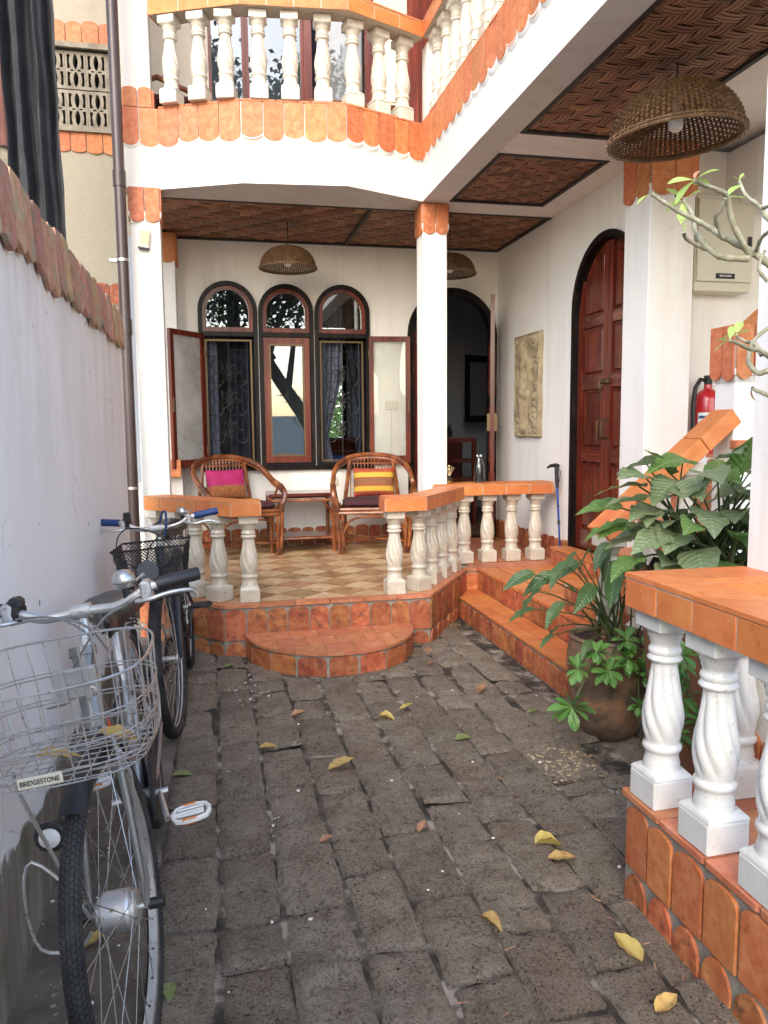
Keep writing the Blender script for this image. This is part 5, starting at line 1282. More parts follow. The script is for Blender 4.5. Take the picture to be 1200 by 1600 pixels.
# carved stone relief
rp = thing('stone_relief', 'carved sandstone relief of a standing figure among flowers on the side wall', 'relief', (XW, 6.15, 1.3))
NU, NV = 56, 96; py0, py1, pz0, pz1 = 6.44, 5.91, 1.268, 2.135
def E(u, v, cu, cv, ru, rv, h): q = 1 - ((u - cu) / ru) ** 2 - ((v - cv) / rv) ** 2; return h * sqrt(q) if q > 0 else 0
def cap(u, v, a, b, ra, rb, h):
    """raised limb from a to b in plaque units (v stretched to true proportion)"""
    p = V((u, v * 1.63)); a = V((a[0], a[1] * 1.63)); b = V((b[0], b[1] * 1.63)); d = b - a; t = max(0, min(1, (p - a).dot(d) / d.length_squared)); r = ra + (rb - ra) * t; q = 1 - ((p - a - d * t).length / r) ** 2
    return h * sqrt(q) if q > 0 else 0
def relief(u, v):
    h = .002 * noise.noise(V((u * 14, v * 22, 2))) + .0012 * noise.noise(V((u * 40, v * 60, 5))); f = 0
    fig = max(cap(u, v, (.42, .845), (.42, .80), .095, .085, .050), cap(u, v, (.34, .89), (.30, .80), .07, .05, .040), cap(u, v, (.42, .80), (.44, .73), .05, .05, .034), cap(u, v, (.32, .70), (.58, .70), .085, .085, .044), cap(u, v, (.45, .70), (.45, .55), .15, .10, .050), cap(u, v, (.45, .55), (.44, .43), .10, .18, .056),
              cap(u, v, (.42, .42), (.40, .26), .18, .13, .050), cap(u, v, (.40, .28), (.44, .10), .13, .10, .044), cap(u, v, (.62, .69), (.70, .55), .05, .042, .036), cap(u, v, (.70, .55), (.58, .46), .042, .036, .034), cap(u, v, (.28, .69), (.20, .54), .05, .042, .034), cap(u, v, (.20, .54), (.26, .42), .042, .034, .032))
    if v < .44 and fig > .015: fig += .0045 * sin(26 * (u + .55 * v) + 2.2 * sin(v * 16))
    f = fig
    for (cu, cv, r) in ((.82, .90, .13), (.88, .76, .10), (.80, .64, .08), (.86, .36, .12), (.74, .22, .13), (.16, .22, .14), (.20, .07, .11), (.60, .06, .10), (.14, .90, .11), (.62, .93, .08), (.88, .10, .10), (.86, .50, .08)):
        du, dv = u - cu, (v - cv) * 1.63; rr = sqrt(du * du + dv * dv)
        if rr < r: f = max(f, .026 * sqrt(1 - (rr / r) ** 2) * (.62 + .38 * cos(6 * atan2(dv, du) + 1.5)))
    if min(u, 1 - u) < .035 or min(v, 1 - v) < .02: f = max(f, .010)
    return h + f
vs = []; fs = []
for j in range(NV + 1):
    for i in range(NU + 1):
        u, v = i / NU, j / NV; e = 1 if 0 < i < NU and 0 < j < NV else 0
        jx = .012 * noise.noise(V((u * 3, v * 5, 9))) if not e else 0
        vs.append((XW - (.030 + relief(u, v) if e else .002), py0 + (py1 - py0) * u + jx, pz0 + (pz1 - pz0) * v + jx))
for j in range(NV):
    for i in range(NU): a = j * (NU + 1) + i; fs.append((a, a + 1, a + NU + 2, a + NU + 1))
part('slab', MB().add(vs, fs, True), K['sandstone'], rp, angle=80)
ls = thing('light_switch', 'ivory light switch with a thin conduit, behind the right window leaf', 'switch', (1.58, YW, 1.5))
part('plate', MB().box((1.545, YW - .020, 1.525), (1.660, YW, 1.598), .004), K['switch'], ls)
part('conduit', MB().box((1.598, YW - .008, .48), (1.610, YW, 1.524)), K['switch'], ls)
so2 = thing('socket_plate', 'small ivory socket low on the wall behind the side table', 'socket', (1.05, YW, .9))
part('plate', MB().box((1.02, YW - .016, .84), (1.10, YW, .92), .004), K['switch'], so2)
kb = thing('key_box', 'pale key lock box hanging crookedly from a wire on the left column', 'key box', (-.40, 5.55, 2.6))
Mk = T(-.403, 5.545, 2.63) @ R(8, 'Y')
part('body', MB().box((-.034, -.022, -.068), (.034, 0.0, .062), .008, Mk), K['switch'], kb)
part('dark_base', MB().box((-.036, -.025, -.074), (.036, 0.001, -.060), .004, Mk), K['plastic'], kb)
part('keypad', MB().box((-.026, -.0235, -.045), (.026, -.0215, .045), .001, Mk), MAT('pale_gold', (.55, .43, .22), .4), kb)
part('shackle', MB().tube([Mk @ V((-.014, -.01, .06)), Mk @ V((-.014, -.01, .092)), Mk @ V((0, -.01, .104)), Mk @ V((.014, -.01, .092)), Mk @ V((.014, -.01, .06))], .004, 6), K['steel'], kb)
part('wire', MB().tube([(-.49, 5.555, 2.725), (-.44, 5.545, 2.735), (-.41, 5.545, 2.745), (-.375, 5.555, 2.742)], .0022, 5), K['steel'], kb)

# ================================================================== pipe and neighbouring building
dp = thing('downpipe', 'dark brown plastic downpipe running up beside the left column', 'pipe', (-.545, 5.43, 0))
part('pipe', MB().tube([(-.538, 5.43, .2), (-.538, 5.43, 6.3)], .036, 16), K['pipe'], dp)
for z in (1.98, 2.92, 4.25): part('coupling', MB().tube([(-.538, 5.43, z), (-.538, 5.43, z + .10)], .042, 16), K['pipe'], dp)
for z in (.96, 2.45): part('bracket', MB().tube([(-.538, 5.43, z), (-.538, 5.43, z + .018)], .041, 16).box((-.62, 5.42, z), (-.53, 5.47, z + .016)), K['steel'], dp)
part('elbow', MB().tube([(-.538, 5.43, .2), (-.538, 5.45, .13), (-.54, 5.52, .09)], .040, 14), K['pipe'], dp)
nb = thing('neighbour_house', 'speckled beige neighbouring house with terracotta bands and pierced blocks, behind the left wall', 'building', (-1.6, 7.6, 0))
FN = FR((0, 7.6, 0), (1, 0, 0))
b = MB().holed(rect(-3.4, -.50, 0, 6.6), [rect(-2.06, -.66, 4.035, 4.70)], .2, FN); part('wall', b, K['stucco'], nb)
part('sill', MB().box((-2.1, 7.56, 3.995), (-.60, 7.62, 4.035)).box((-2.1, 7.565, 4.70), (-.60, 7.62, 4.745)), K['breeze'], nb)
part('black_shade_sheet', MB().box((-2.2, 7.95, 3.9), (-.5, 8.0, 4.9)), K['plastic'], nb)  # black sheet standing in for the shade behind the pierced blocks
row(nb, 'band_tile', 'tall', 'terra', (-2.1, 7.6), (-.60, 7.6), 4.745, .185, .137, t=.015)
row(nb, 'band_tile', 'scallop', 'terra', (-2.1, 7.6), (-.60, 7.6), 3.995, .175, .137, t=.015, hang=True)
row(nb, 'band_tile', 'tall', 'terra_old', (-2.1, 7.6), (-.60, 7.6), 2.50, .19, .137, t=.015)
row(nb, 'band_tile', 'scallop', 'terra_old', (-2.1, 7.6), (-.60, 7.6), 1.93, .19, .137, t=.015, hang=True)
part('lower_sill', MB().box((-2.1, 7.56, 2.46), (-.60, 7.62, 2.50)), K['breeze'], nb)
part('louvre', MB().box((-2.0, 7.57, 1.96), (-.64, 7.61, 2.45)), K['dark_trim'], nb)
def ell(cx, cz, rx, rz, n=10): return [(cx + rx * cos(2 * pi * i / n), cz + rz * sin(2 * pi * i / n)) for i in range(n)]
def breeze():
    w_, h_ = .172, .318; hs = []
    for cz in (.085, .233):
        hs.append([(w_ / 2 + .021 * cos(a) * abs(cos(a)) ** .3, cz + .064 * sin(a)) for a in [2 * pi * i / 12 for i in range(12)]])
        for s_ in (-1, 1):
            ex = w_ / 2 + s_ * .070; p = [(ex, cz - .060), (ex, cz + .060)] + [(w_ / 2 + s_ * (.040 + .012 * (1 - (t) ** 2) - .0 * t), cz + .058 * t) for t in (.95, .5, 0, -.5, -.95)]
            hs.append(p)
    for s_ in (-1, 1): hs.append(ell(w_ / 2 + s_ * .030, .159, .017, .0075, 8))
    return MB().holed(rect(0, w_, 0, h_), hs, .09).mesh('pierced_block', K['breeze'])
BRZ = breeze()
for i in range(8):
    for j in range(2): inst('pierced_block', BRZ, nb, T(-2.04 + .174 * i, 7.615, 4.04 + .328 * j))
sc = MB(); vs = []; fs = []; n = 70; m = 24
for j in range(m + 1):
    z = 2.15 + 2.7 * j / m; f0 = (z - 2.15) / 2.7
    for i in range(n + 1):
        f = i / n; xl = -1.16; xr = -.835 - .035 * f0; x = xl + (xr - xl) * f
        y = 5.25 + .055 * sin(f * 17 + .4 * sin(z * 1.3)) + .02 * sin(f * 41 + z) + .02 * noise.noise(V((f * 6, z * 2.2, 3)))
        vs.append((x + .012 * noise.noise(V((f * 3, z * 3, 8))), y, z))
for j in range(m):
    for i in range(n): a = j * (n + 1) + i; fs.append((a, a + 1, a + n + 2, a + n + 1))
o = part('shade_cloth', sc.add(vs, fs, True), K['shade_cloth'], angle=80); tag(o, 'black shade cloth hanging in folds over the left boundary wall', 'cloth')
co_ = MB(); vs = []; fs = []
for i in range(60):
    x = -1.85 + .9 * i / 59
    for (z) in (3.08 + .22 * (x + 1.0) * -1, 5.4): vs.append((x, 5.42 + .012 * sin(i * 1.15), z))
for i in range(59): fs.append((2 * i, 2 * i + 2, 2 * i + 3, 2 * i + 1))
o = part('corrugated_sheet', co_.add(vs, fs, True), K['rust_sheet']); tag(o, 'rusty brown corrugated sheet at the top left behind the shade cloth', 'metal sheet')
o = part('concrete_post', MB().box((-1.62, 5.46, 0), (-1.08, 5.6, 3.4), .02), K['breeze']); tag(o, 'grey green concrete post under the corrugated sheet, top left corner', 'post')
# ================================================================== bicycles
def cr(p, n=4, closed=False):
    out = []; p = [V(q) for q in p]; m = len(p)
    for i in range(m if closed else m - 1):
        p0, p1, p2, p3 = (p[(i - 1) % m], p[i], p[(i + 1) % m], p[(i + 2) % m]) if closed else (p[max(i - 1, 0)], p[i], p[i + 1], p[min(i + 2, m - 1)])
        for k in range(n):
            f = k / n; out.append(.5 * ((2 * p1) + (p2 - p0) * f + (2 * p0 - 5 * p1 + 4 * p2 - p3) * f * f + (3 * p1 - p0 - 3 * p2 + p3) * f ** 3))
    return out if closed else out + [p[-1]]
RY = R(90, 'Y')
def tyre_mesh(r=.0185, knob=False):
    b = MB(); Rr = .318; N = 96; n = 14; vs = []; fs = []
    for i in range(N):
        a = 2 * pi * i / N
        for k in range(n):
            t = 2 * pi * k / n; q = Rr + r * cos(t); vs.append((r * 1.05 * sin(t), q * cos(a), q * sin(a)))
    for i in range(N):
        for k in range(n): j, l = (i + 1) % N, (k + 1) % n; fs.append((i * n + k, i * n + l, j * n + l, j * n + k))
    b.add(vs, fs, True)
    NB = 170
    for i in range(NB):
        for (t, wd, ln) in ((0, .003, .0035), (.38, .0028, .004), (-.38, .0028, .004), (.76, .003, .0038), (-.76, .003, .0038), (1.12, .0025, .003), (-1.12, .0025, .003)):
            a = 2 * pi * (i + (.5 if abs(t) in (.38, 1.12) else 0)) / NB; q = Rr + (r + .0004) * cos(t); h = .0020 if not knob else .0035
            M = Matrix.Rotation(a, 4, 'X') @ T(r * 1.05 * sin(t), q, 0) @ Matrix.Rotation(-t, 4, 'Z')
            b.box((-wd, -.001, -ln), (wd, h, ln), 0, M)
    return b.mesh('tyre', K['rubber'])
def rim_w(mat, depth=.016):
    return MB().lathe([(.298 - depth * .2, -.010), (.308, -.013), (.3115, -.012), (.3115, .012), (.308, .013), (.298 - depth * .2, .010), (.298 - depth * .2, -.010)], 96, RY).mesh('wheel', mat, 25)
TY1_, TY2_ = tyre_mesh(), tyre_mesh(.024, True)
RIMA, RIMB = rim_w(K['alu']), rim_w(K['alu'])
SPK = MB().tube([(0, 0, 0), (0, 0, 1)], .0011, 5).mesh('spoke', K['steel'])
def wheel(parent, M, tyre, rim, hubprof, nsp=32, hubr=.024, hw=.032, hubmat='alu', extras=True):
    w_ = inst('wheel', rim, parent, M); inst('tyre', tyre, w_)
    part('hub', MB().lathe(hubprof, 24, RY), K[hubmat], w_, angle=20)
    for i in range(nsp):
        sd = 1 if i % 2 else -1; a = 2 * pi * i / nsp; a2 = a + (.62 if (i // 2) % 2 else -.62)
        p = V((sd * hw, hubr * cos(a2), hubr * sin(a2))); q = V((sd * .003, .298 * cos(a), .298 * sin(a))); d = q - p
        inst('spoke', SPK, w_, T(p) @ d.to_track_quat('Z', 'Y').to_matrix().to_4x4() @ SC(1, 1, d.length))
    b = MB()
    for i in range(nsp):
        a = 2 * pi * i / nsp; b.tube([(0, .291 * cos(a), .291 * sin(a)), (0, .302 * cos(a), .302 * sin(a))], .0024, 5)
    b.tube([(0, .297 * cos(.4), .297 * sin(.4)), (0, .262 * cos(.4), .262 * sin(.4))], .0035, 6)
    o_ = part('nipples', b, K['plastic'], w_); o_['kind'] = 'stuff'; return w_
def arcfender(cy, cz, r, a0, a1, wd, n=24):
    b = MB(); vs = []; fs = []; m = 6
    for i in range(n + 1):
        a = radians(a0 + (a1 - a0) * i / n)
        for k in range(m + 1):
            t = -1 + 2 * k / m; rr = r - .010 * t * t; vs.append((wd * t, cy + rr * cos(a), cz + rr * sin(a)))
    for i in range(n):
        for k in range(m): a = i * (m + 1) + k; fs.append((a, a + 1, a + m + 2, a + m + 1))
    return b.add(vs, fs, True)
def pedal(parent, x, y, z, mat, refl=True, sgn=1):
    b = MB(); b.tube([(x - sgn * .05, y, z), (x + sgn * .04, y, z)], .008, 8)
    b.tube(cr([(x - sgn * .035, y - .035, z), (x + sgn * .045, y - .035, z), (x + sgn * .045, y + .035, z), (x - sgn * .035, y + .035, z)], 3, True), .0075, 6, True)
    for yy in (-.018, .018): b.tube([(x - sgn * .03, y + yy, z + .004), (x + sgn * .04, y + yy, z + .004)], .004, 5)
    p_ = part('pedal', b, mat, parent)
    if refl:
        for yy in (-.043, .043): part('reflector', MB().box((x - .02, y + yy - .004, z - .009), (x + .02, y + yy + .004, z + .009), .002), K['amber'], p_)
def saddle(parent, y, z, mat, L=.26, Wd=.105):
    vs = []; fs = []; n = 18; m = 14
    for i in range(n + 1):
        f = i / n; wd = (.022 + (Wd - .022) * max(0, (f - .25) / .75) ** .8 if f > .25 else .022 * (.35 + .65 * sin(min(1, f / .2) * pi / 2))); wd *= (1 if f < .93 else sqrt(max(.05, 1 - ((f - .93) / .07) ** 2 * .85)))
        for k in range(m):
            t = 2 * pi * k / m; zz = .042 * sin(t) if sin(t) > 0 else .045 * sin(t)
            vs.append((wd * cos(t), y - L * .6 + L * f, z + zz * (1 if f > .05 else .6) + .018 * max(0, f - .6)))
    for i in range(n):
        for k in range(m): l = (k + 1) % m; fs.append((i * m + k, i * m + l, (i + 1) * m + l, (i + 1) * m + k))
    fs += [tuple(range(m))[::-1], tuple(n * m + k for k in range(m))]
    s_ = part('saddle', MB().add(vs, fs, True), mat, parent, angle=60)
    b = MB()
    for sx in (-1, 1): b.tube([(sx * .02, y - .13, z - .03), (sx * .022, y, z - .055), (sx * .045, y + .08, z - .02)], .004, 6)
    for sx in (-1, 1):
        pts = [(sx * .05 + .016 * cos(a), y + .06 + .016 * sin(a), z - .07 + .05 * a / (8 * pi)) for a in [i * .5 for i in range(51)]]; b.tube(pts, .003, 5)
    part('springs', b, K['plastic'], s_); return s_
def bell(parent, p, r=.026):
    p = V(p); b = MB().lathe([(r * .98, 0), (r, r * .18), (r * .92, r * .55), (r * .6, r * .9), (r * .2, r * 1.02), (.0005, r * 1.03)], 20, T(p))
    b.lathe([(.0005, -r * .55), (r * .75, -r * .5), (r * .95, -r * .15), (r * .95, -.002)], 20, T(p)); o = part('bell', b, K['steel'], parent)
    part('striker', MB().tube([p + V((r * .7, 0, -r * .2)), p + V((r * 1.2, -.004, 0)), p + V((r * 1.75, -.006, r * .35))], [.004, .006, .007], 7, flat=.6), K['steel'], o)
    part('clamp', MB().tube([p + V((0, 0, -r * .5)), p + V((0, 0, -r * 1.6))], .009, 8), K['plastic'], o)

def city_bike():
    t = thing('bicycle', 'silver grey city bicycle with a wire front basket, nearest at the lower left', 'bicycle', M=T(-.168, 1.640, 0) @ R(3, 'Z') @ R(-8.2, 'Y'))
    FS_ = T(0, .09, 0) @ R(-7.5, 'Z') @ T(0, -.09, 0)
    hubp = [(.001, -.062), (.007, -.062), (.007, -.045), (.030, -.044), (.034, -.040), (.034, -.034), (.041, -.032), (.043, -.028), (.043, .022), (.040, .028), (.036, .030), (.036, .038), (.028, .042), (.010, .044), (.007, .045), (.007, .066), (.001, .066)]
    fw = wheel(t, FS_ @ T(0, 0, .335), TY1_, RIMA, hubp, 28, .036, .034)
    part('axle_nut', MB().tube([(.062, 0, 0), (.095, 0, 0)], .012, 10), K['plastic'], fw); part('axle_nut', MB().tube([(-.062, 0, 0), (-.085, 0, 0)], .011, 10), K['plastic'], fw)
    rh = [(.001, -.06), (.007, -.06), (.007, -.04), (.030, -.038), (.030, -.030), (.018, -.026), (.018, .026), (.030, .030), (.030, .038), (.007, .04), (.007, .06), (.001, .06)]
    wheel(t, T(0, 1.06, .335), TY1_, RIMA, rh, 28, .028, .032)
    b = MB()
    for sx in (-1, 1): b.tube(cr([(sx * .056, 0, .335), (sx * .056, .012, .40), (sx * .048, .05, .56), (sx * .038, .078, .68), (sx * .016, .088, .715)]), [.008] * 4 + [.010] * 4 + [.012] * 9, 9, flat=.75)
    b.tube([(0, .086, .70), (0, .10, .735)], .018, 10); part('fork', b, K['frame_grey'], t, M=FS_)
    b = MB()
    b.tube([(.06, -.005, .335), (.075, -.02, .40), (.105, -.10, .68), (.10, -.12, .735)], .0045, 6); b.tube([(-.06, -.005, .335), (-.075, -.02, .40), (-.105, -.10, .68), (-.10, -.12, .735)], .0045, 6); part('basket_stay', b, K['alu'], t, M=FS_)
    part('fender', arcfender(0, .335, .357, 40, 118, .025), K['plastic'], t, M=FS_)
    part('head_tube', MB().tube([(0, .098, .72), (0, .158, .872)], .0245, 16).tube([(0, .096, .715), (0, .099, .728)], .030, 14).tube([(0, .153, .860), (0, .160, .878)], .030, 14), K['frame_grey'], t)
    part('stem', MB().tube([(0, .157, .875), (0, .178, .93), (0, .182, .952)], .0115, 10).tube([(-.022, .18, .955), (.022, .18, .955)], .018, 12), K['alu'], t, M=FS_)
    part('head_badge', MB().tube([(0, .105, .795), (0, .118, .791)], .012, 14), K['steel'], t)
    half = [(0, .18, .955), (.045, .178, .953), (.085, .172, .955), (.125, .172, .972), (.165, .185, .985), (.255, .215, .988)]
    bar = [(-x, y, z) for x, y, z in half[::-1]] + half[1:]
    part('handlebar', MB().tube(cr(bar), .0112, 10), K['alu'], t, M=FS_)
    for sx in (-1, 1):
        part('grip', MB().tube([(sx * .168, .186, .985), (sx * .172, .188, .986), (sx * .262, .217, .989), (sx * .266, .218, .989)], [.0150, .0160, .0160, .0135], 14), K['plastic'], t, M=FS_)
        lv = MB().box((sx * .150 - .012, .150, .955), (sx * .150 + .012, .195, 1.003), .006)
        lv.tube(cr([(sx * .13, .150, .962), (sx * .16, .135, .965), (sx * .20, .145, .970), (sx * .245, .160, .966), (sx * .258, .166, .952)]), [.009] * 5 + [.0085] * 8 + [.006] * 4, 8, flat=.6); part('brake_lever', lv, K['alu'], t, M=FS_)
    part('shifter', MB().tube([(-.155, .18, .985), (-.125, .172, .975)], .022, 12).box((-.15, .16, .985), (-.118, .20, 1.012), .008), K['plastic'], t, M=FS_)
    bell(t, FS_ @ V((.105, .172, 1.008)))
    b = MB()
    b.tube(cr([(.13, .148, .962), (.07, .10, .95), (.02, .085, .90), (-.03, .09, .83), (-.045, .085, .78)]), .0028, 6); b.tube(cr([(-.13, .148, .962), (-.06, .10, .97), (.02, .08, .95), (.06, .09, .88), (.07, .12, .80), (.05, .20, .70)]), .0028, 6); b.tube(cr([(-.12, .16, .97), (-.03, .11, .965), (.03, .10, .91), (.02, .11, .85)]), .0025, 6)
    b.tube(cr([(-.045, .085, .78), (-.08, .07, .785), (-.03, .06, .79)]), .002, 5); part('cable', b, K['frame_grey'], t)
    # wire basket
    b = MB()
    def loop(z, hx, hy, cy, dz=0.0, n=40):
        pts = []
        for i in range(n):
            a = 2 * pi * i / n; c_, s_ = cos(a), sin(a); k = (abs(c_) ** 3.2 + abs(s_) ** 3.2) ** (-1 / 3.2); y = cy + hy * k * s_; pts.append(V((hx * k * c_, y, z + dz * (y - cy) / hy)))
        return pts
    lv_ = [(.925, .192, .142, -.105, .012), (.86, .186, .138, -.103, .008), (.852, .185, .138, -.103, .008), (.808, .179, .133, -.10, .004), (.800, .178, .133, -.10, .004), (.760, .173, .130, -.10, 0), (.753, .172, .130, -.10, 0), (.732, .158, .120, -.10, 0)]
    for i, q in enumerate(lv_): b.tube(loop(*q[:4], q[4]), .0028 if i == 0 else .0016, 6, True)
    tp = loop(*lv_[0][:4], lv_[0][4], 38); md = loop(*lv_[5][:4], 0, 38); bt = loop(*lv_[7][:4], 0, 38)
    wj = random.Random(4)
    for p, q, r_ in zip(tp, md, bt):
        J = lambda k: V((wj.gauss(0, k), wj.gauss(0, k), 0)); b.tube([p, p.lerp(q, .4) + J(.0022), q + J(.002), r_], .0014, 5)
    for i in range(-5, 6):
        x = .028 * i; k = .118 * (1 - (abs(x) / .158) ** 4) ** .25; b.tube([(x, -.10 - k, .732), (x, -.10 + k, .732)], .0014, 5)
    for i in range(-4, 5):
        y = .026 * i; k = .155 * (1 - (abs(y) / .12) ** 4) ** .25; b.tube([(-k, -.10 + y, .731), (k, -.10 + y, .731)], .0014, 5)
    bk = part('basket', b, K['steel'], t, M=FS_)
    np2 = part('name_plate', MB().box((-.052, -.2335, .742), (.026, -.230, .763), .003), K['switch'], bk)
    me = text_mesh('BRIDGESTONE', .0130, K['black_mark']); me.transform(Matrix.Scale(.80, 4, (1, 0, 0))); inst('lettering', me, np2, T(-.013, -.2342, .7525) @ R(90, 'X'))
    b = MB().box((-.045, .028, .805), (.045, .034, .868), .004); b.box((-.03, .02, .80), (-.018, .03, .87), .002); b.box((.018, .02, .80), (.03, .03, .87), .002); b.tube([(-.035, .024, .815), (-.035, .03, .815)], .010, 8); b.tube([(.03, .024, .815), (.03, .03, .815)], .010, 8); part('bracket', b, K['steel'], bk)
    # frame
    b = MB().tube(cr([(0, .125, .775), (0, .24, .60), (0, .40, .40), (0, .52, .31), (0, .63, .285)]), .0215, 12); b.tube(cr([(0, .145, .835), (0, .28, .66), (0, .46, .47), (0, .62, .41), (0, .70, .42)]), .014, 10)
    b.tube([(0, .63, .285), (0, .70, .42), (0, .77, .60)], .0165, 12); b.tube([(-.035, .63, .285), (.035, .63, .285)], .022, 14); part('frame', b, K['frame_grey'], t)
    for sx in (-1, 1):
        b = MB().tube(cr([(sx * .02, .65, .285), (sx * .045, .75, .29), (sx * .062, 1.06, .335)]), .008, 8); b.tube([(sx * .016, .75, .57), (sx * .05, .87, .50), (sx * .062, 1.06, .335)], .0075, 8); part('rear_stay', b, K['frame_grey'], t)
    part('sticker', MB().tube([(0, .176, .697), (0, .20, .661)], .0222, 12), K['orange_mark'], t)
    part('seat_post', MB().tube([(0, .76, .58), (0, .815, .74)], .013, 10), K['alu'], t)
    saddle(t, .84, .80, K['saddle'], .27, .115)
    part('rear_fender', arcfender(1.06, .335, .36, 20, 165, .027, 36), K['frame_grey'], t)
    part('chain_case', MB().prism([(.55, .24), (.64, .20), (1.02, .30), (1.10, .335), (1.02, .37), (.66, .37), (.57, .34)], .012, FR((.046, 0, 0), (0, 1, 0))), K['plastic'], t)
    b = MB().tube([(.055, .63, .285), (.075, .49, .265)], .009, 8).tube([(-.055, .63, .285), (-.075, .77, .305)], .009, 8); b.tube([(-.08, .63, .285), (.08, .63, .285)], .010, 8); part('crank', b, K['alu'], t)
    pedal(t, .135, .49, .265, K['white_paint']); pedal(t, -.13, .77, .305, K['white_paint'], sgn=-1)
    part('kickstand', MB().tube([(-.06, 1.02, .30), (-.15, 1.0, .06), (-.19, 1.0, .012)], .007, 8).tube([(.06, 1.06, .335), (.07, 1.09, .42), (.075, 1.07, .50)], .006, 8), K['alu'], t)
    b = MB().tube(cr([(-.075, -.02, .41), (-.14, -.03, .50), (-.17, -.03, .42), (-.165, -.02, .30), (-.10, .0, .27), (-.065, .0, .30)]), .0036, 7); part('lamp_guard', b, K['alu'], t, M=FS_)
    b = MB().lathe([(.001, -.055), (.018, -.05), (.030, -.02), (.034, .0), (.030, .004), (.001, .006)], 16, T(-.105, .0, .53) @ R(90, 'X') @ R(0, 'Y')); part('headlamp', b, K['plastic'], t, M=FS_)
    part('lamp_lens', MB().lathe([(.001, .010), (.014, .008), (.022, .002), (.022, -.002)], 16, T(-.105, -.004, .53) @ R(90, 'X')), K['white_paint'], t, M=FS_)
    return t
city_bike()
def mountain_bike():
    t = thing('bicycle', 'dark blue bicycle with a black mesh basket and blue grips, parked farther back', 'bicycle', M=T(-.190, 3.49, 0) @ R(-4.5, 'Y') @ R(-1, 'Z'))
    FS_ = T(0, .09, 0) @ R(-4, 'Z') @ T(0, -.09, 0)
    hp_ = [(.001, -.055), (.006, -.055), (.006, -.045), (.026, -.043), (.026, -.036), (.014, -.03), (.014, .03), (.026, .036), (.026, .043), (.006, .045), (.006, .06), (.001, .06)]
    wheel(t, FS_ @ T(0, 0, .335), TY2_, RIMB, hp_, 32, .024, .036, 'alu'); wheel(t, T(0, 1.02, .335), TY2_, RIMB, hp_, 32, .024, .036, 'alu')
    b = MB()
    for sx in (-1, 1): b.tube([(sx * .052, 0, .335), (sx * .052, .02, .44), (sx * .048, .06, .62), (sx * .044, .075, .70)], [.012, .014, .019, .020], 10)
    b.tube([(-.046, .074, .70), (.046, .074, .70)], .018, 10); part('fork', b, K['frame_dark'], t, M=FS_)
    part('head_tube', MB().tube([(0, .082, .70), (0, .118, .83)], .021, 12), K['frame_dark'], t)
    part('stem', MB().tube([(0, .118, .83), (0, .13, .875)], .014, 10).tube([(0, .13, .875), (0, .105, .915)], .014, 10).tube([(-.03, .10, .915), (.03, .10, .915)], .017, 10), K['alu'], t, M=FS_)
    half = [(0, .10, .915), (.05, .10, .915), (.10, .108, .925), (.15, .12, .95), (.265, .15, .962)]
    part('handlebar', MB().tube(cr([(-x, y, z) for x, y, z in half[::-1]] + half[1:]), .0115, 10), K['alu'], t, M=FS_)
    for sx in (-1, 1):
        part('grip', MB().tube([(sx * .165, .124, .953), (sx * .27, .152, .964)], .0165, 12), K['blue_grip'], t, M=FS_)
        part('brake_lever', MB().box((sx * .145 - .01, .085, .925), (sx * .145 + .01, .125, .965), .004).tube(cr([(sx * .13, .085, .93), (sx * .17, .07, .925), (sx * .23, .085, .93), (sx * .275, .10, .915)]), .006, 7), K['alu'], t, M=FS_)
    part('shifter', MB().tube([(-.15, .12, .955), (-.115, .11, .945)], .019, 10).box((-.14, .09, .955), (-.11, .12, 1.0), .005), K['plastic'], t, M=FS_)
    bell(t, FS_ @ V((.115, .115, .975)), .024)
    part('cable_lock', MB().tube(cr([(.015, .085, .94), (.035, .08, .985), (.048, .08, .985), (.045, .08, .93), (.03, .08, .88)]), .005, 6), K['blue_grip'], t, M=FS_)
    b = MB(); b.tube(cr([(.13, .08, .93), (.06, .0, .92), (-.02, -.03, .86), (-.05, .0, .78), (-.02, .05, .72)]), .003, 6); b.tube(cr([(-.13, .08, .93), (-.05, .0, .93), (.04, -.04, .88), (.06, .0, .78), (.04, .12, .70)]), .003, 6); b.tube(cr([(-.12, .09, .94), (-.16, .0, .90), (-.15, -.06, .82), (-.06, .0, .74)]), .003, 6); part('cable', b, K['plastic'], t)
    b = MB(); tpx, tpy, bx_, by_ = .148, .12, .112, .092; cy = -.075; z0, z1 = .655, .868
    def pt(side, f, g):
        hx = bx_ + (tpx - bx_) * g; hy = by_ + (tpy - by_) * g; z = z0 + (z1 - z0) * g
        return {0: (-hx + 2 * hx * f, cy - hy, z), 1: (hx, cy - hy + 2 * hy * f, z), 2: (hx - 2 * hx * f, cy + hy, z), 3: (-hx, cy + hy - 2 * hy * f, z)}[side]
    for s_ in range(4):
        nn = 18 if s_ % 2 == 0 else 13
        for i in range(-nn, nn):
            for sg in (1, -1):
                pts = []
                for k in range(7):
                    f = (i / nn) + (k / 6) * .8 if sg > 0 else (i / nn) + 1 - (k / 6) * .8
                    if 0 <= f <= 1: pts.append(pt(s_, f, k / 6))
                if len(pts) > 1: b.tube(pts, .0018, 3, caps=False)
    for g in (0, 1): b.tube([pt(0, 0, g), pt(0, 1, g), pt(1, 1, g), pt(2, 1, g)], .0045 if g else .003, 6, True)
    for i in range(15):
        x = -bx_ + 2 * bx_ * i / 14; b.tube([(x, cy - by_, z0), (x, cy + by_, z0)], .0014, 3)
        y = cy - by_ + 2 * by_ * i / 14; b.tube([(-bx_, y, z0), (bx_, y, z0)], .0014, 3)
    bk = part('basket', b, K['iron'], t, M=FS_)
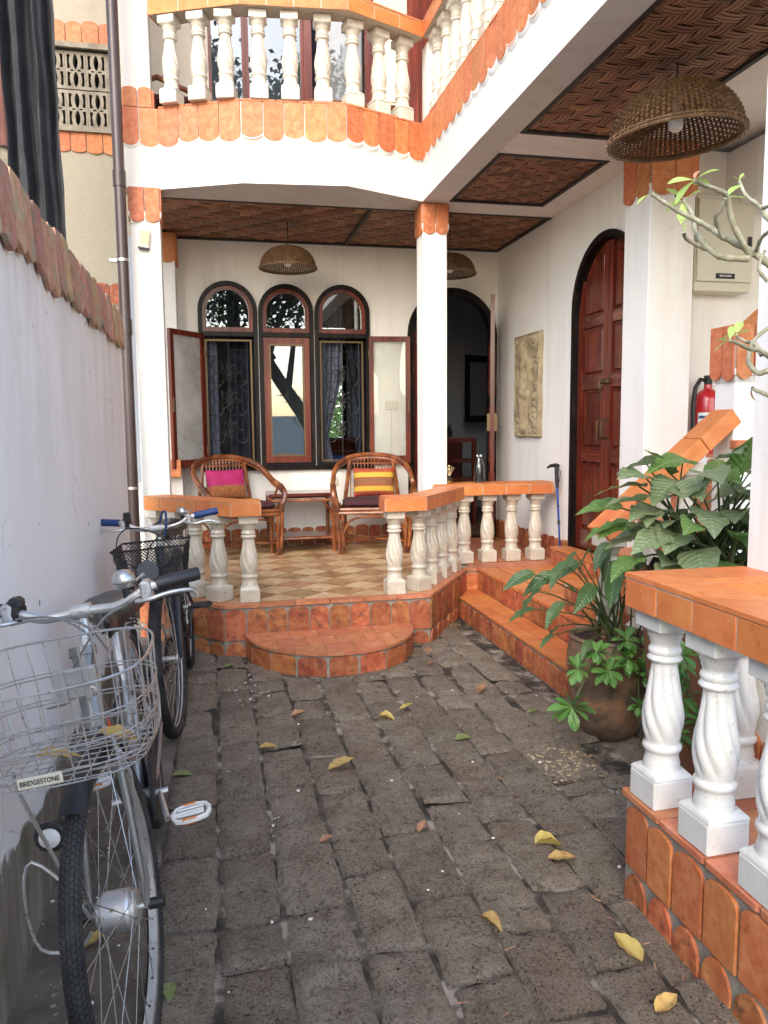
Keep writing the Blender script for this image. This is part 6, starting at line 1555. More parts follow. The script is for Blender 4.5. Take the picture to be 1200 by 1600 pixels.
    part('round_disc', MB().lathe([(.001, .004), (.044, .004), (.046, 0), (.044, -.004), (.001, -.004)], 24, T(-.008, -.195, .775) @ R(90, 'X')), K['mirror_disc'], bk); part('disc_arm', MB().tube([(.035, -.195, .775), (.12, -.19, .825)], .005, 6), K['plastic'], bk)
    b = MB().tube([(0, .09, .73), (0, .50, .30)], .021, 12).tube([(0, .115, .81), (0, .60, .68)], .017, 12).tube([(0, .52, .29), (0, .64, .72)], .016, 12).tube([(-.035, .50, .295), (.035, .50, .295)], .021, 12); part('frame', b, K['frame_dark'], t)
    for sx in (-1, 1): part('rear_stay', MB().tube([(sx * .03, .52, .295), (sx * .06, 1.02, .335)], .009, 8).tube([(sx * .02, .61, .66), (sx * .06, 1.02, .335)], .008, 8), K['frame_dark'], t)
    part('seat_post', MB().tube([(0, .63, .70), (0, .66, .80)], .013, 10), K['alu'], t); saddle(t, .70, .835, K['plastic'])
    part('crank', MB().tube([(.06, .50, .295), (.07, .56, .44)], .009, 8).tube([(-.06, .50, .295), (-.07, .44, .15)], .009, 8).tube([(-.07, .50, .295), (.07, .50, .295)], .009, 8).lathe([(.001, .045), (.07, .045), (.072, .048), (.001, .049)], 24, T(0, .50, .295) @ RY), K['plastic'], t)
    pedal(t, .125, .56, .44, K['plastic'], False); pedal(t, -.12, .44, .15, K['plastic'], False, -1)
    part('kickstand', MB().tube([(-.05, .90, .30), (-.13, .95, .015)], .008, 8), K['alu'], t)
    return t
mountain_bike()
# ================================================================== plants
def leaf_mesh(name, mat, prof, fold=.12, droop=.25, nx=10, curl=0.0, wave=0.0):
    """unit leaf along +x, length 1; prof(t) half width"""
    vs = []; fs = []; ny = 6
    for i in range(nx + 1):
        t = i / nx
        for j in range(ny + 1):
            s_ = -1 + 2 * j / ny; wd = prof(t); x = t
            if hasattr(prof, 'lobe'): x = t - prof.lobe(t) * abs(s_) ** 1.5
            z = -droop * t * t + fold * abs(s_) * wd * 1.2 - curl * (s_ * wd) ** 2 * 6 + wave * sin(t * 19 + s_) * abs(s_) * wd
            vs.append((x, s_ * wd, z))
    for i in range(nx):
        for j in range(ny): a = i * (ny + 1) + j; fs.append((a, a + 1, a + ny + 2, a + ny + 1))
    return MB().add(vs, fs, True).mesh(name, mat, 80)
def heart(t): return max(.004, .36 * (sin(pi * min(1, t ** .55))) ** .85 * (1.12 - .45 * t)) if t < 1 else .002
heart.lobe = lambda t: .20 * max(0, 1 - t * 2.4)
def arrow(t): return max(.003, .24 * sin(pi * t ** .62) ** .9)
arrow.lobe = lambda t: .16 * max(0, 1 - t * 3)
def obov(t): return max(.006, .25 * sin(pi * t ** 1.45) ** .8 * (1 if t < 1 else 0))
HL = [leaf_mesh('leaf', K['leaf_big'], heart, .22, .22, wave=.10), leaf_mesh('leaf', K['leaf_dust'], heart, .12, .26, wave=.14), leaf_mesh('leaf', K['leaf_dust'], heart, .30, .12, wave=.08), leaf_mesh('leaf', K['leaf_big'], heart, .10, .32, wave=.12)]
AL = [leaf_mesh('leaf', K['leaf_arrow'], arrow, .18, .26, wave=.10), leaf_mesh('leaf', K['leaf_arrow'], arrow, .10, .42, wave=.12)]
OL = [leaf_mesh('leaf', K['leaf_gloss'], obov, .18, .22), leaf_mesh('leaf', K['leaf_gloss'], obov, .12, .42)]
PLf = leaf_mesh('leaf', K['leaf_pale'], obov, .2, .3)
def put_leaf(parent, me, p, d, size, roll=0, wid=1.0):
    d = V(d).normalized(); z = V((0, 0, 1)); y = z.cross(d)
    y = y.normalized() if y.length > 1e-3 else V((0, 1, 0)); z = d.cross(y)
    M = Matrix(((d.x, y.x, z.x, p[0]), (d.y, y.y, z.y, p[1]), (d.z, y.z, z.z, p[2]), (0, 0, 0, 1))) @ R(roll, 'X') @ SC(size, size * wid, size)
    return inst('leaf', me, parent, M)
def stemmed(parent, root, tip, d, size, me, roll=0, r=.004, bend=.5, wid=1.0, stems=None):
    root = V(root); tip = V(tip); mid = root.lerp(tip, .5) + V((0, 0, .12 * (tip - root).length)) * bend + V(((tip.x - root.x) * -.12, (tip.y - root.y) * -.12, 0))
    stems.tube([root, root.lerp(mid, .55) + V((0, 0, .01)), mid, mid.lerp(tip, .6) + V((0, 0, .008)), tip], [r * 1.5, r * 1.3, r, r * .8, r * .65], 6, caps=False)
    put_leaf(parent, me, tip, d, size, roll, wid)
# --- tall clay urn with arrow leaves and glossy whorls
up = thing('potted_plant', 'tall stained clay urn with long stemmed leaves and glossy rosettes, beside the side step', 'potted plant', (1.64, 2.98, 0))
UX, UY = 1.675, 3.02
prof = [(.001, 0), (.105, 0), (.118, .012), (.138, .06), (.160, .14), (.178, .22), (.187, .30), (.185, .36), (.176, .41), (.172, .428), (.178, .438), (.174, .448), (.160, .446), (.155, .42), (.150, .40), (.001, .40)]
part('urn', MB().lathe(prof, 48, T(UX, UY, 0), mod=lambda r, z, a: r * (1 + .012 * sin(3 * a + z * 9))), K['pot'], up)
vs = []; fs = []
for j in range(7):
    for i in range(20):
        a = 2 * pi * i / 20; r = .152 * j / 6; vs.append((UX + r * cos(a), UY + r * sin(a), .425 + .02 * noise.noise(V((r * 30 * cos(a), r * 30 * sin(a), 0))) + .03 * (1 - j / 6)))
for j in range(6):
    for i in range(20): k = (i + 1) % 20; fs.append((j * 20 + i, j * 20 + k, j * 20 + 20 + k, j * 20 + 20 + i))
part('soil', MB().add(vs, fs, True), K['soil'], up)
sm_ = MB(); r2 = random.Random(21)
spec = [(-.42, -.10, .40, .24), (-.34, -.16, .33, .22), (-.30, .02, .47, .24), (-.38, .05, .22, .20), (-.20, -.18, .44, .24), (-.16, .05, .53, .25), (-.05, -.12, .56, .26), (.03, .08, .60, .24), (-.10, .18, .50, .22), (.10, -.10, .52, .22), (-.28, -.05, .13, .16), (-.22, -.20, .08, .14), (.14, .10, .50, .24), (-.36, -.12, .10, .14), (.05, -.2, .46, .2), (-.24, .15, .42, .22), (-.02, .02, .66, .22), (-.12, -.22, .50, .24), (.02, -.20, .58, .24), (-.30, -.12, .58, .23), (-.20, -.02, .62, .22), (.10, -.04, .64, .24), (-.08, .06, .62, .22), (-.42, -.02, .50, .22)]
for (dx, dy, dz, sz) in spec:
    dz *= .62; sz *= .60; tip = V((UX + dx * .92, UY + dy, .43 + dz)); root = V((UX + r2.uniform(-.05, .06), UY + r2.uniform(-.06, .05), .43)); d = V((dx - .10, dy - .10, -.05 - r2.uniform(0, .22))).normalized()
    stemmed(up, root, tip, d, sz, r2.choice(AL), r2.uniform(-35, 35), .0038, .6, .95, sm_)
part('stems', sm_, K['stem'], up)
b = MB()
for i in range(9):
    a = r2.uniform(0, 6.28); b.tube([(UX + .05 * cos(a), UY + .05 * sin(a), .42), (UX + .06 * cos(a), UY + .06 * sin(a), .50)], [.014, .006], 6)
part('stem_bases', b, K['litter_brown'], up)
def whorl(parent, c, d, n, size, stems, me=OL, root=None, r=.004):
    c = V(c); d = V(d).normalized(); a_ = d.orthogonal().normalized(); b_ = d.cross(a_)
    if root is not None: root = V(root); stems.tube([root, root.lerp(c, .5) + V((0, 0, .02)), c], [r * 1.2, r, r * .8], 6, caps=False)
    for i in range(n):
        a = 2 * pi * i / n * 1.0 + r2.uniform(-.25, .25); k = 0 if i % 2 else .35
        ld = (a_ * cos(a) + b_ * sin(a)) + d * (.15 + k + r2.uniform(-.1, .15)); put_leaf(parent, r2.choice(me), c, ld, size * r2.uniform(.75, 1.1), r2.uniform(-20, 20), 1.05)
st2 = MB()
for (c, d, n, s_, rt) in (((UX - .235, UY - .22, .225), (-.5, -.7, .2), 9, .095, (UX - .10, UY - .13, .43)), ((UX - .07, UY - .21, .36), (-.2, -.7, .7), 9, .085, (UX - .03, UY - .12, .44)), ((UX + .06, UY - .23, .21), (.1, -.9, .3), 7, .060, (UX + .05, UY - .14, .43)), ((UX - .12, UY - .20, .44), (-.4, -.6, .7), 9, .07, (UX - .05, UY - .1, .44)), ((UX + .03, UY - .17, .47), (0, -.6, .8), 9, .075, (UX, UY - .08, .44)), ((UX + .10, UY - .20, .34), (.3, -.7, .5), 8, .085, (UX + .08, UY - .12, .43)), ((UX + .13, UY - .22, .62), (.1, -.75, .5), 10, .145, (UX + .09, UY - .05, .43)), ((UX + .17, UY - .18, .50), (.3, -.8, .3), 9, .13, (UX + .1, UY - .08, .43)), ((UX + .12, UY - .05, .70), (0, -.4, .9), 8, .09, (UX + .1, UY, .43)), ((UX - .18, UY - .16, .36), (-.6, -.5, .5), 7, .07, (UX - .1, UY - .1, .43)), ((UX + .02, UY - .20, .40), (0, -.9, .4), 8, .07, (UX, UY - .12, .43))): whorl(up, (c[0] - .06, c[1] - .02, c[2]), d, n + 3, s_ * .92, st2, root=rt)
for k in range(5): put_leaf(up, OL[1], (UX + .06 + .02 * k, UY - .24, .50 - .01 * k), (.15 * (k - 2), -.35, -1), .15 + .02 * (k % 3), 0, .9)
part('trailing_stems', st2, K['stem'], up)
# --- dark clay pot behind
p2 = thing('potted_plant', 'bushy green shrub in a dark clay pot, seen between the white balusters', 'potted plant', (2.22, 2.35, 0))
part('pot', MB().lathe([(.001, 0), (.11, 0), (.13, .02), (.165, .30), (.175, .40), (.165, .405), (.155, .39), (.001, .37)], 32, T(2.22, 2.35, 0)), K['pot2'], p2)
st3 = MB()
for i in range(24):
    a = r2.uniform(0, 6.28); rr = r2.uniform(.02, .22); c = V((2.05 + rr * cos(a), 2.32 + rr * sin(a) * .8, r2.uniform(.30, .78))); whorl(p2, c, (r2.uniform(-.5, .3), -1, r2.uniform(.1, .9)), 8, r2.uniform(.07, .10), st3, root=(2.22 + r2.uniform(-.05, .05), 2.35 + r2.uniform(-.05, .05), .38), r=.003)
part('stems', st3, K['stem'], p2)
# low shrub right behind the balustrade
p3 = thing('shrub', 'low leafy shrub growing right behind the near balusters', 'shrub', (1.62, 2.2, 0))
st4 = MB()
for i in range(22):
    c = V((1.66 + r2.uniform(-.14, .35), 2.25 + r2.uniform(-.12, .18), r2.uniform(.12, .72))); whorl(p3, c, (r2.uniform(-.6, .2), -1, r2.uniform(.1, .8)), 8, r2.uniform(.055, .085), st4, root=(1.75 + r2.uniform(-.1, .1), 2.32, 0), r=.003)
part('stems', st4, K['stem'], p3)
# --- big heart leaved plant on the right
hp2 = thing('potted_plant', 'large plant with broad heart shaped dusty leaves, in front of the stair handrail', 'potted plant', (1.86, 2.64, 0))
part('pot', MB().lathe([(.001, 0), (.16, 0), (.18, .02), (.235, .60), (.25, .78), (.235, .785), (.22, .77), (.001, .74)], 36, T(1.86, 2.62, 0)), K['pot2'], hp2)
vs = []; fs = []
for j in range(8):
    for i in range(24):
        a = 2 * pi * i / 24; r = .225 * j / 7; vs.append((1.86 + r * cos(a), 2.62 + r * sin(a), .80 + .07 * (1 - j / 7) + .05 * noise.noise(V((r * 22 * cos(a), r * 22 * sin(a), 4)))))
for j in range(7):
    for i in range(24): k = (i + 1) % 24; fs.append((j * 24 + i, j * 24 + k, j * 24 + 24 + k, j * 24 + 24 + i))
part('soil', MB().add(vs, fs, True), K['soil'], hp2)
st5 = MB()
# hand placed leaves: x offset, y offset, height, size, direction x,y,z, roll, mesh
big = [(-.36, -.12, 1.10, .20, (-1, -.3, -.15), 10, 2), (-.30, -.18, .98, .21, (-1, -.5, -.5), -15, 1), (-.40, -.05, 1.00, .20, (-1, -.2, -.45), 5, 0), (-.22, -.20, 1.13, .21, (-.6, -.8, -.1), 12, 2), (-.14, -.22, 1.06, .24, (-.5, -1, -.5), -10, 1), (-.20, -.26, .92, .25, (-.5, -.8, -.75), 8, 1), (-.08, -.18, 1.18, .22, (-.3, -1, .1), 30, 0), (.02, -.20, 1.12, .25, (.1, -1, -.35), -12, 1), (.03, -.16, 1.21, .21, (.0, -.45, 1.0), 0, 0), (.12, -.15, 1.14, .24, (.6, -.8, -.2), 10, 2), (.20, -.12, 1.08, .25, (.9, -.5, -.3), -20, 1), (.10, -.24, 1.02, .24, (.2, -1, -.6), 15, 1), (-.05, -.28, .98, .23, (-.1, -1, -.8), 0, 0), (-.28, -.22, .86, .22, (-.4, -.9, -.9), 5, 2), (-.12, -.30, .88, .20, (-.1, -.8, -1), 0, 3), (.22, -.20, .97, .25, (.5, -.9, -.5), 15, 1), (.26, -.05, 1.18, .24, (.9, -.3, .1), 25, 2), (.16, -.02, 1.22, .22, (.4, -.4, .3), -25, 1), (-.26, .05, 1.14, .22, (-.9, .1, -.05), 20, 3), (-.14, .05, 1.20, .20, (-.5, -.2, .5), -10, 0), (.24, -.28, .88, .22, (.5, -1, -.7), 0, 3), (.06, -.32, .90, .21, (.2, -1, -.9), 20, 1), (-.42, -.20, .90, .18, (-1, -.5, -.6), 0, 3), (.02, -.05, 1.10, .22, (-.1, -.7, .2), 40, 2), (.30, -.15, 1.02, .24, (.8, -.6, -.4), -10, 3), (-.34, .08, 1.06, .19, (-1, .2, -.3), -15, 0), (.12, .08, 1.16, .22, (.2, .3, .4), 10, 3), (.33, .05, 1.08, .24, (1, 0, -.2), 0, 2), (-.02, -.24, 1.06, .22, (-.7, -.7, -.3), 25, 2), (-.24, -.28, 1.03, .17, (-.8, -.9, -.2), -20, 0), (.28, -.30, 1.10, .24, (.5, -.9, -.1), 12, 1), (-.16, -.10, 1.02, .22, (-.8, -.5, .1), 20, 1), (.08, -.12, .98, .23, (.3, -1, .1), -20, 0), (-.30, -.02, .94, .21, (-1, -.3, .0), 10, 1), (.18, -.26, 1.16, .21, (.3, -.8, .2), -15, 2), (.34, -.24, .94, .22, (.7, -.7, -.1), 0, 0), (-.06, -.34, 1.0, .20, (-.3, -1, .0), 10, 0), (.0, -.14, 1.26, .20, (-.4, -.7, .3), 30, 1), (.24, -.10, 1.26, .22, (.5, -.7, .3), -30, 0)]
for (dx, dy, z, sz, d, roll, mi) in big:
    d = (d[0], d[1], d[2] * .45 + .12 if d[2] < .5 else d[2]); sz *= .82; tip = V((1.87 + dx, 2.66 + dy, z - .02)); root = V((1.86 + r2.uniform(-.10, .12) + dx * .2, 2.60 + r2.uniform(-.10, .10), .82)); stemmed(hp2, root, tip, d, sz, HL[mi], roll + r2.uniform(-10, 10), .005, .35, 1.0, st5)
for i in range(34):
    a = r2.uniform(2.4, 6.9); rr = r2.uniform(.10, .40); z = r2.uniform(.90, 1.27) - .18 * rr; tip = V((1.87 + rr * cos(a), 2.66 + rr * .75 * sin(a), z))
    root = V((1.86 + r2.uniform(-.12, .12), 2.64 + r2.uniform(-.1, .1), .82)); stemmed(hp2, root, tip, (cos(a), sin(a) - .25, r2.uniform(-.35, .25)), r2.uniform(.13, .20), HL[r2.choice((0, 1, 1, 2, 2, 3))], r2.uniform(-30, 30), .0045, .35, 1.0, st5)
for i in range(16):
    a = r2.uniform(0, 6.28); root = V((1.86 + .12 * cos(a), 2.6 + .10 * sin(a), .80)); st5.tube([root, root + V((.03 * cos(a), .02 * sin(a), .10)), root + V((.07 * cos(a), .05 * sin(a), .22))], [.011, .009, .006], 6)
part('stems', st5, K['stem'], hp2)
b = MB()
for i in range(26):
    a = r2.uniform(0, 6.28); rr = r2.uniform(.03, .21); p = V((1.86 + rr * cos(a), 2.62 + rr * sin(a), .80)); b.tube([p, p + V((r2.uniform(-.05, .05), r2.uniform(-.05, .02), r2.uniform(.02, .09)))], [.012, .004], 5, flat=.3)
part('dead_leaf_bases', b, K['litter_brown'], hp2)
# --- frangipani
fg = thing('frangipani', 'bare grey frangipani branches with a few young leaves, at the right edge', 'tree', (1.56, 1.50, ZP))
part('pot', MB().lathe([(.001, 0), (.10, 0), (.13, .20), (.14, .28), (.13, .285), (.12, .27), (.001, .26)], 24, T(1.62, 1.48, ZP)), K['pot2'], fg)
br_ = MB()
def limb(pts, r0, r1):
    r0 *= .78; r1 *= .74
    p = cr(pts, 4); n = len(p); br_.tube(p, [r0 + (r1 - r0) * i / (n - 1) + .0009 * sin(i * 2.7) for i in range(n)], 9)
limb([(1.62, 1.48, ZP + .26), (1.60, 1.50, .9), (1.57, 1.52, 1.20), (1.52, 1.56, 1.36), (1.465, 1.60, 1.52)], .020, .0125)
limb([(1.354, 1.62, 1.68), (1.294, 1.634, 1.73), (1.255, 1.649, 1.761), (1.192, 1.663, 1.794), (1.17, 1.677, 1.814), (1.142, 1.691, 1.835), (1.099, 1.706, 1.859), (1.036, 1.72, 1.899)], 0.0125, 0.006)  # branch and TIP points: from image pixels, pushed along camera rays to vary depth
limb([(1.249, 1.64, 1.747), (1.188, 1.624, 1.813), (1.16, 1.608, 1.864), (1.128, 1.592, 1.874), (1.073, 1.576, 1.88), (1.042, 1.56, 1.882)], 0.009, 0.0055)
limb([(1.175, 1.64, 1.785), (1.139, 1.62, 1.82), (1.136, 1.6, 1.833), (1.134, 1.58, 1.855)], 0.006, 0.005)
limb([(1.246, 1.64, 1.741), (1.194, 1.663, 1.747), (1.179, 1.687, 1.766), (1.17, 1.71, 1.792), (1.164, 1.733, 1.824), (1.171, 1.757, 1.868), (1.16, 1.78, 1.905)], 0.011, 0.006)
limb([(1.195, 1.71, 1.772), (1.149, 1.687, 1.774), (1.094, 1.663, 1.785), (1.073, 1.64, 1.795)], 0.0065, 0.005)
limb([(1.348, 1.62, 1.79), (1.301, 1.65, 1.836), (1.305, 1.68, 1.87), (1.283, 1.71, 1.907), (1.286, 1.74, 1.95)], 0.009, 0.005)
limb([(1.26, 1.52, 1.858), (1.253, 1.57, 1.847), (1.262, 1.62, 1.851)], 0.006, 0.006)
limb([(1.265, 1.64, 1.759), (1.231, 1.58, 1.773), (1.215, 1.52, 1.781)], 0.006, 0.005)
limb([(1.308, 1.57, 1.445), (1.278, 1.588, 1.476), (1.259, 1.607, 1.472), (1.249, 1.625, 1.493), (1.259, 1.643, 1.517), (1.289, 1.662, 1.558), (1.355, 1.68, 1.599)], 0.0095, 0.006)
limb([(1.311, 1.62, 1.501), (1.256, 1.6, 1.524), (1.213, 1.58, 1.525), (1.161, 1.56, 1.537), (1.129, 1.54, 1.539)], 0.008, 0.005)
limb([(1.276, 1.62, 1.515), (1.279, 1.653, 1.549), (1.287, 1.687, 1.553), (1.279, 1.72, 1.572)], 0.007, 0.004)
limb([(1.353, 1.62, 1.387), (1.311, 1.637, 1.422), (1.288, 1.653, 1.435), (1.294, 1.67, 1.442)], 0.008, 0.005)
limb([(1.284, 1.62, 1.686), (1.268, 1.627, 1.708), (1.27, 1.633, 1.732), (1.288, 1.64, 1.76)], 0.006, 0.005)
TIP = {'a': (1.036, 1.72, 1.899), 'b': (1.042, 1.56, 1.882), 'd': (1.16, 1.78, 1.905), 'e': (1.073, 1.64, 1.795), 'f': (1.286, 1.74, 1.95), 'j': (1.129, 1.54, 1.539), 'k': (1.279, 1.72, 1.572), 'l': (1.294, 1.67, 1.442)}
limb([(1.52, 1.56, 1.36), (1.44, 1.60, 1.40), (1.353, 1.62, 1.45)], .012, .009)
limb([(1.465, 1.60, 1.52), (1.41, 1.61, 1.61), (1.354, 1.62, 1.68)], .0125, .0122)
limb([(1.465, 1.60, 1.52), (1.44, 1.57, 1.70), (1.348, 1.62, 1.79)], .011, .009)
limb([(1.44, 1.57, 1.70), (1.42, 1.53, 1.82), (1.343, 1.52, 1.88)], .009, .006)
part('branch', br_, K['frangipani'], fg, angle=70)
for k, (n, sz, dirs) in {'b': (4, .075, ((-1, 0, .1), (-.6, .2, -.5), (.3, -.5, .3))), 'd': (5, .07, ((-1, .1, -.3), (-.5, .2, .7), (-.3, -.3, -1), (.4, 0, .4))), 'a': (1, .07, ((-1, 0, -.35),)), 'e': (1, .03, ((0, 0, 1),)), 'f': (2, .035, ((-.5, 0, .4), (.2, 0, .5))), 'j': (3, .06, ((-1, 0, .15), (-.8, .1, -.3), (.2, .1, .6))), 'k': (3, .06, ((-.8, 0, .1), (.5, 0, .35), (.3, .2, .7)))}.items():
    for d in dirs: put_leaf(fg, PLf, TIP[k], d, sz * r2.uniform(.55, .9), r2.uniform(-40, 40), .85)
for (p, d) in ((V(TIP['b']).lerp(V((1.16, 1.6, 1.87)), .5), (-.6, 0, .25)), (V((1.163, 1.62, 1.867)), (1, 0, .35)), (V((1.163, 1.62, 1.867)), (.6, 0, .8))): put_leaf(fg, PLf, p, d, .055, 20, .85)
me_ = leaf_mesh('withered_leaf', K['litter_brown'], obov, .6, .6)
for k in ('l', 'b', 'd', 'f', 'j'): put_leaf(fg, me_, TIP[k], (r2.uniform(-.4, .4), 0, -1 if k == 'l' else .3), .03, r2.uniform(-60, 60))

# ================================================================== fallen leaves and chips on the paving
def litter_mesh(mat, fold, droop, seed):
    r_ = random.Random(seed)
    pf = lambda t: max(.004, .30 * sin(pi * t ** .8) ** .8 * (1 + .04 * sin(t * 9 + seed)))
    me = leaf_mesh('fallen_leaf', mat, pf, fold, droop, 12, wave=.10); return me
LM = {'y1': litter_mesh(K['litter_yellow'], .5, -.25, 1), 'y2': litter_mesh(K['litter_yellow'], .9, .3, 2), 'g1': litter_mesh(K['litter_green'], .35, .15, 3), 'b1': litter_mesh(K['litter_brown'], .7, -.3, 4), 'y3': litter_mesh(K['litter_yellow'], .25, .1, 5)}
LL = [('y1', .865, 3.473, .085, 20, 'small yellow leaf right of the half-round step'), ('y2', .752, 3.388, .10, -40, 'curled yellow leaf below the half-round step'), ('g1', 1.017, 3.065, .10, -10, 'pale green leaf in the middle of the paving'), ('g1', 1.442, 3.292, .09, 30, 'folded green leaf near the clay urn'), ('b1', .349, 3.51, .095, 5, 'brown and yellow leaf below the left end of the half-round step'), ('y3', .187, 3.18, .095, -15, 'yellow leaf lying beside a thin joint left of centre'), ('y1', .458, 2.91, .14, 8, 'large bright yellow arched leaf in the centre of the courtyard'), ('g1', -.158, 2.993, .10, 10, 'green leaf above the white pedal'), ('b1', .319, 2.376, .06, -5, 'dark curled leaf at a corner joint of the paving'), ('y2', 1.021, 2.203, .12, 8, 'rolled golden leaf, upper of two at the right'), ('y3', 1.023, 2.108, .11, -12, 'olive yellow leaf, lower of two at the right'), ('y2', .698, 1.86, .085, -50, 'small curled leaf with a stalk in the lower centre'), ('y1', 1.0, 1.674, .12, 80, 'crumpled yellow leaf at the foot of the tiled plinth'), ('b1', .644, 2.379, .06, 30, 'small brown leaf right of centre'), ('y1', .984, 1.478, .085, 5, 'yellow leaf at the bottom edge near the plinth'), ('g1', -.145, 1.793, .07, -70, 'dark green leaf just right of the front wheel'), ('y1', -.336, 2.021, .10, 20, 'brown yellow leaf seen through the front wheel'), ('b1', 1.30, 3.62, .10, 30, 'dry brown leaf below the side step'), ('b1', 1.22, 4.35, .08, 60, 'dry leaf in the corner by the terrace'), ('b1', 1.17, 4.1, .06, 10, 'small pale dry leaf near the side step'), ('g1', .05, 4.38, .09, 20, 'olive leaf left of the half-round step'), ('b1', 1.75, 2.55, .11, 40, 'dry curled leaf beside the clay urn')]
for (k, x, y, sz, rot, lab) in LL:
    sz *= .80; rot += r2.uniform(-25, 25)
    z = .012 + (.25 * .1 if k == 'y1' else 0) * 0
    o = bpy.data.objects.new('fallen_leaf', LM[k]); link(o, None, T(x - sz * .5 * cos(radians(rot)), y - sz * .5 * sin(radians(rot)), z) @ R(rot, 'Z') @ R(r2.uniform(-12, 4), 'Y') @ R(r2.uniform(-8, 8), 'X') @ SC(sz)); tag(o, lab, 'leaf', 'leaves fallen on the paving')
for (x, y, z, rot, lab) in ((-.345, 1.50, .744, 20, 'yellow leaf lying in the wire basket near the name plate'), (-.245, 1.60, .746, -20, 'pale leaf lying at the back of the wire basket')):
    o = bpy.data.objects.new('fallen_leaf', LM['y3']); link(o, None, T(x, y, z) @ R(rot, 'Z') @ R(8, 'Y') @ SC(.085)); tag(o, lab, 'leaf', 'leaves in the basket')
b = MB()
for i in range(300):
    if r2.random() < .45: x, y = r2.uniform(-.45, .25), r2.uniform(3.6, 4.55)
    elif r2.random() < .3: x, y = r2.uniform(-.5, -.22), r2.uniform(1.0, 3.0)
    else: x, y = r2.uniform(-.2, 1.7), r2.uniform(1.2, 4.4)
    if ((x - .66) / .52) ** 2 + ((y - 4.59) / .55) ** 2 < 1 or (x > 1.1 and y < 1.95) or (x - 1.64) ** 2 + (y - 3.02) ** 2 < .04: continue
    s_ = r2.choice((.0009, .0012, .0016, .002, .0025, .004)); a = r2.uniform(0, 3.1)
    M = T(x, y, .007 + s_ * .4) @ Matrix.Rotation(a, 4, 'Z') @ R(r2.uniform(-30, 30), 'X')
    b.box((-s_ * r2.uniform(.8, 1.8), -s_, -s_ * .6), (s_ * 1.2, s_ * r2.uniform(.7, 1.3), s_ * .6), s_ * .3, M)
o = part('stone_chips', b, K['chip']); tag(o, 'white stone chips and flakes of paint scattered over the paving', kind='stuff')
b = MB()
for i in range(26):
    x, y = r2.uniform(-.49, -.36), r2.uniform(1.3, 2.6); s_ = r2.uniform(.004, .010); b.ball((x, y, .004), (s_ * 1.3, s_, s_ * .6), 6, 4)
o = part('gravel', b, K['breeze']); tag(o, 'small grey stones at the foot of the boundary wall', kind='stuff')

b = MB()
def crumbs(n, p, q, spread):
    for i in range(n):
        f = r2.random(); x = p[0] + (q[0] - p[0]) * f + r2.gauss(0, spread) * 1.0; y = p[1] + (q[1] - p[1]) * f + r2.gauss(0, spread); s_ = r2.choice((.002, .003, .004, .007)); a = r2.uniform(0, 6.28); l = s_ * r2.uniform(1, 5)
        b.tube([(x, y, .009), (x + l * cos(a), y + l * sin(a), .010 + s_ * .5)], [s_ * .45, s_ * .25], 4, flat=.6)
crumbs(90, (.05, 4.50), (.3, 4.15), .05); crumbs(60, (1.25, 4.45), (1.65, 5.0), .03); crumbs(90, (1.62, 5.0), (1.62, 3.3), .03); crumbs(60, (1.07, 1.9), (1.07, 1.2), .03); crumbs(110, (-.22, 1.2), (-.15, 4.3), .06); crumbs(60, (1.45, 2.9), (1.75, 2.6), .08); crumbs(120, (.1, 1.5), (1.3, 3.8), .35)
o = part('leaf_crumbs', b, K['litter_brown']); tag(o, 'dry brown crumbs and twigs gathered along the edges of the paving', kind='stuff')
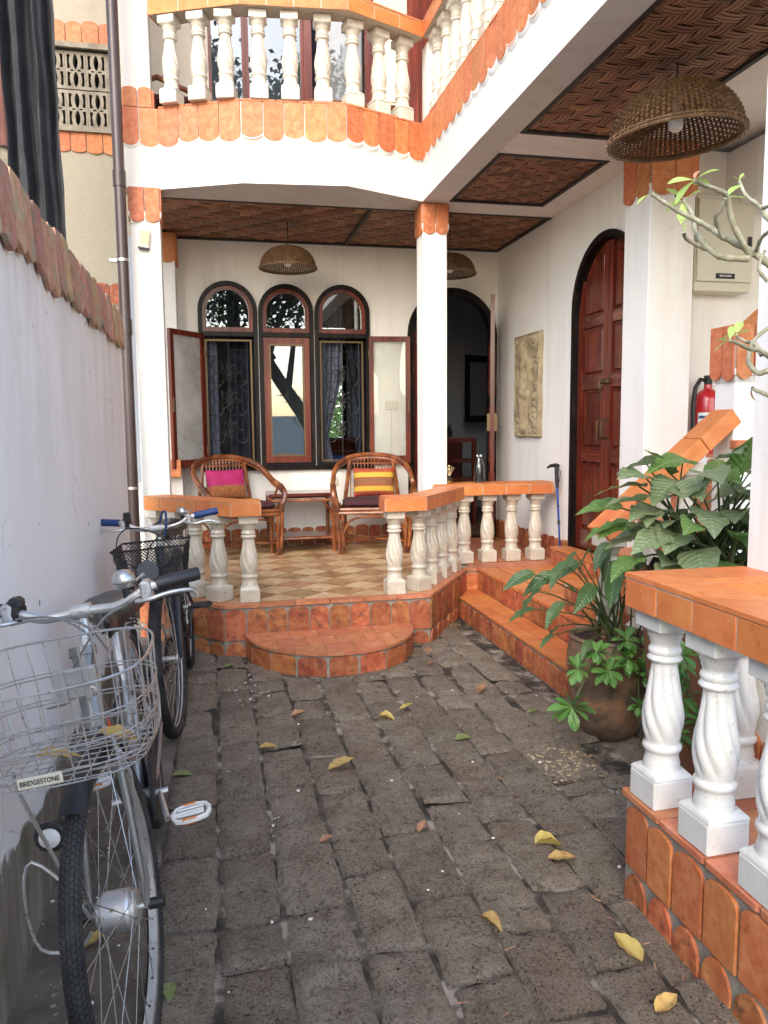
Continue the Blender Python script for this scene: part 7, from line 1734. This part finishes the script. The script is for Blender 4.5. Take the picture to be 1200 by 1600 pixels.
# ================================================================== what the window panes mirror: trees behind the photographer
def big_tree(label, base, lean, cr_, n, seed, sz=.16):
    r_ = random.Random(seed); t = thing('garden_tree', label, 'tree', base)
    B = V(base); b = MB(); top = B + V(lean); trunk = [B, B.lerp(top, .3) + V((.15, 0, 0)), B.lerp(top, .65) + V((-.15, 0, 0)), top]
    b.tube(cr(trunk), [.24 - .14 * i / 12 for i in range(13)], 10)
    tips = []
    for i in range(11):
        a = r_.uniform(0, 6.28); s_ = B.lerp(top, r_.uniform(.5, 1)); e = top + V((cos(a) * cr_ * r_.uniform(.4, .95), sin(a) * cr_ * r_.uniform(.4, .95), r_.uniform(-.6, .9) * cr_ * .6)); b.tube([s_, s_.lerp(e, .5) + V((0, 0, .3)), e], [.09, .06, .025], 6); tips.append(e)
    part('trunk', b, K['bark'], t)
    c = MB()
    for i in range(n):
        e = r_.choice(tips); q = e + V((r_.gauss(0, .36), r_.gauss(0, .36), r_.gauss(0, .28))) * cr_ * .55; d = V((r_.uniform(-1, 1), r_.uniform(-1, 1), r_.uniform(-.8, .5))).normalized(); s2 = d.orthogonal().normalized(); s2 = (s2 * cos(i) + d.cross(s2) * sin(i)); l = sz * r_.uniform(.6, 1.3)
        c.add([q, q + d * l * .5 + s2 * l * .26, q + d * l, q + d * l * .5 - s2 * l * .26], [(0, 1, 2, 3)])
    part('crown', c, K['tree_leaf'], t)
big_tree('leaning shade tree behind the photographer, mirrored in the middle window', (2.9, -5.5, 0), (-2.0, -.6, 4.6), 1.7, 3600, 3)
big_tree('tall garden tree behind the photographer, mirrored in the balcony window', (.2, -7.5, 0), (.9, .3, 9.6), 2.7, 5200, 5, .20)
gw = thing('garden_wall', 'low pale wall at the far end of the garden behind the photographer', 'wall', (0, -18, 0))
part('face', MB().box((-9, -18.2, 0), (9, -18, 1.9)), K['plaster'], gw)
sh = thing('garden_hedge', 'green hedge seen through the far bedroom window', 'hedge', (1.6, 11.2, 0))
c = MB(); r_ = random.Random(9)
for i in range(2600):
    q = V((1.6 + r_.gauss(0, .6), 11.3 + r_.gauss(0, .35), r_.uniform(.2, 2.6))); d = V((r_.uniform(-1, 1), r_.uniform(-1, .3), r_.uniform(-.6, .6))).normalized(); s2 = d.orthogonal().normalized(); l = r_.uniform(.08, .16)
    c.add([q, q + d * l * .5 + s2 * l * .3, q + d * l, q + d * l * .5 - s2 * l * .3], [(0, 1, 2, 3)])
part('foliage', c, K['leaf_pale'], sh); part('stem', MB().tube([(1.6, 11.3, 0), (1.62, 11.3, 2)], .05), K['bark'], sh)
